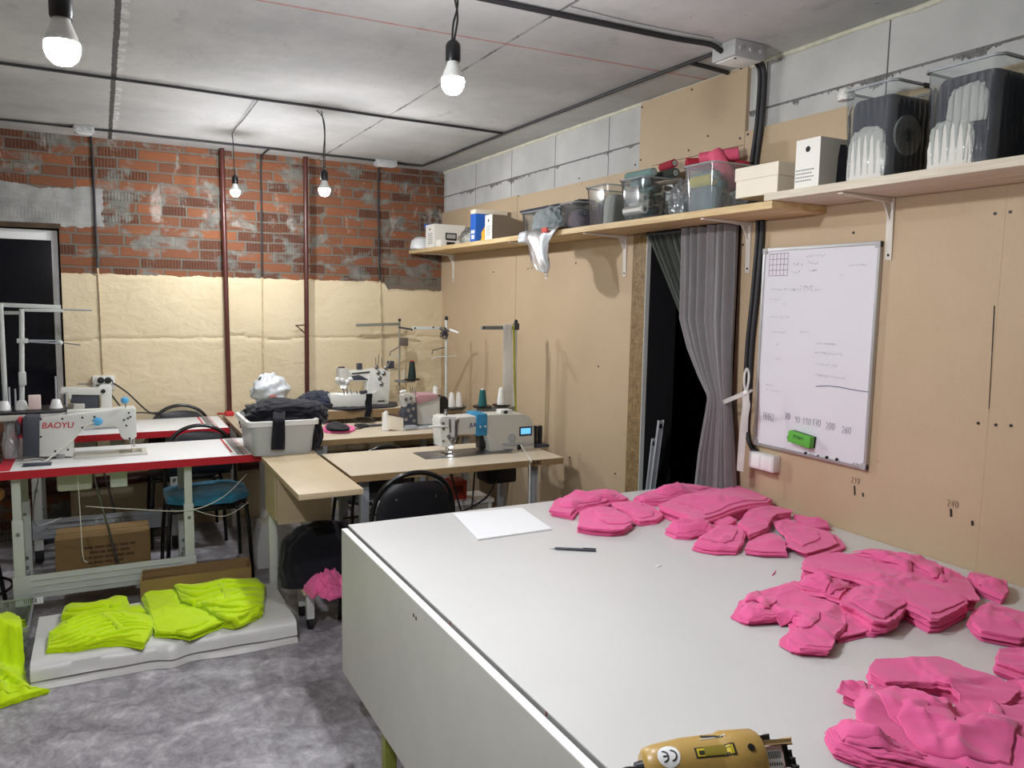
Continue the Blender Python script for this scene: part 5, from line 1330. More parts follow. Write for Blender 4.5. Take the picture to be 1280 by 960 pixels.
patch((873, 946), (915, 930), 'warning_label', 'yellowlab', .001)
patch((882, 945), (905, 931), 'warning_print', 'olivelab', .0014)
patch((874.5, 944), (880, 938), 'warning_symbol', 'labink', .0014); patch((907, 942.5), (913, 940), 'warning_symbol', 'labink', .0014); patch((907, 936), (912, 932), 'warning_symbol', 'olivelab', .0014)
patch((874, 925), (905, 917), 'silver_strip', 'silverlab', .0006)
for k in range(8): patch((876+k*3.6, 922), (877.6+k*3.6, 919.5), 'strip_figure', 'labink', .001)
sa, ta = s_fix(939, 934); q = cpt(sa, ta); nrm = (q-(P0+AX*sa)).normalized()
MB().lathe([(0, 0), (.006, 0), (.006, .0012), (0, .0012)], q, nrm, 14).build('screw_hole', 'black', body)
MB().cyl(P0-AX*.012, P0+AX*.002, .012, .015, 16).build('cable_grommet', 'black', t)
# gearbox and plates at the blade end
Q = P0+AX*LN
def tb(s0, s1, a0, a1, b0, b1, name, m, bev=.002, parent=None):
    """box in the tool's own axes: along the barrel, towards the eye, upwards"""
    mt = Matrix(((AX.x, sd.x, up.x, Q.x), (AX.y, sd.y, up.y, Q.y), (AX.z, sd.z, up.z, Q.z), (0, 0, 0, 1)))
    return MB().box(s0, s1, a0, a1, b0, b1, bev, mt).build(name, m, parent or t)
gb = tb(-.004, .032*1, -.028, .030, -.030, .022, 'gearbox', 'cutterpink')
tb(.004, .030, .0302, .0306, -.012, .016, 'bar_label', 'paper', 0, gb)
for k in range(9): tb(.006+k*.0026, .0072+k*.0026, .0307, .0310, .003, .014, 'bar_code', 'labink', 0, gb)
for k in range(6): tb(.006+k*.004, .008+k*.004, .0307, .0310, -.008, -.003, 'label_figure', 'labink', 0, gb)
tb(-.002, .050, -.010, .034, .024, .032, 'guard_plate', 'cutterplate')
tb(.0, .022, -.012, .012, .032, .040, 'switch_block', 'black')
g = MB(); c0_ = Q+AX*.040+sd*.026+up*.014
tb(.036, .044, .012, .026, -.010, .024, 'linkage', 'black')
for k in range(4):
    tb(.042+k*.004, .050+k*.004, .014, .026, .004-k*.012, .013-k*.012, 'linkage_block', 'black')
tb(.0, .045, -.03, .02, -.050, -.040, 'foot_plate', 'steel')
cord('tool_cable', 'black power cable leaving the ochre cutting tool at the front table edge', [P0-AX*.008, P0-AX*.03, P0-AX*.05+Vector((0, -.01, -.012)), P0-AX*.07+Vector((0, -.03, -.035)), P0-AX*.09+Vector((0, -.07, -.048)), P0-AX*.10+Vector((0, -.2, -.050))], .0055, 'cable')

# ================================================================== WHITEBOARD
BYL, BYR, BZT, BZB = 2.425, 1.873, 1.849, 1.037
t = thing('whiteboard', 'white marker board with faded handwriting hanging on the brown wall', 'whiteboard', (RX, (BYL+BYR)/2, BZB))
pn = MB().box(RX-.012, RX-.002, BYR+.006, BYL-.006, BZB+.006, BZT-.006).build('writing_panel', 'board', t, 0)
g = MB()
for a in ((BYR, BYL, BZT-.012, BZT), (BYR, BYL, BZB, BZB+.012), (BYR, BYR+.012, BZB+.012, BZT-.012), (BYL-.012, BYL, BZB+.012, BZT-.012)): g.box(RX-.017, RX-.001, *a, .001, seg=1)
g.build('frame', 'alu', t)
for yy, zz in ((BYR, BZB), (BYL, BZB), (BYR, BZT), (BYL, BZT)):
    MB().box(RX-.019, RX-.0005, *sorted((yy, yy+(.022 if yy == BYR else -.022))), *sorted((zz, zz+(.022 if zz == BZB else -.022))), .002).build('corner_cap', 'jbox', t)
bm_ = lambda px, py: (lambda p: basis((RX-.0122, p.y, p.z), (0, -1, 0), (0, 0, 1)))(Px(px, py, RX-.012))
strokes('HHH2', bm_(954, 524), .030, .0028, .50).build('handwriting', 'ink_mid', pn, 'keep')
for txt, px, py, m in (('70', 981, 524, 'ink_blue'), ('90', 993, 528, 'ink_mid'), ('110', 1003, 530, 'ink_mid'), ('170', 1015, 531.5, 'ink_mid'), ('200', 1032, 536, 'ink_mid'), ('260', 1052, 541, 'ink_mid')):
    strokes(txt, bm_(px, py), .026, .0025, .55).build('handwriting', m, pn, 'keep')
g = MB(); A = [Px(a, b, RX-.0122) for a, b in ((1020, 483), (1034, 482.5), (1050, 484), (1065, 487), (1085, 490))]
mm = bm_(1020, 483); inv = mm.inverted(); ribbon(g, smoothpts([inv @ p for p in A], 4), .003, mm); g.build('marker_line', 'ink_blue', pn, 'keep')
# mauve grid, upper left
g = MB(); mm = bm_(961, 345); gx = .098; gy = .088
for k in range(6):
    ribbon(g, [Vector((k*gx/5, .0, 0)), Vector((k*gx/5, gy, 0))], .0022, mm)
    if k < 5: ribbon(g, [Vector((0, k*gy/4, 0)), Vector((gx, k*gy/4, 0))], .0022, mm)
g.build('drawn_grid', 'ink_mauve', pn, 'keep')
for m, w, items in (('ink_mid', .0018, [(1008, 322, .08, .010), (992, 333, .04, .016), (1010, 331, .04, .014), (992, 342, .03, .012), (1010, 340, .04, .010)]),
                    ('ink_faint', .0022, [(963, 364, .25, .012), (1000, 360, .06, .010), (962, 376, .06, .012), (978, 381, .02, .008), (962, 397, .10, .010), (1060, 333, .08, .006), (1049, 346, .02, .010), (965, 416, .07, .008), (1000, 416, .04, .008), (1020, 430, .1, .008), (1018, 442, .12, .010), (1020, 457, .10, .012), (1018, 470, .14, .010), (957, 482, .04, .008), (957, 488, .07, .008), (970, 432, .02, .01), (970, 450, .02, .01)])):
    g = MB()
    for px, py, L, h in items:
        g = MB(); scribble(g, bm_(px, py), 0, 0, L, h, w); g.build('faded_scribble', m, pn, 'keep')
t2 = thing('board_eraser', 'green felt board eraser stuck to the lower part of the whiteboard', 'eraser', (RX-.03, 2.2, 1.1))
a, b = Px(989, 541, RX-.03), Px(1015, 557, RX-.03)
rot = Matrix.Rotation(.10, 4, 'X'); c = (a+b)/2
MB().obox((RX-.034, c.y, c.z), (.026, .112, .046), rot.to_3x3(), .006).build('eraser_body', 'green', t2)
MB().obox((RX-.0165, c.y, c.z), (.009, .110, .044), rot.to_3x3(), .002).build('eraser_felt', 'blackmat', t2)
me = textmesh('START', .018, 0); g = MB(); g.add(me, basis((RX-.0478, c.y, c.z+.006), (0, -1, -.10), (0, -.10, 1))); g.build('printed_word', 'dgreenink', t2, 0)
o = MB().cyl((RX-.0135, a.y+.016, a.z-.022), (RX-.026, a.y+.016, a.z-.022), .008, n=14).build('magnet', 'blackmat'); tag(o, 'small black magnet at the left end of the green eraser', 'magnet', 'black board magnets')
for lb, q, r in (('black magnet below the green eraser', (1007.5, 566.5), .006), ('black magnet below and right of the green eraser', (1034, 572), .0065), ('black magnet farthest right on the lower whiteboard edge', (1046.5, 574.5), .0065), ('tiny black magnet under the right end of the green eraser', (1023, 569.5), .003)):
    p = Px(*q, RX-.012); o = MB().lathe([(0, 0), (r, 0), (r, .004), (r*.7, .006), (0, .006)], (RX-.0122, p.y, p.z), (-1, 0, 0), 16).build('magnet', 'blackmat'); tag(o, lb, 'magnet', 'black board magnets')
for q, L in (((1012, 568), .024), ((1066, 580), .022)):
    g = MB(); scribble(g, bm_(*q), 0, 0, L, .009, .002); g.build('printed_logo', 'labink', pn, 'keep')

# ================================================================== CURTAIN
t = thing('door_curtain', 'grey curtain gathered at the door opening and tied with a white ribbon', 'curtain', (RX-.05, 2.65, 0))
def drape(yl, yr, xb, n, amp, name, m, ph=0, z1=.797):
    """yl, yr: lists of (z, y) for the two edges"""
    def at(L, z):
        for (za, ya), (zb, yb) in zip(L, L[1:]):
            if za >= z >= zb:
                f = (za-z)/(za-zb); f = f*f*(3-2*f) if False else f; return ya+(yb-ya)*f
        return L[-1][1]
    rows = []
    for j in range(61):
        z = yl[0][0]+(z1-yl[0][0])*j/60; r = []
        a, b = at(yl, z), at(yr, z); tight = min(1, abs(a-b)/.5)
        for i in range(201):
            u = i/200; k = u*n*2*PI+ph+.5*math.sin(u*9+ph)
            x = xb - (amp*(.35+.65*tight)+.006)*(math.sin(k)+.3*math.sin(2.3*k+1+.8*math.sin(z*3))) - .016*math.exp(-((z-1.2)/.35)**2)
            r.append((x, a+(b-a)*u+.004*math.cos(k), z+.003*math.sin(k*.7)))
        rows.append(r)
    return MB().sheet(rows).build(name, m, t, 80)
yl = [(1.96, 2.885), (1.75, 2.875), (1.55, 2.865), (1.42, 2.80), (1.30, 2.715), (1.215, 2.645), (1.15, 2.655), (.95, 2.70), (.7, 2.735), (.02, 2.80)]
yr = [(1.96, 2.545), (1.6, 2.535), (1.3, 2.525), (1.215, 2.522), (1.1, 2.505), (.7, 2.465), (.02, 2.45)]
drape(yl, yr, RX-.05, 6, .022, 'curtain_leaf', 'curtain')
yl2 = [(1.962, 3.195), (1.55, 2.90), (1.215, 2.64), (.95, 2.66), (.02, 2.72)]
yr2 = [(1.962, 2.60), (1.6, 2.585), (1.3, 2.55), (1.215, 2.54), (.7, 2.50), (.02, 2.5)]
drape(yl2, yr2, RX-.018, 13, .008, 'lining_leaf', 'curtaind', 1.0)
MB().tube([(RX-.03, 3.20, 1.953), (RX-.03, 2.57, 1.953)], .006, 10).build('curtain_rod', 'dgrey', t)
t2 = thing('tie_ribbon', 'white ribbon tied round the grey curtain with hanging ends', 'ribbon', (RX-.09, 2.56, 1.2))
def rib(pts, w, name='ribbon_strip', tw=None):
    pts = smoothpts(pts, 5); rows = [[], []]
    for i, p in enumerate(pts):
        d = (pts[min(i+1, len(pts)-1)]-pts[max(i-1, 0)]).normalized(); s_ = d.cross(Vector((1, .25, 0))).normalized()*w/2
        rows[0].append(p+s_); rows[1].append(p-s_)
    g = MB().sheet(rows); bmesh.ops.solidify(g.bm, geom=g.bm.faces[:], thickness=.0012); return g.build(name, 'ribbon', t2, 60)
K = Px(932, 491, RX-.10)
rib([Px(902, 504, RX-.06), Px(906, 502, RX-.095), Px(918, 497, RX-.11), K, Px(941, 487, RX-.06)], .018)
rib([K, Px(930, 478, RX-.105), Px(931, 466, RX-.10), Px(934, 461, RX-.095), Px(936, 468, RX-.09), Px(935, 480, RX-.095), K], .010, 'ribbon_loop')
rib([K, Px(932, 510, RX-.105), Px(929, 535, RX-.105), Px(927, 560, RX-.10), Px(925, 589, RX-.10)], .032, 'ribbon_tail')
rib([K, Px(936, 505, RX-.10), Px(934, 520, RX-.10), Px(933, 540, RX-.095)], .012, 'ribbon_tail')
MB().ball(K, (.009, .012, .012), 12, 8).build('knot', 'ribbon', t2)
# two grey poles in the passage
for lb, a, b in (('taller grey hanging rail standing in the dark doorway', (826, 526), (815, 612)), ('shorter grey hanging rail standing in the dark doorway', (817.5, 548), (810, 612))):
    A = Px(*a, 2.455); B = Px(*b, 2.455); d = (B-A); B = A+d*(A.z/(A.z-B.z))*.997
    tp = thing('metal_rail', lb, 'rail', (B.x, B.y, 0), 'grey rails in the doorway')
    MB().bar(A, B, .028, .010, .003).build('rail_bar', 'legd', tp)
    u_ = (A-B).normalized()
    MB().obox(A-u_*.025+Vector((-.004, -.006, 0)), (.012, .014, .022), None, .003).build('hanging_slot', 'black', tp)
# ================================================================== WALL SHELF
SZ1, SZ2 = 1.994, 2.022
SX0 = 2.15
o = MB().box(SX0, RX-.001, 2.128, 5.905, 1.966, SZ1, .002).build('shelf_board', 'pine'); tag(o, 'long yellow pine shelf board along the right wall above the doorway', 'shelf', 'shelf boards')
o = MB().box(SX0-.005, RX-.001, -.2, 2.165, SZ1+.0005, SZ2, .002).build('shelf_board', 'pine2'); tag(o, 'pale whitewashed shelf board above the whiteboard', 'shelf', 'shelf boards')
def bracket(label, y, z):
    t = thing('shelf_bracket', label, 'bracket', (RX, y, z), 'white shelf brackets')
    g = MB(); g.prism([(RX-.001, z-.210), (RX-.004, z-.212), (RX-.012, z-.02), (RX-.012, z-.001), (RX-.001, z-.001)], lambda u, v, k: (u, y-.013+.026*k, v), .001); w = g.build('wall_arm', 'plate', t)
    g = MB(); g.prism([(RX-.012, z-.001), (RX-.26, z-.001), (RX-.26, z-.006), (RX-.012, z-.018)], lambda u, v, k: (u, y-.011+.022*k, v), .001); g.build('shelf_arm', 'plate', t)
    g = MB(); g.prism([(RX-.012, z-.014), (RX-.05, z-.014), (RX-.012, z-.075)], lambda u, v, k: (u, y-.0025+.005*k, v)); g.build('rib', 'plate', t)
    for dz in (.045, .195): MB().ball((RX-.010 if dz < .1 else RX-.005, y, z-dz), (.003, .005, .005), 8, 6).build('screw', 'screw', w)
for lb, y, z in (('white shelf bracket at the far end near the corner', 5.665, 1.966), ('white shelf bracket partly hidden by the hanging white bag', 4.226, 1.966), ('white shelf bracket just left of the doorway', 3.407, 1.966), ('white shelf bracket right of the curtain', 2.522, 1.966), ('white shelf bracket at the upper right corner of the whiteboard', 1.85, 1.9945)):
    bracket(lb, y, z)

def clear_box(label, y0, y1, z0, h, x0=2.175, x1=2.415, m='clear', rib=0, lid=None, name='clear_box', cat='storage box', tp=.014, grp='clear plastic boxes on the shelf'):
    t = thing(name, label, cat, ((x0+x1)/2, (y0+y1)/2, z0), grp)
    def ring(k, z, off=0):
        pts = []; N = 14
        e = tp*(1-k)-off
        xa, xb, ya, yb = x0+e, x1-e, y0+e, y1-e; r = .018
        n = 40 if rib else 8
        amp = rib if .04 < k < .86 else 0
        def side(p, q, nx, ny):
            for i in range(n):
                f = i/n; L = math.hypot(q[0]-p[0], q[1]-p[1])
                w = amp*math.sin(f*L/.024*2*PI) if amp else 0
                pts.append((p[0]+(q[0]-p[0])*f+nx*w, p[1]+(q[1]-p[1])*f+ny*w, z))
        c = [(xa, ya), (xb, ya), (xb, yb), (xa, yb)]
        cc = [((xa+r, ya), (xb-r, ya)), ((xb, ya+r), (xb, yb-r)), ((xb-r, yb), (xa+r, yb)), ((xa, yb-r), (xa, ya+r))]
        nn = [(0, -1), (1, 0), (0, 1), (-1, 0)]
        for (p, q), (a, b) in zip(cc, nn): side(p, q, a, b); pts.append((q[0], q[1], z))
        return pts
    g = MB(); ks = [0, .03, .06, .2, .4, .6, .8, .86, .90, 1.0]
    rg = [[g.bm.verts.new(p) for p in ring(k, z0+.001+h*k)] for k in ks]
    n = len(rg[0])
    for a, b in zip(rg, rg[1:]):
        for i in range(n): g.bm.faces.new((a[i], a[(i+1) % n], b[(i+1) % n], b[i]))
    g.bm.faces.new(rg[0][::-1]); g.build('box_shell', m, t, 60)
    g = MB(); a = ring(1, z0+h); b = ring(1, z0+h, -.0)
    o_ = ring(1, z0+h-.004, .006); i_ = ring(1, z0+h-.004, -.002); o2 = ring(1, z0+h+.003, .006); i2 = ring(1, z0+h+.003, -.002)
    R_ = [[g.bm.verts.new(p) for p in q] for q in (i_, o_, o2, i2)]
    for a, b in zip(R_, R_[1:]+R_[:1]):
        for i in range(n): g.bm.faces.new((a[i], a[(i+1) % n], b[(i+1) % n], b[i]))
    g.build('rim', 'rim', t, 60)
    if rib: pass
    if lid: MB().box(x0-.006, x1+.006, y0-.006, y1+.006, z0+h+.004, z0+h+.018, .004).build('lid', lid, t)
    for yy in (y0+.02, y1-.02):
        pass
    return t
def roll(label, a, b, r, m, end='tube_end', grp='fabric rolls in the boxes'):
    a, b = Vector(a), Vector(b); t = thing('fabric_roll', label, 'fabric roll', ((a+b)/2).to_tuple(), grp); ax = (b-a).normalized(); L = (b-a).length
    MB().lathe([(r*.62, .0), (r*.97, 0), (r, .003), (r, L-.003), (r*.97, L), (r*.62, L), (r*.62, 0)], a, ax, 22).build('cloth_winding', m, t, 50)
    MB().lathe([(r*.45, -.001), (r*.62, -.001), (r*.62, L+.001), (r*.45, L+.001), (r*.45, -.001)], a, ax, 18).build('core', end, t, 50)
    return t
def heap(name, label, cat, c, r, seed, m, amp=.25, freq=9, grp=None, sq=.0, ridge=0, flat=.35, parent=None):
    g = MB(); vs = bmesh.ops.create_icosphere(g.bm, subdivisions=5, radius=1)['verts']; sv = Vector((seed*1.3, seed*.7, seed*2.1))
    for v in vs:
        n = v.co.normalized(); d = noise.noise(n*freq*.3+sv)*.6+noise.noise(n*freq*.8+sv)*.3
        rg = abs(noise.noise(n*freq*.55+sv*2)); d += ridge*max(0, 1-rg*4)
        p = n*(1+amp*d); e = 1+sq
        p = Vector([math.copysign(abs(q)**(1/e), q) for q in p])
        p.z = max(p.z, -flat)
        v.co = Vector((c[0]+p.x*r[0], c[1]+p.y*r[1], c[2]+(p.z+flat)*r[2]))
    o = g.build(name, m, parent, 80)
    if parent is None: tag(o, label, cat, grp)
    return o

# far end of the shelf
t = thing('lamp_shade', 'white ribbed dome shade at the far end of the shelf', 'lamp shade', (2.21, 5.77, SZ1))
g = MB(); g.lathe([(.085, 0), (.088, .005), (.086, .03), (.076, .065), (.05, .088), (.02, .096), (0, .097)], (2.205, 5.77, SZ1+.001), n=40); g.build('shade', 'white_pl', t)
MB().lathe([(.087, 0), (.090, .0), (.090, .008), (.087, .008), (.087, 0)], (2.205, 5.77, SZ1+.002), n=40).build('rim', 'legd', t)
def mag_file(label, y0, y1, z0, h, side, mside, x1=2.42, low=.5, sprint=None, m='boxwhite', hole=True):
    t = thing('magazine_file', label, 'file box', (2.3, (y0+y1)/2, z0), 'white file boxes on the shelf')
    x0 = 2.172
    MB().box(x0, x0+.003, y0, y1, z0+.0005, z0+h).build('front_panel', m, t, 0)
    pr = [(x0+.003, z0+.0005), (x1, z0+.0005), (x1, z0+h*low), (x0+.003+(x1-x0)*.35, z0+h), (x0+.003, z0+h)] if low < 1 else [(x0+.003, z0+.0005), (x1, z0+.0005), (x1, z0+h), (x0+.003, z0+h)]
    MB().prism(pr, lambda u, v, k: (u, y0+.003*k, v)).build('side_panel', mside, t, 0)
    MB().prism(pr, lambda u, v, k: (u, y1-.003*k, v)).build('side_panel', m, t, 0)
    MB().box(x1-.003, x1, y0+.003, y1-.003, z0+.0005, z0+h*low).build('back_panel', m, t, 0)
    MB().box(x0+.003, x1-.003, y0+.003, y1-.003, z0+.0005, z0+.004).build('base_panel', m, t, 0)
    if hole:
        MB().cyl((x0-.0006, (y0+y1)/2+.00, z0+h-.035), (x0+.0003, (y0+y1)/2, z0+h-.035), .010, n=18).build('finger_hole', 'black', t)
    return t
t = mag_file('white printed box at the far end of the shelf beside the dome shade', 5.43, 5.60, SZ1, .17, 0, 'boxwhite', low=1)
g = MB(); g.box(2.26, 2.35, 5.4285, 5.4299, SZ1+.055, SZ1+.11); g.build('printed_picture', 'labink', t, 0)
g = MB(); g.box(2.27, 2.34, 5.4275, 5.4284, SZ1+.07, SZ1+.10); g.build('printed_picture', 'jbox', t, 0)
g = MB(); g.box(2.27, 2.335, 5.4285, 5.4299, SZ1+.016, SZ1+.045); g.build('printed_picture', 'labink', t, 0)
g = MB()
for k in range(6): g.box(2.1712, 2.1719, 5.46, 5.55, SZ1+.03+k*.014, SZ1+.035+k*.014)
g.build('printed_text', 'greyink', t, 0)
o = MB().box(2.17, 2.215, 5.30, 5.40, SZ1+.0005, SZ1+.05, .002).build('small_carton', 'boxwhite'); tag(o, 'small white carton standing before the printed box on the shelf', 'carton')
heap('plastic_bag', 'knotted translucent bag of small things beside the blue box', 'bag', (2.27, 4.95, SZ1+.001), (.085, .15, .085), 41, 'film', .25, 11, None, ridge=.25)
heap('bag_filling', 'pale rolled pieces inside the knotted translucent bag on the shelf', 'cloth', (2.27, 4.95, SZ1+.001), (.06, .11, .06), 42, 'cream', .3, 12, None, ridge=.2)
t = thing('product_box', 'slim upright blue box with a cream top on the shelf', 'carton', (2.25, 4.75, SZ1))
MB().box(2.168, 2.40, 4.705, 4.785, SZ1+.0005, SZ1+.180, .0015).build('carton_body', 'boxblue', t)
MB().box(2.168, 2.40, 4.705, 4.785, SZ1+.1802, SZ1+.208, .0015).build('carton_top', 'cream', t)
MB().box(2.1672, 2.1679, 4.722, 4.765, SZ1+.018, SZ1+.045).build('white_print', 'paper', t, 0); MB().box(2.1672, 2.1679, 4.718, 4.77, SZ1+.055, SZ1+.075).build('white_print', 'paper', t, 0)
heap('cloth_bundle', 'small yellow cloth bundle between the blue box and the white file', 'cloth', (2.27, 4.645, SZ1+.001), (.08, .045, .085), 43, 'boxyellow', .3, 10)
t = mag_file('white file box with a cut-away brown side left of the first clear box', 4.47, 4.57, SZ1, .155, 0, mat('grey_brown_card', (126, 112, 96), .8), low=.72)
g = MB()
for k in range(5): g.box(2.1712, 2.1719, 4.49, 4.55, SZ1+.03+k*.013, SZ1+.034+k*.013)
g.build('printed_text', 'greyink', t, 0)
# first clear box with dark lid
clear_box('clear plastic box with a dark lid, farthest of the clear boxes', 3.80, 4.26, SZ1, .145, x0=2.262, lid='navycloth')
heap('cloth_scraps', 'pale cloth scraps filling the clear box with the dark lid', 'cloth', (2.34, 4.03, SZ1+.003), (.055, .18, .07), 44, 'tube_white', .25, 16, ridge=.3, sq=.5)
# knitted thing in a carrier bag hanging over the shelf edge
heap('knit_bundle', 'grey green knitted bundle half inside the white carrier bag on the shelf', 'cloth', (2.195, 3.81, SZ1+.020), (.052, .15, .085), 45, 'greycloth', .25, 11, ridge=.2)
t = thing('carrier_bag', 'thin white carrier bag hanging over the shelf edge left of the doorway', 'bag', (2.13, 3.9, SZ1))
rows = []
path = [(2.20, SZ1+.012, .16), (2.155, SZ1+.016, .19), (2.125, SZ1-.005, .19), (2.115, SZ1-.035, .16), (2.118, SZ1-.075, .10), (2.112, SZ1-.12, .085), (2.11, SZ1-.165, .09), (2.115, SZ1-.20, .075), (2.12, SZ1-.222, .03)]
for j, (x, z, w) in enumerate(path):
    cy = 3.80-.03*max(0, j-3)*.6
    ring_ = []
    for i in range(33):
        a = 2*PI*i/32; th = .022 if j > 0 else .006
        nn = noise.noise(Vector((math.cos(a)*2.2, math.sin(a)*2.2, j*.55)))+.5*noise.noise(Vector((math.cos(a)*6, math.sin(a)*6, j*1.1)))
        ring_.append((x+th*math.cos(a)*(1+.6*nn)-.0, cy+w*math.sin(a)*(1+.25*nn), z+.012*nn))
    rows.append(ring_)
MB().sheet(rows).build('bag_film', 'whitebag', t, 80)
heap('bag_knot', '', '', (2.12, 3.94, SZ1-.05), (.03, .06, .045), 47, 'whitebag', .35, 9, parent=t)
g = MB(); g.box(2.095, 2.103, 3.655, 3.71, SZ1-.014, SZ1+.012, .002); g.build('red_print', 'socket_red', t)
heap('bundled_strap', 'black coiled strap lying on the second clear box', 'strap', (2.30, 3.62, SZ1+.143), (.06, .07, .018), 48, 'blackcloth', .3, 10)
clear_box('small clear box with dark spools behind the hanging carrier bag', 3.49, 3.67, SZ1, .135)
heap('cloth_scraps', 'dark violet cloth in the small clear box behind the carrier bag', 'cloth', (2.285, 3.58, SZ1+.003), (.08, .066, .08), 49, mat('violet_grey_cloth', (112, 98, 112), .9), .15, 12, sq=.6)
p = Py(731, 266, 3.51); roll('dark roll with pale end in the small clear box', (p.x, 3.505, p.z), (p.x, 3.55, p.z), .02, 'navycloth')
clear_box('tall clear box with dark and white cloth, third from the doorway', 3.22, 3.41, SZ1, .19)
heap('cloth_scraps', 'dark grey cloth stacked in the tall clear box', 'cloth', (2.30, 3.345, SZ1+.003), (.085, .045, .10), 50, 'navycloth', .15, 12, sq=.7)
heap('cloth_scraps', 'white cloth pressed against the side of the tall clear box', 'cloth', (2.26, 3.268, SZ1+.003), (.06, .028, .11), 51, 'tube_white', .15, 12, sq=.6)
clear_box('clear box full of grey green fabric rolls above the doorway', 2.935, 3.12, SZ1, .19)
YB4 = 2.955
for i, (q, m, d) in enumerate((((814, 226), 'tube_green', 'top left'), ((814, 242), 'tube_green', 'middle left'), ((813, 254.5), 'tube_white', 'lower left'), ((823.5, 236), 'tube_green', 'upper right'), ((824.5, 249), 'tube_green', 'lower right'), ((820, 262.5), 'tube_teal', 'bottom'))):
    p = Py(*q, YB4); roll('fabric roll at the %s of the roll-filled clear box above the doorway' % d, (min(p.x, 2.375), YB4, max(p.z, SZ1+.028)), (min(p.x, 2.375), 3.095, max(p.z, SZ1+.028)), .0195, m)
p = Py(816, 212, 2.94); roll('grey green roll lying across the top of the roll-filled box', (p.x, 2.93, SZ1+.213), (p.x-.01, 3.12, SZ1+.213), .019, 'tube_green')
p = Py(828, 213, 2.96); roll('thick olive roll on top of the roll-filled box', (2.33, 2.90, SZ1+.214), (2.34, 3.10, SZ1+.214), .022, 'curtaind')
roll('small crimson roll standing out above the roll-filled box', (2.345, 2.93, SZ1+.262), (2.35, 3.03, SZ1+.256), .019, 'tube_red')
roll('white roll seen through the front of the roll-filled box', (2.205, 2.955, SZ1+.10), (2.205, 3.10, SZ1+.125), .02, 'tube_white'); roll('white roll low behind the front of the roll-filled box', (2.205, 2.955, SZ1+.05), (2.205, 3.10, SZ1+.05), .021, 'tube_white')
o = MB().box(2.30, 2.42, 3.14, 3.28, SZ1+.198, SZ1+.205, .001).build('card_piece', 'carton'); tag(o, 'flat brown card leaning on the clear boxes left of the rolls', 'card')
heap('plastic_bag', 'small glossy clear bag squeezed between the two roll boxes', 'bag', (2.25, 2.725, SZ1+.001), (.075, .05, .115), 53, 'film', .3, 12, ridge=.3)
heap('bag_filling', 'pale and blue bits in the small glossy bag on the shelf', 'cloth', (2.25, 2.725, SZ1+.001), (.055, .035, .07), 54, 'greycloth', .3, 12)
clear_box('wide clear box with pink rolls sticking out, right of the doorway', 2.475, 2.665, SZ1, .19, m='clear2')
YB6 = 2.497
for q, m, d in (((897, 218), 'tube_green', 'top'), ((905.5, 230), 'tube_teal', 'middle'), ((905, 247), 'tube_teal', 'bottom')):
    p = Py(*q, YB6); roll('teal fabric roll at the %s of the pink roll box' % d if d != 'top' else 'grey green fabric roll at the top of the pink roll box', (p.x, YB6, max(p.z, SZ1+.03)), (p.x, 2.645, max(p.z, SZ1+.03)), .0185, m)
roll('bright yellow fabric roll behind the front of the pink roll box', (2.212, 2.515, SZ1+.128), (2.212, 2.635, SZ1+.128), .024, 'tube_yel', 'tube_yel')
heap('cloth_scraps', 'mixed teal and violet cloth in the bottom of the pink roll box', 'cloth', (2.24, 2.575, SZ1+.003), (.045, .07, .085), 55, mat('mixed_teal_cloth', (96, 116, 122), .9, var=.4, vs=12), .2, 12, sq=.5)
roll('rose fabric roll leaning steeply in the pink roll box', (2.335, 2.52, SZ1+.10), (2.285, 2.60, SZ1+.255), .031, 'tube_pink', 'tube_red'); roll('rose fabric roll lying highest on the pink roll box', (2.26, 2.66, SZ1+.232), (2.37, 2.545, SZ1+.250), .026, 'tube_pink', 'tube_red')
roll('crimson fabric roll at the far side of the pink roll box', (2.24, 2.72, SZ1+.218), (2.38, 2.655, SZ1+.222), .026, 'tube_red', 'tube_red'); roll('crimson fabric roll at the wall side of the pink roll box', (2.37, 2.50, SZ1+.19), (2.395, 2.64, SZ1+.222), .022, 'tube_red', 'tube_red')
# shoe box, file, big ribbed boxes
t = thing('shoe_box', 'cream cardboard shoe box with lid where the two shelf boards meet', 'box', (2.3, 2.24, SZ1))
zs = SZ2+.001
MB().box(2.176, 2.415, 2.133, 2.345, zs, zs+.085, .0015, seg=1).build('box_body', 'cream', t); MB().box(2.172, 2.419, 2.129, 2.349, zs+.064, zs+.112, .0015, seg=1).build('lid', 'cream', t)
t = mag_file('white file box with black finger hole beside the cream shoe box', 1.945, 2.05, SZ2, .168, 0, 'boxwhite', low=1)
MB().prism([(2.255, SZ2+.002), (2.42, SZ2+.002), (2.42, SZ2+.155), (2.268, SZ2+.15), (2.26, SZ2+.11)], lambda u, v, k: (u, 1.9445+.0004*k, v)).build('navy_print', 'navycloth', t, 0)
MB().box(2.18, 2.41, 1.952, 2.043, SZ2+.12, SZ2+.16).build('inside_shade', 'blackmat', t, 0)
g = MB()
for k, w in enumerate((.055, .04, .05, .045)):
    y = 2.045
    while y > 2.045-w-.02: g.box(2.1712, 2.1719, y-.007, y, SZ2+.062-k*.012, SZ2+.066-k*.012); y -= .010
g.build('printed_text', 'greyink', t, 0)
BZ = SZ2+.001
def big(label, y0, y1, h, seed):
    t = clear_box(label, y0, y1, BZ, h, m='clear', rib=.0042, tp=.012)
    for yy in (y0-.001,):
        MB().box(2.30, 2.345, y0-.010, y0-.0065, BZ+h-.012, BZ+h+.004, .001).build('latch', 'black', t)
    return t
big('large ribbed clear box with a white tape disc, next to the white file', 1.676, 1.868, .292, 1)
big('large ribbed clear box filled with dark cloth at the upper right', 1.352, 1.575, .285, 2)
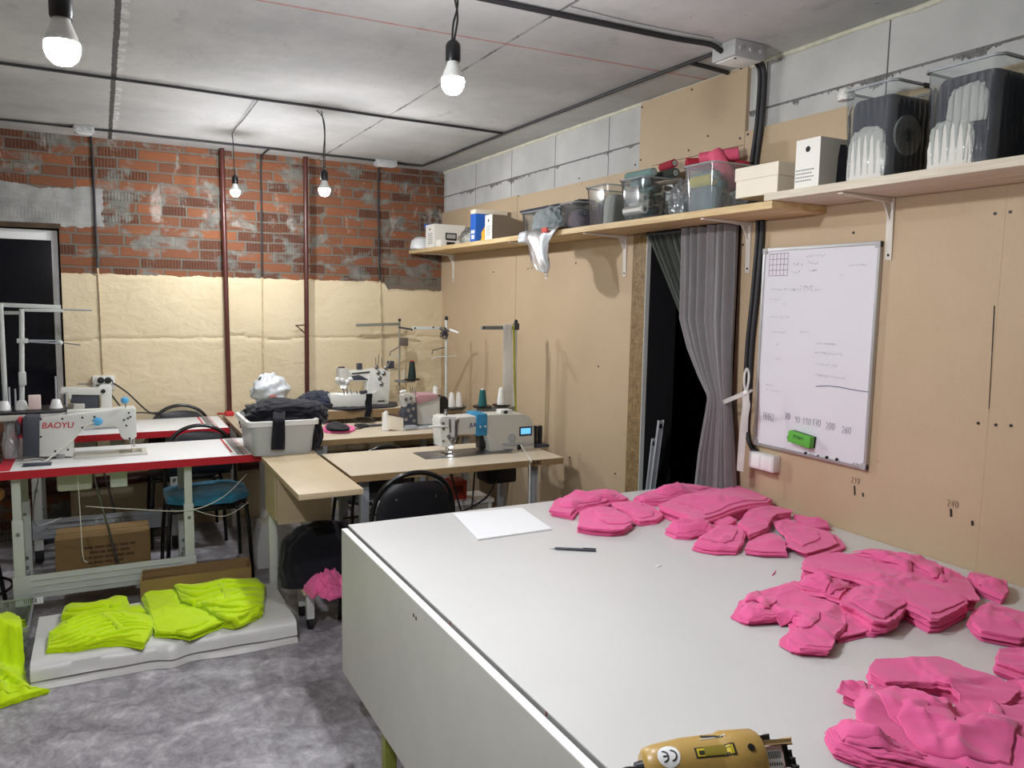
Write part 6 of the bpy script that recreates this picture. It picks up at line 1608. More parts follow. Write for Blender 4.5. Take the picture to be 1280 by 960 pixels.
big('large ribbed clear box cut off by the right picture edge', 1.06, 1.284, .285, 3)
for lb, y0, y1, s in (('dark navy cloth filling the box with the tape disc', 1.695, 1.845, 61), ('dark navy cloth filling the large box at the upper right', 1.372, 1.55, 62), ('dark navy cloth in the box at the right picture edge', 1.08, 1.262, 63)):
    heap('folded_cloth', lb, 'cloth', (2.30, (y0+y1)/2, BZ+.003), (.108, (y1-y0)/2, .185), s, mat('navy_filling', (40, 46, 62), .9), .05, 8, sq=5, flat=.4)
for lb, c, r, s in (('white crumpled cloth low in the box with the tape disc', (2.195, 1.775, BZ+.003), (.012, .07, .12), 64), ('white folded sheet low in the large box at the upper right', (2.195, 1.49, BZ+.003), (.012, .07, .10), 65), ('grey white cloth on the dark cloth in the box at the upper right', (2.197, 1.45, BZ+.12), (.010, .06, .08), 66)):
    heap('folded_cloth', lb, 'cloth', c, r, s, 'tube_white', .25, 12, sq=.8, ridge=.2)
p = Py(1131, 170, 1.700); t = thing('tape_roll', 'white tape disc behind the near side of the large clear box', 'tape roll', (p.x, 1.695, p.z))
MB().lathe([(.022, 0), (.062, 0), (.062, .008), (.022, .008), (.022, 0)], (p.x, 1.6945, p.z), (0, -1, 0), 36).build('winding', 'jbox', t)
MB().lathe([(.012, 0), (.022, 0), (.022, .0082), (.012, .0082), (.012, 0)], (p.x, 1.6945, p.z), (0, -1, 0), 24).build('core', 'greycloth', t)
heap('cloth_bundle', 'white and red rag hanging on the far rim of the large box', 'cloth', (2.20, 1.875, BZ+.272), (.02, .03, .03), 67, 'tube_white', .3, 10)

# ================================================================== THREAD STANDS AND CONES
def cone(label, x, y, z, r, h, m, grp='thread cones'):
    t = thing('thread_cone', label, 'thread cone', (x, y, z), grp)
    MB().lathe([(r*.6, 0), (r, .002), (r*1.0, .012), (r*.62, h*.92), (r*.5, h*.94), (0, h*.94)], (x, y, z), n=20).build('thread', m, t)
    MB().lathe([(r*.36, h*.935), (r*.36, h), (r*.26, h+.001), (0, h+.001)], (x, y, z), n=14).build('cone_tip', 'white_pl' if m != 'thread_d' else 'redpl', t)
def plate(t, x, y, z, r=.055):
    MB().lathe([(0, .002), (r*.95, .0), (r, .004), (r, .008), (r*.94, .005), (0, .005)], (x, y, z), n=24).build('cone_plate', 'black', t)
    MB().cyl((x, y, z), (x, y, z+.05), .003, n=8).build('spindle', 'steel', t)
# stand of the front beige table
ys = 4.215
P = pt(645, 403, ys)
t = thing('thread_stand', 'thread stand with a hanging white strip behind the machine with blue display', 'thread stand', (P.x, ys, TZ))
MB().tube([(P.x+.008, ys, TZ), (P.x, ys, P.z)], .008, 12).build('pole', 'leg', t)
MB().lathe([(0, 0), (.03, 0), (.022, .03), (.012, .04), (0, .04)], (P.x+.008, ys, TZ), n=16).build('pole_foot', 'black', t)
A = pt(602, 409.5, ys); MB().box(A.x, P.x+.01, ys-.008, ys+.008, A.z-.012, A.z+.010, .002).build('guide_arm', mat('grey_bar', (112, 118, 112), .5), t)
MB().cyl((A.x+.012, ys-.009, A.z), (A.x+.012, ys-.012, A.z), .006, n=10).build('guide_eye', 'black', t)
MB().box(P.x-.014, P.x+.016, ys-.016, ys+.016, P.z-.045, P.z-.005, .003).build('clamp', 'dgrey', t); MB().ball((P.x+.0, ys, P.z+.004), (.012, .012, .014), 10, 8).build('pole_cap', 'black', t)
q1, q2, q3 = pt(603, 507, ys), pt(626.5, 505.5, ys), pt(615, 511, ys)
MB().box(q1.x-.03, P.x+.0, ys-.02, ys+.02, q1.z-.035, q1.z-.014, .003).build('tray_bar', 'greyink', t)
plate(t, q1.x, ys, q1.z-.01, .058); plate(t, q2.x, ys, q2.z-.008, .054)
cone('teal thread cone on the stand left of the hanging white strip', q1.x, ys, q1.z-.004, .027, .105, 'thread_t')
cone('white thread cone right before the hanging white strip', q2.x, ys, q2.z-.002, .026, .105, 'thread_w')
o = None
a1, a2 = pt(637, 405, ys), pt(637, 509, ys)
rows = []
for j in range(25):
    f = j/24; z = a1.z+(a2.z-a1.z)*f; xl = pt(630-2*f, 405+104*f, ys-.03).x; xr = pt(641+4*f, 405+104*f, ys-.03).x
    rows.append([(xl+(xr-xl)*i/8, ys-.018-.006*math.sin(i*1.1+f*3), z) for i in range(9)])
g = MB().sheet(rows); bmesh.ops.solidify(g.bm, geom=g.bm.faces[:], thickness=.002)
o = g.build('fabric_strip', 'ribbon', None, 60); tag(o, 'long white fabric strip hanging over the arm of the thread stand', 'fabric strip')
rows = []
for j in range(25):
    f = j/24; xc = pt(642.5+2.5*f, 406+110*f, ys-.035).x; z = pt(642.5, 406+110*f, ys-.03).z
    rows.append([(xc-.006+.012*i, ys-.03-.003*math.sin(f*8), z) for i in range(2)])
g = MB().sheet(rows); bmesh.ops.solidify(g.bm, geom=g.bm.faces[:], thickness=.001); o = g.build('measuring_tape', mat('yellow_tape', (196, 200, 60), .5), None, 40); tag(o, 'yellow measuring tape hanging beside the white fabric strip', 'measuring tape')
# stand of the overlock table
yo = 5.10
P = pt(558, 398, yo)
t = thing('thread_stand', 'white thread stand with a tangle of thread at its top by the corner', 'thread stand', (P.x, yo, TZ))
MB().tube([(P.x+.004, yo, TZ), (P.x, yo, P.z-.01)], .0085, 12).build('pole', 'leg', t); MB().ball((P.x, yo, P.z), (.013, .013, .016), 10, 8).build('pole_cap', 'black', t)
A, B = pt(516, 410, yo), pt(543, 409, yo); MB().box(A.x, B.x+.05, yo-.008, yo+.008, A.z-.010, A.z+.010, .002).build('guide_arm', 'leg', t)
for q in ((518, 410), (541, 409)):
    c = pt(*q, yo); MB().cyl((c.x, yo-.009, c.z), (c.x, yo-.0125, c.z), .006, n=10).build('guide_eye', 'black', t)
A, B = pt(562, 412, yo), pt(573, 416, yo-.05); MB().cyl(A, B, .009, .008, 10).build('short_arm', 'white_pl', t)
MB().tube([pt(540, 443, yo), pt(541, 438, yo), pt(556, 434, yo)], .0035, 8).build('wire_guide', 'dgrey', t)
MB().tube([pt(540, 449, yo), pt(545, 446, yo), pt(570, 445, yo)], .0035, 8).build('wire_guide', 'leg', t)
c = pt(554, 416, yo); g = MB(); pts = [Vector((c.x+.038*math.sin(i*1.7+.2*i)*(.6+.4*math.sin(i*.37)), yo-.018+.010*math.sin(i*.9), c.z+.045*math.cos(i*1.3+.1*i)*(.6+.4*math.cos(i*.51)))) for i in range(40)]
o = g.tube(smoothpts(pts, 4), .0022, 5).build('thread_tangle', 'dgrey', None, 80); tag(o, 'dark tangle of thread wound on top of the white thread stand', 'thread')
qs = [(544.5, 493, .10), (564.5, 505, .105), (573.5, 507, .105)]
q0 = pt(569, 508, yo); MB().box(q0.x-.15, q0.x+.06, yo-.02, yo+.02, q0.z-.03, q0.z-.012, .003).build('tray_bar', 'greyink', t)
MB().lathe([(0, .0), (.075, 0), (.08, .006), (.078, .010), (0, .006)], (q0.x, yo, q0.z-.011), n=28).build('cone_plate', 'black', t)
for lb, q in zip(('white thread cone standing behind the overlock machine', 'white thread cone on the round tray, left of the pair', 'white thread cone on the round tray, right of the pair'), qs):
    c = pt(q[0], q[1], yo+.02 if q[0] < 550 else yo); zz = q0.z-.003 if q[0] > 550 else q0.z-.011
    cone(lb, c.x, c.y, zz, .028, (.105 if q[0] > 550 else .16), 'thread_w')
# stand of the coverstitch table
yc = 5.72
P = pt(499.5, 400, yc)
t = thing('thread_stand', 'grey thread stand with long arm behind the coverstitch machine', 'thread stand', (P.x, yc, .835))
MB().tube([(P.x, yc, .835), (P.x, yc, P.z)], .007, 10).build('pole', mat('grey_pole', (140, 136, 124), .5), t); MB().ball((P.x, yc, P.z), (.012, .012, .012), 10, 8).build('pole_cap', 'black', t)
A, B = pt(445, 406.5, yc), pt(500, 405, yc); MB().bar(A, B, .016, .022, .002).build('guide_arm', mat('grey_bar_long', (120, 120, 108), .5), t)
A, B = pt(498, 409, yc), pt(516, 412, yc); MB().bar(A, B, .014, .014, .002).build('guide_arm', 'dgrey', t)
c = pt(503, 427, yc); MB().box(c.x-.03, c.x+.03, yc-.05, yc-.01, c.z-.03, c.z+.03, .003).build('tension_box', mat('brown_grey_box', (96, 88, 80), .6), t)
MB().tube([pt(487, 445, yc), pt(488, 440, yc), pt(498, 434, yc)], .0035, 8).build('wire_guide', 'dgrey', t); MB().tube([pt(489, 443.5, yc), pt(502, 446, yc)], .0035, 8).build('wire_guide', 'leg', t)
q0 = pt(515, 473.5, yc-.03); MB().box(P.x-.03, q0.x+.02, yc-.05, yc+.03, q0.z-.025, q0.z-.010, .003).build('tray_bar', 'greyink', t)
plate(t, q0.x, yc-.03, q0.z-.009, .062); q_ = pt(505, 470, yc-.03)
MB().cyl((q_.x, yc-.03, q0.z), (q_.x, yc-.03, q0.z+.07), .008, .005, 10).build('spindle', 'leg', t)
cone('dark green thread cone on the stand behind the coverstitch machine', q0.x, yc-.03, q0.z-.003, .032, .145, 'thread_d')
# stand at the left window
yl_ = 4.835
P = pt(27, 386, yl_); F_ = pt(27, 503, yl_)
t = thing('thread_stand', 'white metal thread stand with cross bars in front of the dark window', 'thread stand', (P.x, yl_, TZ))
MB().tube([(F_.x, yl_, F_.z-.04), (P.x, yl_, P.z+.0)], .0125, 12).build('pole', 'leg', t)
MB().tube([(F_.x, yl_, TZ), (F_.x, yl_, F_.z-.03)], .009, 10).build('pole_base', 'legd', t)
P2 = pt(0.5, 380, yl_+.005); MB().tube([(P2.x, yl_+.005, TZ), (P2.x, yl_+.005, P2.z)], .0125, 12).build('pole', 'leg', t)
A, B = pt(0, 381, yl_+.02), pt(76, 384, yl_+.02); MB().bar(A, B, .016, .022, .002).build('guide_arm', 'leg', t)
A, B = pt(29, 387.5, yl_), pt(79, 388.5, yl_); MB().bar(A, B, .014, .016, .002).build('guide_arm', 'leg', t)
A, B = pt(3, 391, yl_+.06), pt(24, 391, yl_+.0); MB().bar(A, B, .014, .018, .002).build('guide_arm', 'leg', t)
A, B = pt(78, 387, yl_), pt(115, 388, yl_); MB().cyl(A, B, .0045, n=8).build('guide_rod', 'legd', t)
A, B = pt(21, 426, yl_), pt(35, 426, yl_); MB().bar(A, B, .024, .024, .003).build('clamp', 'leg', t)
A, B = pt(35, 425.5, yl_), pt(74, 426, yl_); MB().cyl(A, B, .004, n=8).build('guide_rod', 'legd', t)
A, B = pt(35, 427, yl_), pt(76, 429.5, yl_-.02); MB().cyl(A, B, .004, n=8).build('guide_rod', 'legd', t)
A, B = pt(74, 428, yl_), pt(101, 431.5, yl_); MB().cyl(A, B, .0035, n=8).build('guide_rod', 'steel', t); c = pt(75, 428.5, yl_); MB().ball(c, (.015, .012, .014), 10, 8).build('guide_joint', 'leg', t)
c = pt(28, 472, yl_); MB().box(c.x-.016, c.x+.016, yl_-.018, yl_+.018, c.z-.04, c.z+.03, .003).build('pole_sleeve', 'leg', t)
a, b = pt(-40, 510, yl_), pt(92, 509, yl_); zt_ = F_.z-.03
tr = MB().box(-.80, b.x, yl_-.16, yl_+.10, zt_-.014, zt_, .004).build('tray', 'black', t)
MB().box(-.80, b.x-.07, yl_-.163, yl_-.05, zt_-.045, zt_-.0145, .004).build('tray_bracket', 'machine2', t)
for px in (5, 27, 70):
    c = pt(px, 500, yl_-.05); MB().lathe([(0, 0), (.032, 0), (.020, .042), (.016, .046), (0, .046)], (c.x, yl_-.05, zt_), n=16).build('spool_holder', 'white_pl', tr)
for px, h in ((5, .125), (12, .115), (19.5, .105), (70.5, .165), (83, .08), (49, .06)):
    c = pt(px, 500, yl_-.02); MB().cyl((c.x, yl_-.02, zt_), (c.x, yl_-.02, zt_+h), .0045, n=8).build('spindle', 'legd', tr)
c = pt(44, 503, yl_-.08); o = MB().box(c.x-.03, c.x+.025, yl_-.09, yl_-.06, zt_+.0005, zt_+.075, .004).build('small_packet', mat('pale_rose_card', (232, 208, 200), .7)); tag(o, 'small pale packet standing on the thread stand tray', 'packet')
# translucent pink bag hanging at the left edge
heap('plastic_bag', 'pinkish translucent bag at the left picture edge above the red edged table', 'bag', (-.425, 4.71, TZ+.001), (.045, .08, .13), 71, 'pinkbag', .2, 9)
# ================================================================== THINGS ON AND UNDER THE WORKTOPS
t = thing('storage_bin', 'translucent grey plastic bin heaped with black clothes on the side worktop', 'bin', (.86, 4.43, TZ))
zb = TZ+.001; zt2 = .958
def brect(x0, x1, y0, y1, z, r=.03, n=5):
    pts = []
    for cx, cy, a0 in ((x1-r, y1-r, 0), (x0+r, y1-r, PI/2), (x0+r, y0+r, PI), (x1-r, y0+r, 1.5*PI)):
        for i in range(n+1): a = a0+PI/2*i/n; pts.append((cx+r*math.cos(a), cy+r*math.sin(a), z))
    return pts
def loft(g, loops, cap0=True, cap1=False):
    V = [[g.bm.verts.new(p) for p in q] for q in loops]; n = len(V[0])
    for a, b in zip(V, V[1:]):
        for i in range(n): g.bm.faces.new((a[i], a[(i+1) % n], b[(i+1) % n], b[i]))
    if cap0: g.bm.faces.new(V[0][::-1])
    if cap1: g.bm.faces.new(V[-1])
    return g
bx = (.692, .998, 4.245, 4.62)
def br(k, z): e = .018*k; return brect(bx[0]-e, bx[1]+e, bx[2]-e*.6, bx[3]+e, z)
loft(MB(), [br(0, zb), br(.5, zb+.09), br(1, zt2-.03), br(1, zt2), br(.8, zt2), br(.3, zb+.09), br(-.2, zb+.004)], True, True).build('bin_body', 'binplast', t, 50)
loft(MB(), [br(1.05, zt2-.026), br(2.0, zt2-.024), br(2.0, zt2+.002), br(1.05, zt2+.004)], False).build('rim', 'white_pl', t, 40)
heap('clothes_heap', 'black clothes heaped over the rim of the grey bin', 'clothes', (.90, 4.46, zt2-.03), (.215, .19, .085), 81, 'blackcloth', .35, 8, ridge=.22, sq=.3)
def drape_cloth(name, label, cat, rows, m, th=.006):
    g = MB().sheet(rows); bmesh.ops.recalc_face_normals(g.bm, faces=g.bm.faces[:]); bmesh.ops.solidify(g.bm, geom=g.bm.faces[:], thickness=th)
    o = g.build(name, m, None, 70); tag(o, label, cat); return o
rows = []
for j in range(17):
    f = j/16; v = 514+48*f; yy = 4.30-.085*min(1, f*4)
    r = []
    for i in range(9):
        u = 342+14.5*i/8+(-2*f if i == 0 else 0)-1.5*f; p = Py(u, v, yy-.006*math.sin(i*.9+f*3)); r.append(p)
    rows.append(r)
drape_cloth('clothes_piece', 'black sleeve hanging down over the front of the grey bin', 'clothes', rows, 'blackcloth')
heap('clothes_piece', 'black garment slumping over the right end of the grey bin', 'clothes', (1.02, 4.42, TZ+.004), (.065, .13, .135), 82, 'blackcloth', .25, 6, ridge=.15, flat=.6)
heap('clothes_heap', 'black clothes lying on the side worktop behind the grey bin', 'clothes', (.90, 5.25, TZ+.001), (.13, .22, .10), 83, 'blackcloth', .3, 7, ridge=.2)
heap('clothes_heap', 'dark grey clothes heaped at the left end of the farthest beige table', 'clothes', (1.36, 5.60, .836), (.13, .16, .085), 84, 'navycloth', .3, 7, ridge=.2)
t = thing('carrier_bag', 'white carrier bag with a round red print standing behind the grey bin', 'bag', (.99, 5.0, TZ))
g = MB(); vs = bmesh.ops.create_icosphere(g.bm, subdivisions=5, radius=1)['verts']; bc = pt(337, 489, 5.0)
for v in vs:
    n = v.co.normalized(); d = noise.noise(n*2.6+Vector((3, 1, 7)))*.25; rg = abs(noise.noise(n*4+Vector((9, 2, 1)))); d += .04*max(0, 1-rg*3)
    top = max(0, n.z); p = n*(1+d); w = 1-.45*top**2+.22*max(0, n.z-.85)*6
    v.co = Vector((bc.x+p.x*.115*w, 5.0+p.y*.09*w, bc.z+.01+max(p.z, -.95)*.105))
g.build('bag_film', 'whitebag', t, 80)
c = pt(341, 496, 4.905); MB().lathe([(0, .002), (.022, .002), (.026, -.004), (0, -.002)], (c.x, 4.902, c.z-.005), (0, -1, .25), 22, .8).build('round_print', mat('brick_red_print', (170, 96, 84), .6), t)
c = pt(325, 473, 4.95); MB().obox((c.x, c.y, c.z), (.008, .006, .026), Matrix.Rotation(.6, 3, 'Y'), .003).build('handle_hole', 'black', t)
bz = bc.z+.01-.100
heap('clothes_heap', 'black clothes under the white carrier bag on the side worktop', 'clothes', (.955, 4.86, TZ+.001), (.10, .13, max(.03, (bz-TZ)/1.25)), 85, 'blackcloth', .25, 9)
t = thing('hand_tool', 'red plastic tool lying on the side worktop beside the rear red edged table', 'tool', Pz(281, 517, TZ))
A, B = Pz(272, 517, TZ+.012), Pz(283, 517.5, TZ+.012); MB().bar(A, B, .02, .012, .004).build('handle', 'redpl', t)
c = Pz(286, 517, TZ+.014); MB().box(c.x-.025, c.x+.03, c.y-.04, c.y+.04, TZ+.001, TZ+.03, .006).build('tool_head', 'redpl', t)
A = [Pz(a, b, TZ+.0015) for a, b in ((294, 511), (300, 510), (314, 530), (300, 534))]
o = cloth('plastic_sheet', A, TZ+.0008, .004, 1, 86, 'film', crumple=.012, d=.02, freq=7); tag(o, 'crumpled clear film sheet on the side worktop left of the bag', 'plastic sheet')
A = [Pz(a, b, TZ) for a, b in ((297, 532), (312, 530), (318, 535), (303, 537))]; o = cloth('paper_sheet', A, TZ+.006, .003, 1, 87, mat('rose_paper', (226, 190, 186), .7), crumple=.003, d=.02); tag(o, 'small rose paper sheet on the side worktop by the clear film', 'paper')
A = [Pz(a, b, TZ) for a, b in ((308, 544), (313, 541), (317, 549), (316, 556), (311, 549))]; o = cloth('fabric_scrap', A, TZ+.0008, .015, 3, 88, 'neon', d=.012); tag(o, 'neon yellow scrap wedged beside the grey bin', 'scrap')
# middle table odds and ends
A = [Pz(a, b, TZ) for a, b in ((405, 537), (414, 530), (430, 531), (446, 535), (446, 540), (430, 542), (408, 542))]
o = cloth('fabric_piece', A, TZ+.0008, .012, 2, 89, 'pink', d=.014, crumple=.01); tag(o, 'pink fabric piece under black cloth on the middle beige table', 'fabric')
A = [Pz(a, b, TZ+.02) for a, b in ((406, 534), (416, 528), (432, 532), (440, 538), (425, 539), (410, 538))]
o = cloth('fabric_piece', A, TZ+.022, .01, 2, 90, 'blackcloth', d=.014, crumple=.01); tag(o, 'black fabric piece lying on the pink one on the middle beige table', 'fabric')
c = pt(482.5, 526, 4.80); cone('white thread cone standing left of the overlock machine on the middle table', c.x, 4.80, TZ+.001, .026, .125, 'thread_w')
t = thing('scissors', 'black handled scissors lying on the middle beige table', 'scissors', Pz(465, 531, TZ))
A, B, C = Pz(446, 532, TZ+.008), Pz(462, 532, TZ+.008), Pz(485, 530, TZ+.006)
MB().bar(B, C, .035, .006, .002).build('blade', 'dgrey', t)
for off in (-.022, .022):
    ctr = A+(B-A)*.4+Vector((0, off, 0)); MB().tube([ctr+Vector((.04*math.cos(2*PI*i/20), .020*math.sin(2*PI*i/20), 0)) for i in range(21)], .006, 8).build('handle_ring', 'black', t, 60)
MB().bar(A+(B-A)*.9, B, .03, .010, .003).build('handle_bar', 'black', t)
pts = [Pz(455+14*math.cos(i*.8)*(1-.01*i), 525+3.2*math.sin(i*.8), TZ+.006+.0008*i) for i in range(26)]
o = MB().tube(smoothpts(pts, 4), .0042, 6).build('coiled_cable', 'cable', None, 60); tag(o, 'coiled black cable on the middle beige table at its back edge', 'cable')
pts = [Pz(a, b, TZ+.005) for a, b in ((431, 528), (436, 533), (446, 536), (455, 534))]; o = cord('short_cable', 'thin black cable end looping beside the coiled cable', pts, .004, 'cable')
c1, c2 = pt(459, 492, 5.345), pt(457, 521, 5.345); g = MB()
rows = [[(pt(457.5-.1*j, 493+27*j/12, 5.345).x+.022*i+.004*math.sin(j), 5.343-.004*math.sin(j*.8+i), c1.z+(c2.z-c1.z)*j/12) for i in range(3)] for j in range(13)]
rows = [[(p[0]+.002, 5.40, .839) for p in rows[0]], [(p[0], 5.355, .839) for p in rows[0]]]+rows
drape_cloth('strap', 'black strap hanging over the front edge of the farthest beige table', 'strap', rows, 'blackcloth', .004)
A = [Pz(a, b, .835) for a, b in ((406, 511), (430, 506), (495, 503), (498, 509), (470, 511), (430, 514))]
o = cloth('fabric_piece', A, .8358, .010, 2, 91, 'blackcloth', d=.02, crumple=.008); tag(o, 'black fabric mat beneath the coverstitch machine', 'fabric')
o = MB().box(1.92, 2.0, 4.73, 4.76, TZ+.0005, TZ+.02, .006).build('cloth_lint', 'thread_w'); tag(o, 'white lint lying before the overlock machine', 'lint')
# under the front beige table
g = MB(); c = pt(569, 609, 4.05); t = thing('carton', 'small red box under the front beige table behind the chair', 'carton', (c.x, 4.05, .5))
zf = c.z-.055
MB().box(c.x-.045, c.x+.042, 3.98, 4.10, zf, zf+.105, .003).build('carton_body', mat('red_carton', (190, 62, 44), .6), t); MB().box(c.x-.03, c.x+.02, 3.9785, 3.9799, zf+.04, zf+.08).build('dark_print', mat('dark_red_print', (110, 36, 30), .6), t, 0)
t2 = thing('low_shelf', 'pale board shelf with low cabinet under the front beige table', 'cabinet', (1.65, 4.06, 0))
MB().box(1.30, 1.95, 3.93, 4.14, zf-.022, zf-.001, .002).build('shelf_top', 'white_edge', t2)
MB().box(1.31, 1.33, 3.94, 4.13, 0, zf-.022).build('side_panel', 'white_edge', t2); MB().box(1.92, 1.94, 3.94, 4.13, 0, zf-.022).build('side_panel', 'white_edge', t2)
MB().box(1.33, 1.92, 3.945, 3.96, .04, zf-.024, .001, seg=1).build('front_panel', mat('greyish_panel', (176, 172, 160), .6), t2)
o = MB().box(1.10, 1.20, 4.06, 4.12, .36, .42, .004)
o.bm.free()
# black heap on a low trolley
t = thing('low_trolley', 'low wooden trolley board under the black clothes near the cutting table', 'trolley', (.98, 3.8, 0))
MB().box(.822, 1.20, 3.705, 3.96, .185, .205, .002).build('board', 'maple', t)
for x, y in ((.86, 3.74), (1.16, 3.74), (.86, 3.92), (1.16, 3.92)):
    l = MB().box(x-.018, x+.018, y-.018, y+.018, .055, .185, .002).build('post', 'white_edge', t)
    MB().cyl((x-.012, y, .028), (x+.012, y, .028), .028, n=18).build('caster', 'blackmat', l)
heap('clothes_heap', 'large heap of black clothes piled below the front corner of the side worktop', 'clothes', (.945, 3.845, .207), (.205, .13, .198), 92, 'blackcloth', .22, 6, ridge=.14, flat=.45, sq=.3)
A = [Pz(a, b, .225) for a, b in ((374, 727), (384, 719), (404, 715), (432, 716), (440, 738), (412, 747), (398, 738), (390, 745), (380, 734))]
o = cloth('fabric_heap', A, .206, .022, 3, 93, 'pink', d=.009, crumple=.008, freq=9, smooth=0, dome=.02, ncrease=12, camp=.014, cwid=.012); overlays(o, randsheets(A, 3, 9, .5, .75), 95, 'pink', .206, rs=.006, pleat=(.9, .014, 22), ncrease=8, camp=.012)
tag(o, 'crumpled pink fabric on the low trolley in front of the black heap', 'fabric')
t = thing('plastic_canister', 'white plastic canister standing under the side worktop behind the black heap', 'canister', (.86, 4.78, 0))
MB().prism([(.775, .001), (.935, .001), (.935, .24), (.91, .275), (.80, .275), (.795, .25), (.775, .14)], lambda u, v, k: (u, 4.70+.16*k, v), .012).build('canister_body', 'white_pl', t)
MB().cyl((.88, 4.78, .273), (.88, 4.78, .298), .018, n=16).build('cap', 'black', t)

# ================================================================== FLOOR: CARTONS, TRAY AND NEON CLOTH
t = thing('carton', 'closed brown cardboard box on the floor under the front red edged table', 'carton', (-.03, 5.08, 0), 'brown cartons on the floor')
MB().box(-.272, .215, 4.98, 5.23, .001, .235, .003).build('carton_body', 'carton', t)
MB().box(-.272, .215, 5.095, 5.105, .2355, .2362).build('tape_seam', 'cartonink', t, 0)
for k, (w, x) in enumerate(((.26, -.13), (.20, -.10), (.24, -.14), (.18, -.11))):
    g = MB(); x_ = x
    while x_ < x+w: L = random.uniform(.02, .05); g.box(x_, x_+L, 4.9785, 4.9795, .165-k*.03, .178-k*.03); x_ += L+.008
    g.build('printed_text', 'cartonink', t, 0)
zr = Py(243, 704.5, 4.372).z; yf_ = Pz(243, 718, zr).y
xa, xb = Py(178, 713, 4.372).x, Py(312, 698, 4.372).x; xa2 = Py(175, 728, yf_).x; xb2 = Py(314, 708.5, yf_).x
t = thing('carton', 'open brown cardboard box standing behind the neon yellow cloth', 'carton', ((xa+xb)/2, 4.3, 0), 'brown cartons on the floor')
loft(MB(), [[(xa2, yf_, .001), (xb2, yf_, .001), (xb, 4.372, .001), (xa, 4.372, .001)], [(xa2, yf_, zr), (xb2, yf_, zr), (xb, 4.372, zr), (xa, 4.372, zr)], [(xa2+.006, yf_+.005, zr), (xb2-.006, yf_+.005, zr), (xb-.006, 4.367, zr), (xa+.006, 4.367, zr)], [(xa2+.006, yf_+.005, .006), (xb2-.006, yf_+.005, .006), (xb-.006, 4.367, .006), (xa+.006, 4.367, .006)]], True, True).build('carton_body', 'carton', t, 0)
g = MB()
x_ = xa2+.12
while x_ < xa2+.36: L = random.uniform(.03, .06); g.box(x_, x_+L, yf_-.0012, yf_-.0004, zr-.075, zr-.06); x_ += L+.01
g.build('printed_text', 'cartonink', t, 0)
# shallow tray wrapped in white polythene
PX0, PX1, PY0, PY1, PZ = -.305, .772, 3.632, yf_-.012, .098
rows = []
for i in range(91):
    f = i/90; x = PX0+(PX1-PX0)*f; w = math.exp(-((x-.23)/.05)**2); w2 = math.exp(-((x-.30)/.09)**2)
    nz_ = lambda s: noise.noise(Vector((x*5, s*3, 2)))*.006
    fy = PY0+nz_(1)-.030*w+.016*w2; end = 1 if i in (0, 90) else 0
    prof_ = [(fy-.034-.01*noise.noise(Vector((x*3, 5, 1))), .0015), (fy-.026, .020+.5*nz_(4)), (fy-.004, .024), (fy+.006, .028), (fy-.018+nz_(2), .034+nz_(5)), (fy-.010+nz_(3)*1.5, .062), (fy-.001, PZ-.012-.010*w), (fy+.014, PZ-.001-.006*w), (fy+.06, PZ+.002+nz_(7)-.012*w2), (fy+.15, PZ+nz_(8)*1.2), (PY1-.05, PZ+nz_(9)), (PY1-.006, PZ), (PY1, PZ-.01), (PY1, .001)]
    rows.append([(x, a, b) for a, b in prof_])
g = MB().sheet(rows)
for side in (0, -1):
    vs = [v for v in rows[side]]
    V = [g.bm.verts.new(v) for v in vs[4:]]; g.bm.faces.new(V)
bmesh.ops.remove_doubles(g.bm, verts=g.bm.verts[:], dist=.0005)
o = g.build('wrapped_tray', 'sheet', None, 40); tag(o, 'shallow tray wrapped in white plastic sheet on the floor under neon cloth', 'tray')
t = bpy.data.objects['wrapped_tray']
rows = [[(PX1+.004+.012*math.sin(j*1.1)+.05*(PZ-z)*(j < 2), PY0-.015+(.42)*j/8, z+.004*math.sin(j*2.2)) for j in range(9)] for z in (.003, .05, PZ+.014)]
g = MB().sheet(rows); bmesh.ops.solidify(g.bm, geom=g.bm.faces[:], thickness=.0015); g.build('sheet_flap', 'sheet', t, 60)
# clear bin on the left with neon cloth spilling out
clear_box('wide clear plastic bin on the floor at the left edge with neon cloth spilling out', 3.90, 4.30, .0, .155, x0=-.95, x1=-.33, m='clear2', grp=None)
p = Py(36, 757, 4.298); fb = [q for q in COL.objects if q.name.startswith('clear_box') and q.location.z < .1 and q.location.y > 3.8][0]
o = MB().box(p.x-.055, p.x+.06, 4.3075, 4.309, .118, .150).build('bin_label', 'paper', fb, 0)
g = MB()
for k in range(7): g.box(p.x-.02+k*.008, p.x-.016+k*.008, 4.3066, 4.3074, .125, .146)
g.build('bar_code', 'labink', o, 0)
o = MB().box(-.20, .10, 4.45, 4.50, .085, .10, .004); o.bm.free()
def neon(label, pix, zb_, h, L, seed, n_=6, pl=(.6, .014, 26), lo=.45, hi=.8, tb=None, **k):
    poly = [Pz(a, b, zb_+h*.6) for a, b in pix] if isinstance(pix[0][0], int) else pix
    kw = dict(d=.010, crumple=.010, freq=6, jag=.007, dome=.02, hvar=.3, smooth=0, ncrease=8, camp=.01, cwid=.02); kw.update(k)
    o = cloth('neon_cloth', poly, zb_, h, L, seed, 'neon', tubes=tb, **kw)
    ff_ = kw.get('floor_fn'); zf_ = zb_
    overlays(o, randsheets(poly, n_, seed, lo, hi), seed*2, 'neon', zf_, rs=.006, d=.007, jag=.006, tubes=(tb[0]//2, tb[1], tb[2]*.7, tb[3]*.7, tb[4]), ncrease=5, camp=.008, cwid=.012)
    return tag(o, label, 'fabric', 'neon yellow cloth piles')
ff = lambda p: .152*max(0, min(1, (p.y-3.80)/.09))*(1 if p.x < -.29 else 1)+.002
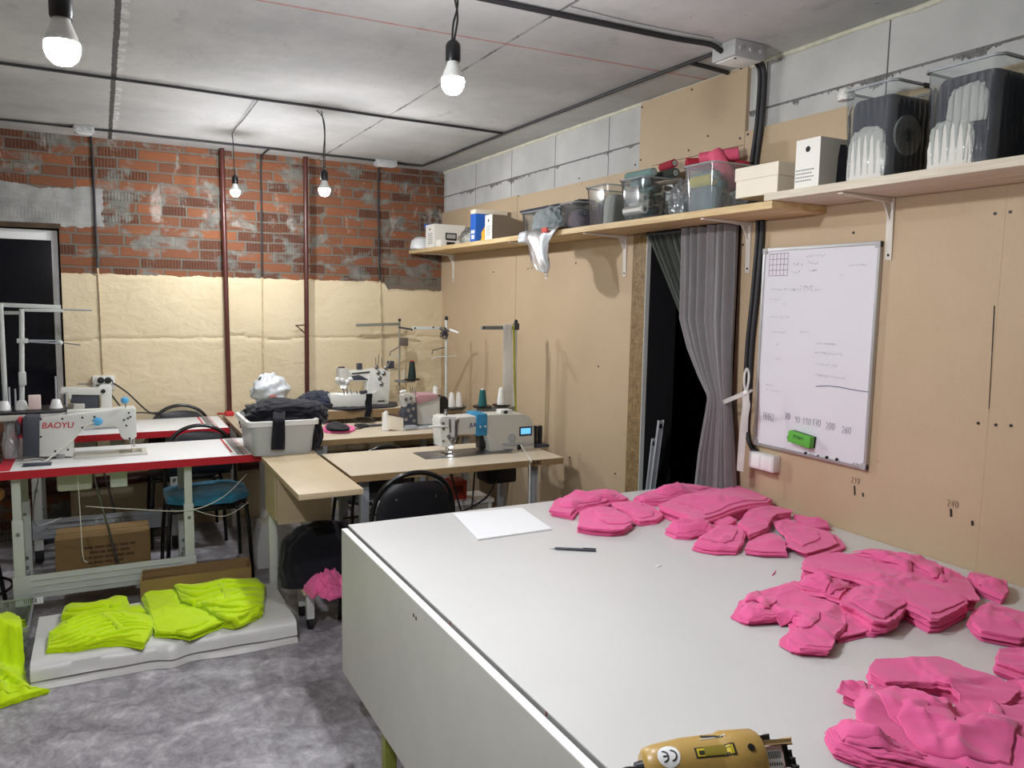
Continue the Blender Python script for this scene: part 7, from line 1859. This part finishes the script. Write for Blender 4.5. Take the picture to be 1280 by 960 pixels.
neon('neon yellow cloth spilling from the clear bin onto the floor at the left edge', [(-.80, 3.46), (-.55, 3.47), (-.40, 3.49), (-.30, 3.535), (-.232, 3.548), (-.30, 3.60), (-.325, 3.68), (-.335, 3.78), (-.35, 3.90), (-.36, 4.0), (-.42, 4.10), (-.50, 4.02), (-.65, 4.08), (-.80, 4.05)], .0, .024, 3, 101, 3, lo=.45, hi=.75, tb=(22, 1.75, .010, .020, .4), floor_fn=ff, dome=.010)
heap('neon_cloth', 'neon yellow cloth lying inside the clear floor bin', 'fabric', (-.62, 4.17, .006), (.24, .10, .11), 102, 'neon', .3, 9, 'neon yellow cloth piles', ridge=.35)
def cp(L): return [(round(x/3.1725, 1), round(625+y/3.1725, 1)) for x, y in L]
def npile(label, pix, zb_, h, L, seed, lines, zt, r, **k):
    poly = [Pz(a, b, zb_+h*.6) for a, b in cp(pix)]
    kw = dict(d=.009, crumple=.006, freq=8, jag=.006, dome=.02, hvar=.25, smooth=0, ncrease=6, camp=.008, cwid=.014); kw.update(k)
    o = cloth('neon_cloth', poly, zb_, h, L, seed, 'neon', **kw)
    if lines: foldtubes(o, [cp(l) for l in lines], zt, r, seed, zb_)
    return tag(o, label, 'fabric', 'neon yellow cloth piles')
npile('neon yellow cloth tuft behind the left pile on the wrapped tray', [(245, 470), (255, 435), (285, 420), (350, 425), (420, 412), (460, 395), (505, 400), (520, 430), (560, 425), (580, 450), (540, 460), (420, 455), (330, 470)], PZ+.002, .04, 3, 104, [[(260, 440), (320, 432), (400, 420), (440, 418)], [(440, 430), (480, 405), (515, 412)]], PZ+.06, .013)
npile('neon yellow cloth pile with long fanned folds on the left half of the wrapped tray', [(180, 595), (190, 530), (235, 495), (330, 460), (420, 440), (520, 445), (580, 465), (606, 490), (600, 520), (565, 577), (480, 565), (400, 570), (300, 588), (240, 590)], PZ+.002, .03, 5, 103,
    [[(190, 520), (260, 490), (340, 455), (420, 440), (470, 440)], [(195, 535), (270, 500), (350, 470), (420, 455), (500, 455)], [(200, 548), (290, 510), (360, 480), (430, 465), (540, 470)], [(205, 560), (300, 525), (380, 490), (450, 475), (570, 488)],
     [(200, 575), (290, 545), (370, 510), (440, 490), (520, 485), (590, 495)], [(185, 588), (270, 570), (340, 540), (400, 520), (470, 500), (600, 503)], [(290, 585), (350, 555), (400, 540), (480, 522), (590, 515)], [(330, 575), (390, 560), (460, 542), (560, 535)], [(240, 482), (300, 470), (370, 448), (410, 438)], [(400, 450), (440, 470), (470, 500), (480, 525)]], PZ+.05, .0125)
npile('neon yellow flat cloth stack at the left of the right pile on the wrapped tray', [(560, 375), (620, 362), (690, 350), (722, 415), (800, 425), (838, 450), (880, 470), (880, 490), (750, 543), (700, 532), (610, 528), (590, 470)], PZ+.002, .034, 6, 105, [[(700, 535), (770, 505), (830, 475), (890, 478)], [(752, 542), (820, 505), (880, 488)]], PZ+.03, .009, dome=.006)
npile('neon yellow bundle of crumpled folds at the right of the wrapped tray', [(686, 345), (760, 350), (820, 340), (880, 322), (940, 325), (1020, 320), (1052, 350), (1045, 400), (1042, 440), (1000, 460), (930, 490), (880, 480), (830, 455), (800, 425), (722, 413)], PZ+.004, .05, 6, 106,
    [[(690, 345), (760, 350), (820, 345), (880, 325), (940, 325)], [(700, 362), (770, 375), (840, 360), (900, 345), (960, 340), (1040, 345)], [(710, 395), (780, 400), (840, 385), (910, 372), (1000, 365), (1045, 370)], [(720, 410), (790, 412), (860, 402), (930, 397), (1040, 398)], [(800, 430), (870, 417), (940, 420), (1040, 420)], [(830, 458), (890, 445), (960, 440), (1045, 432)], [(860, 482), (930, 470), (1000, 455), (1040, 442)], [(870, 330), (890, 355), (900, 390), (870, 410)]], PZ+.075, .0125, dome=.015)
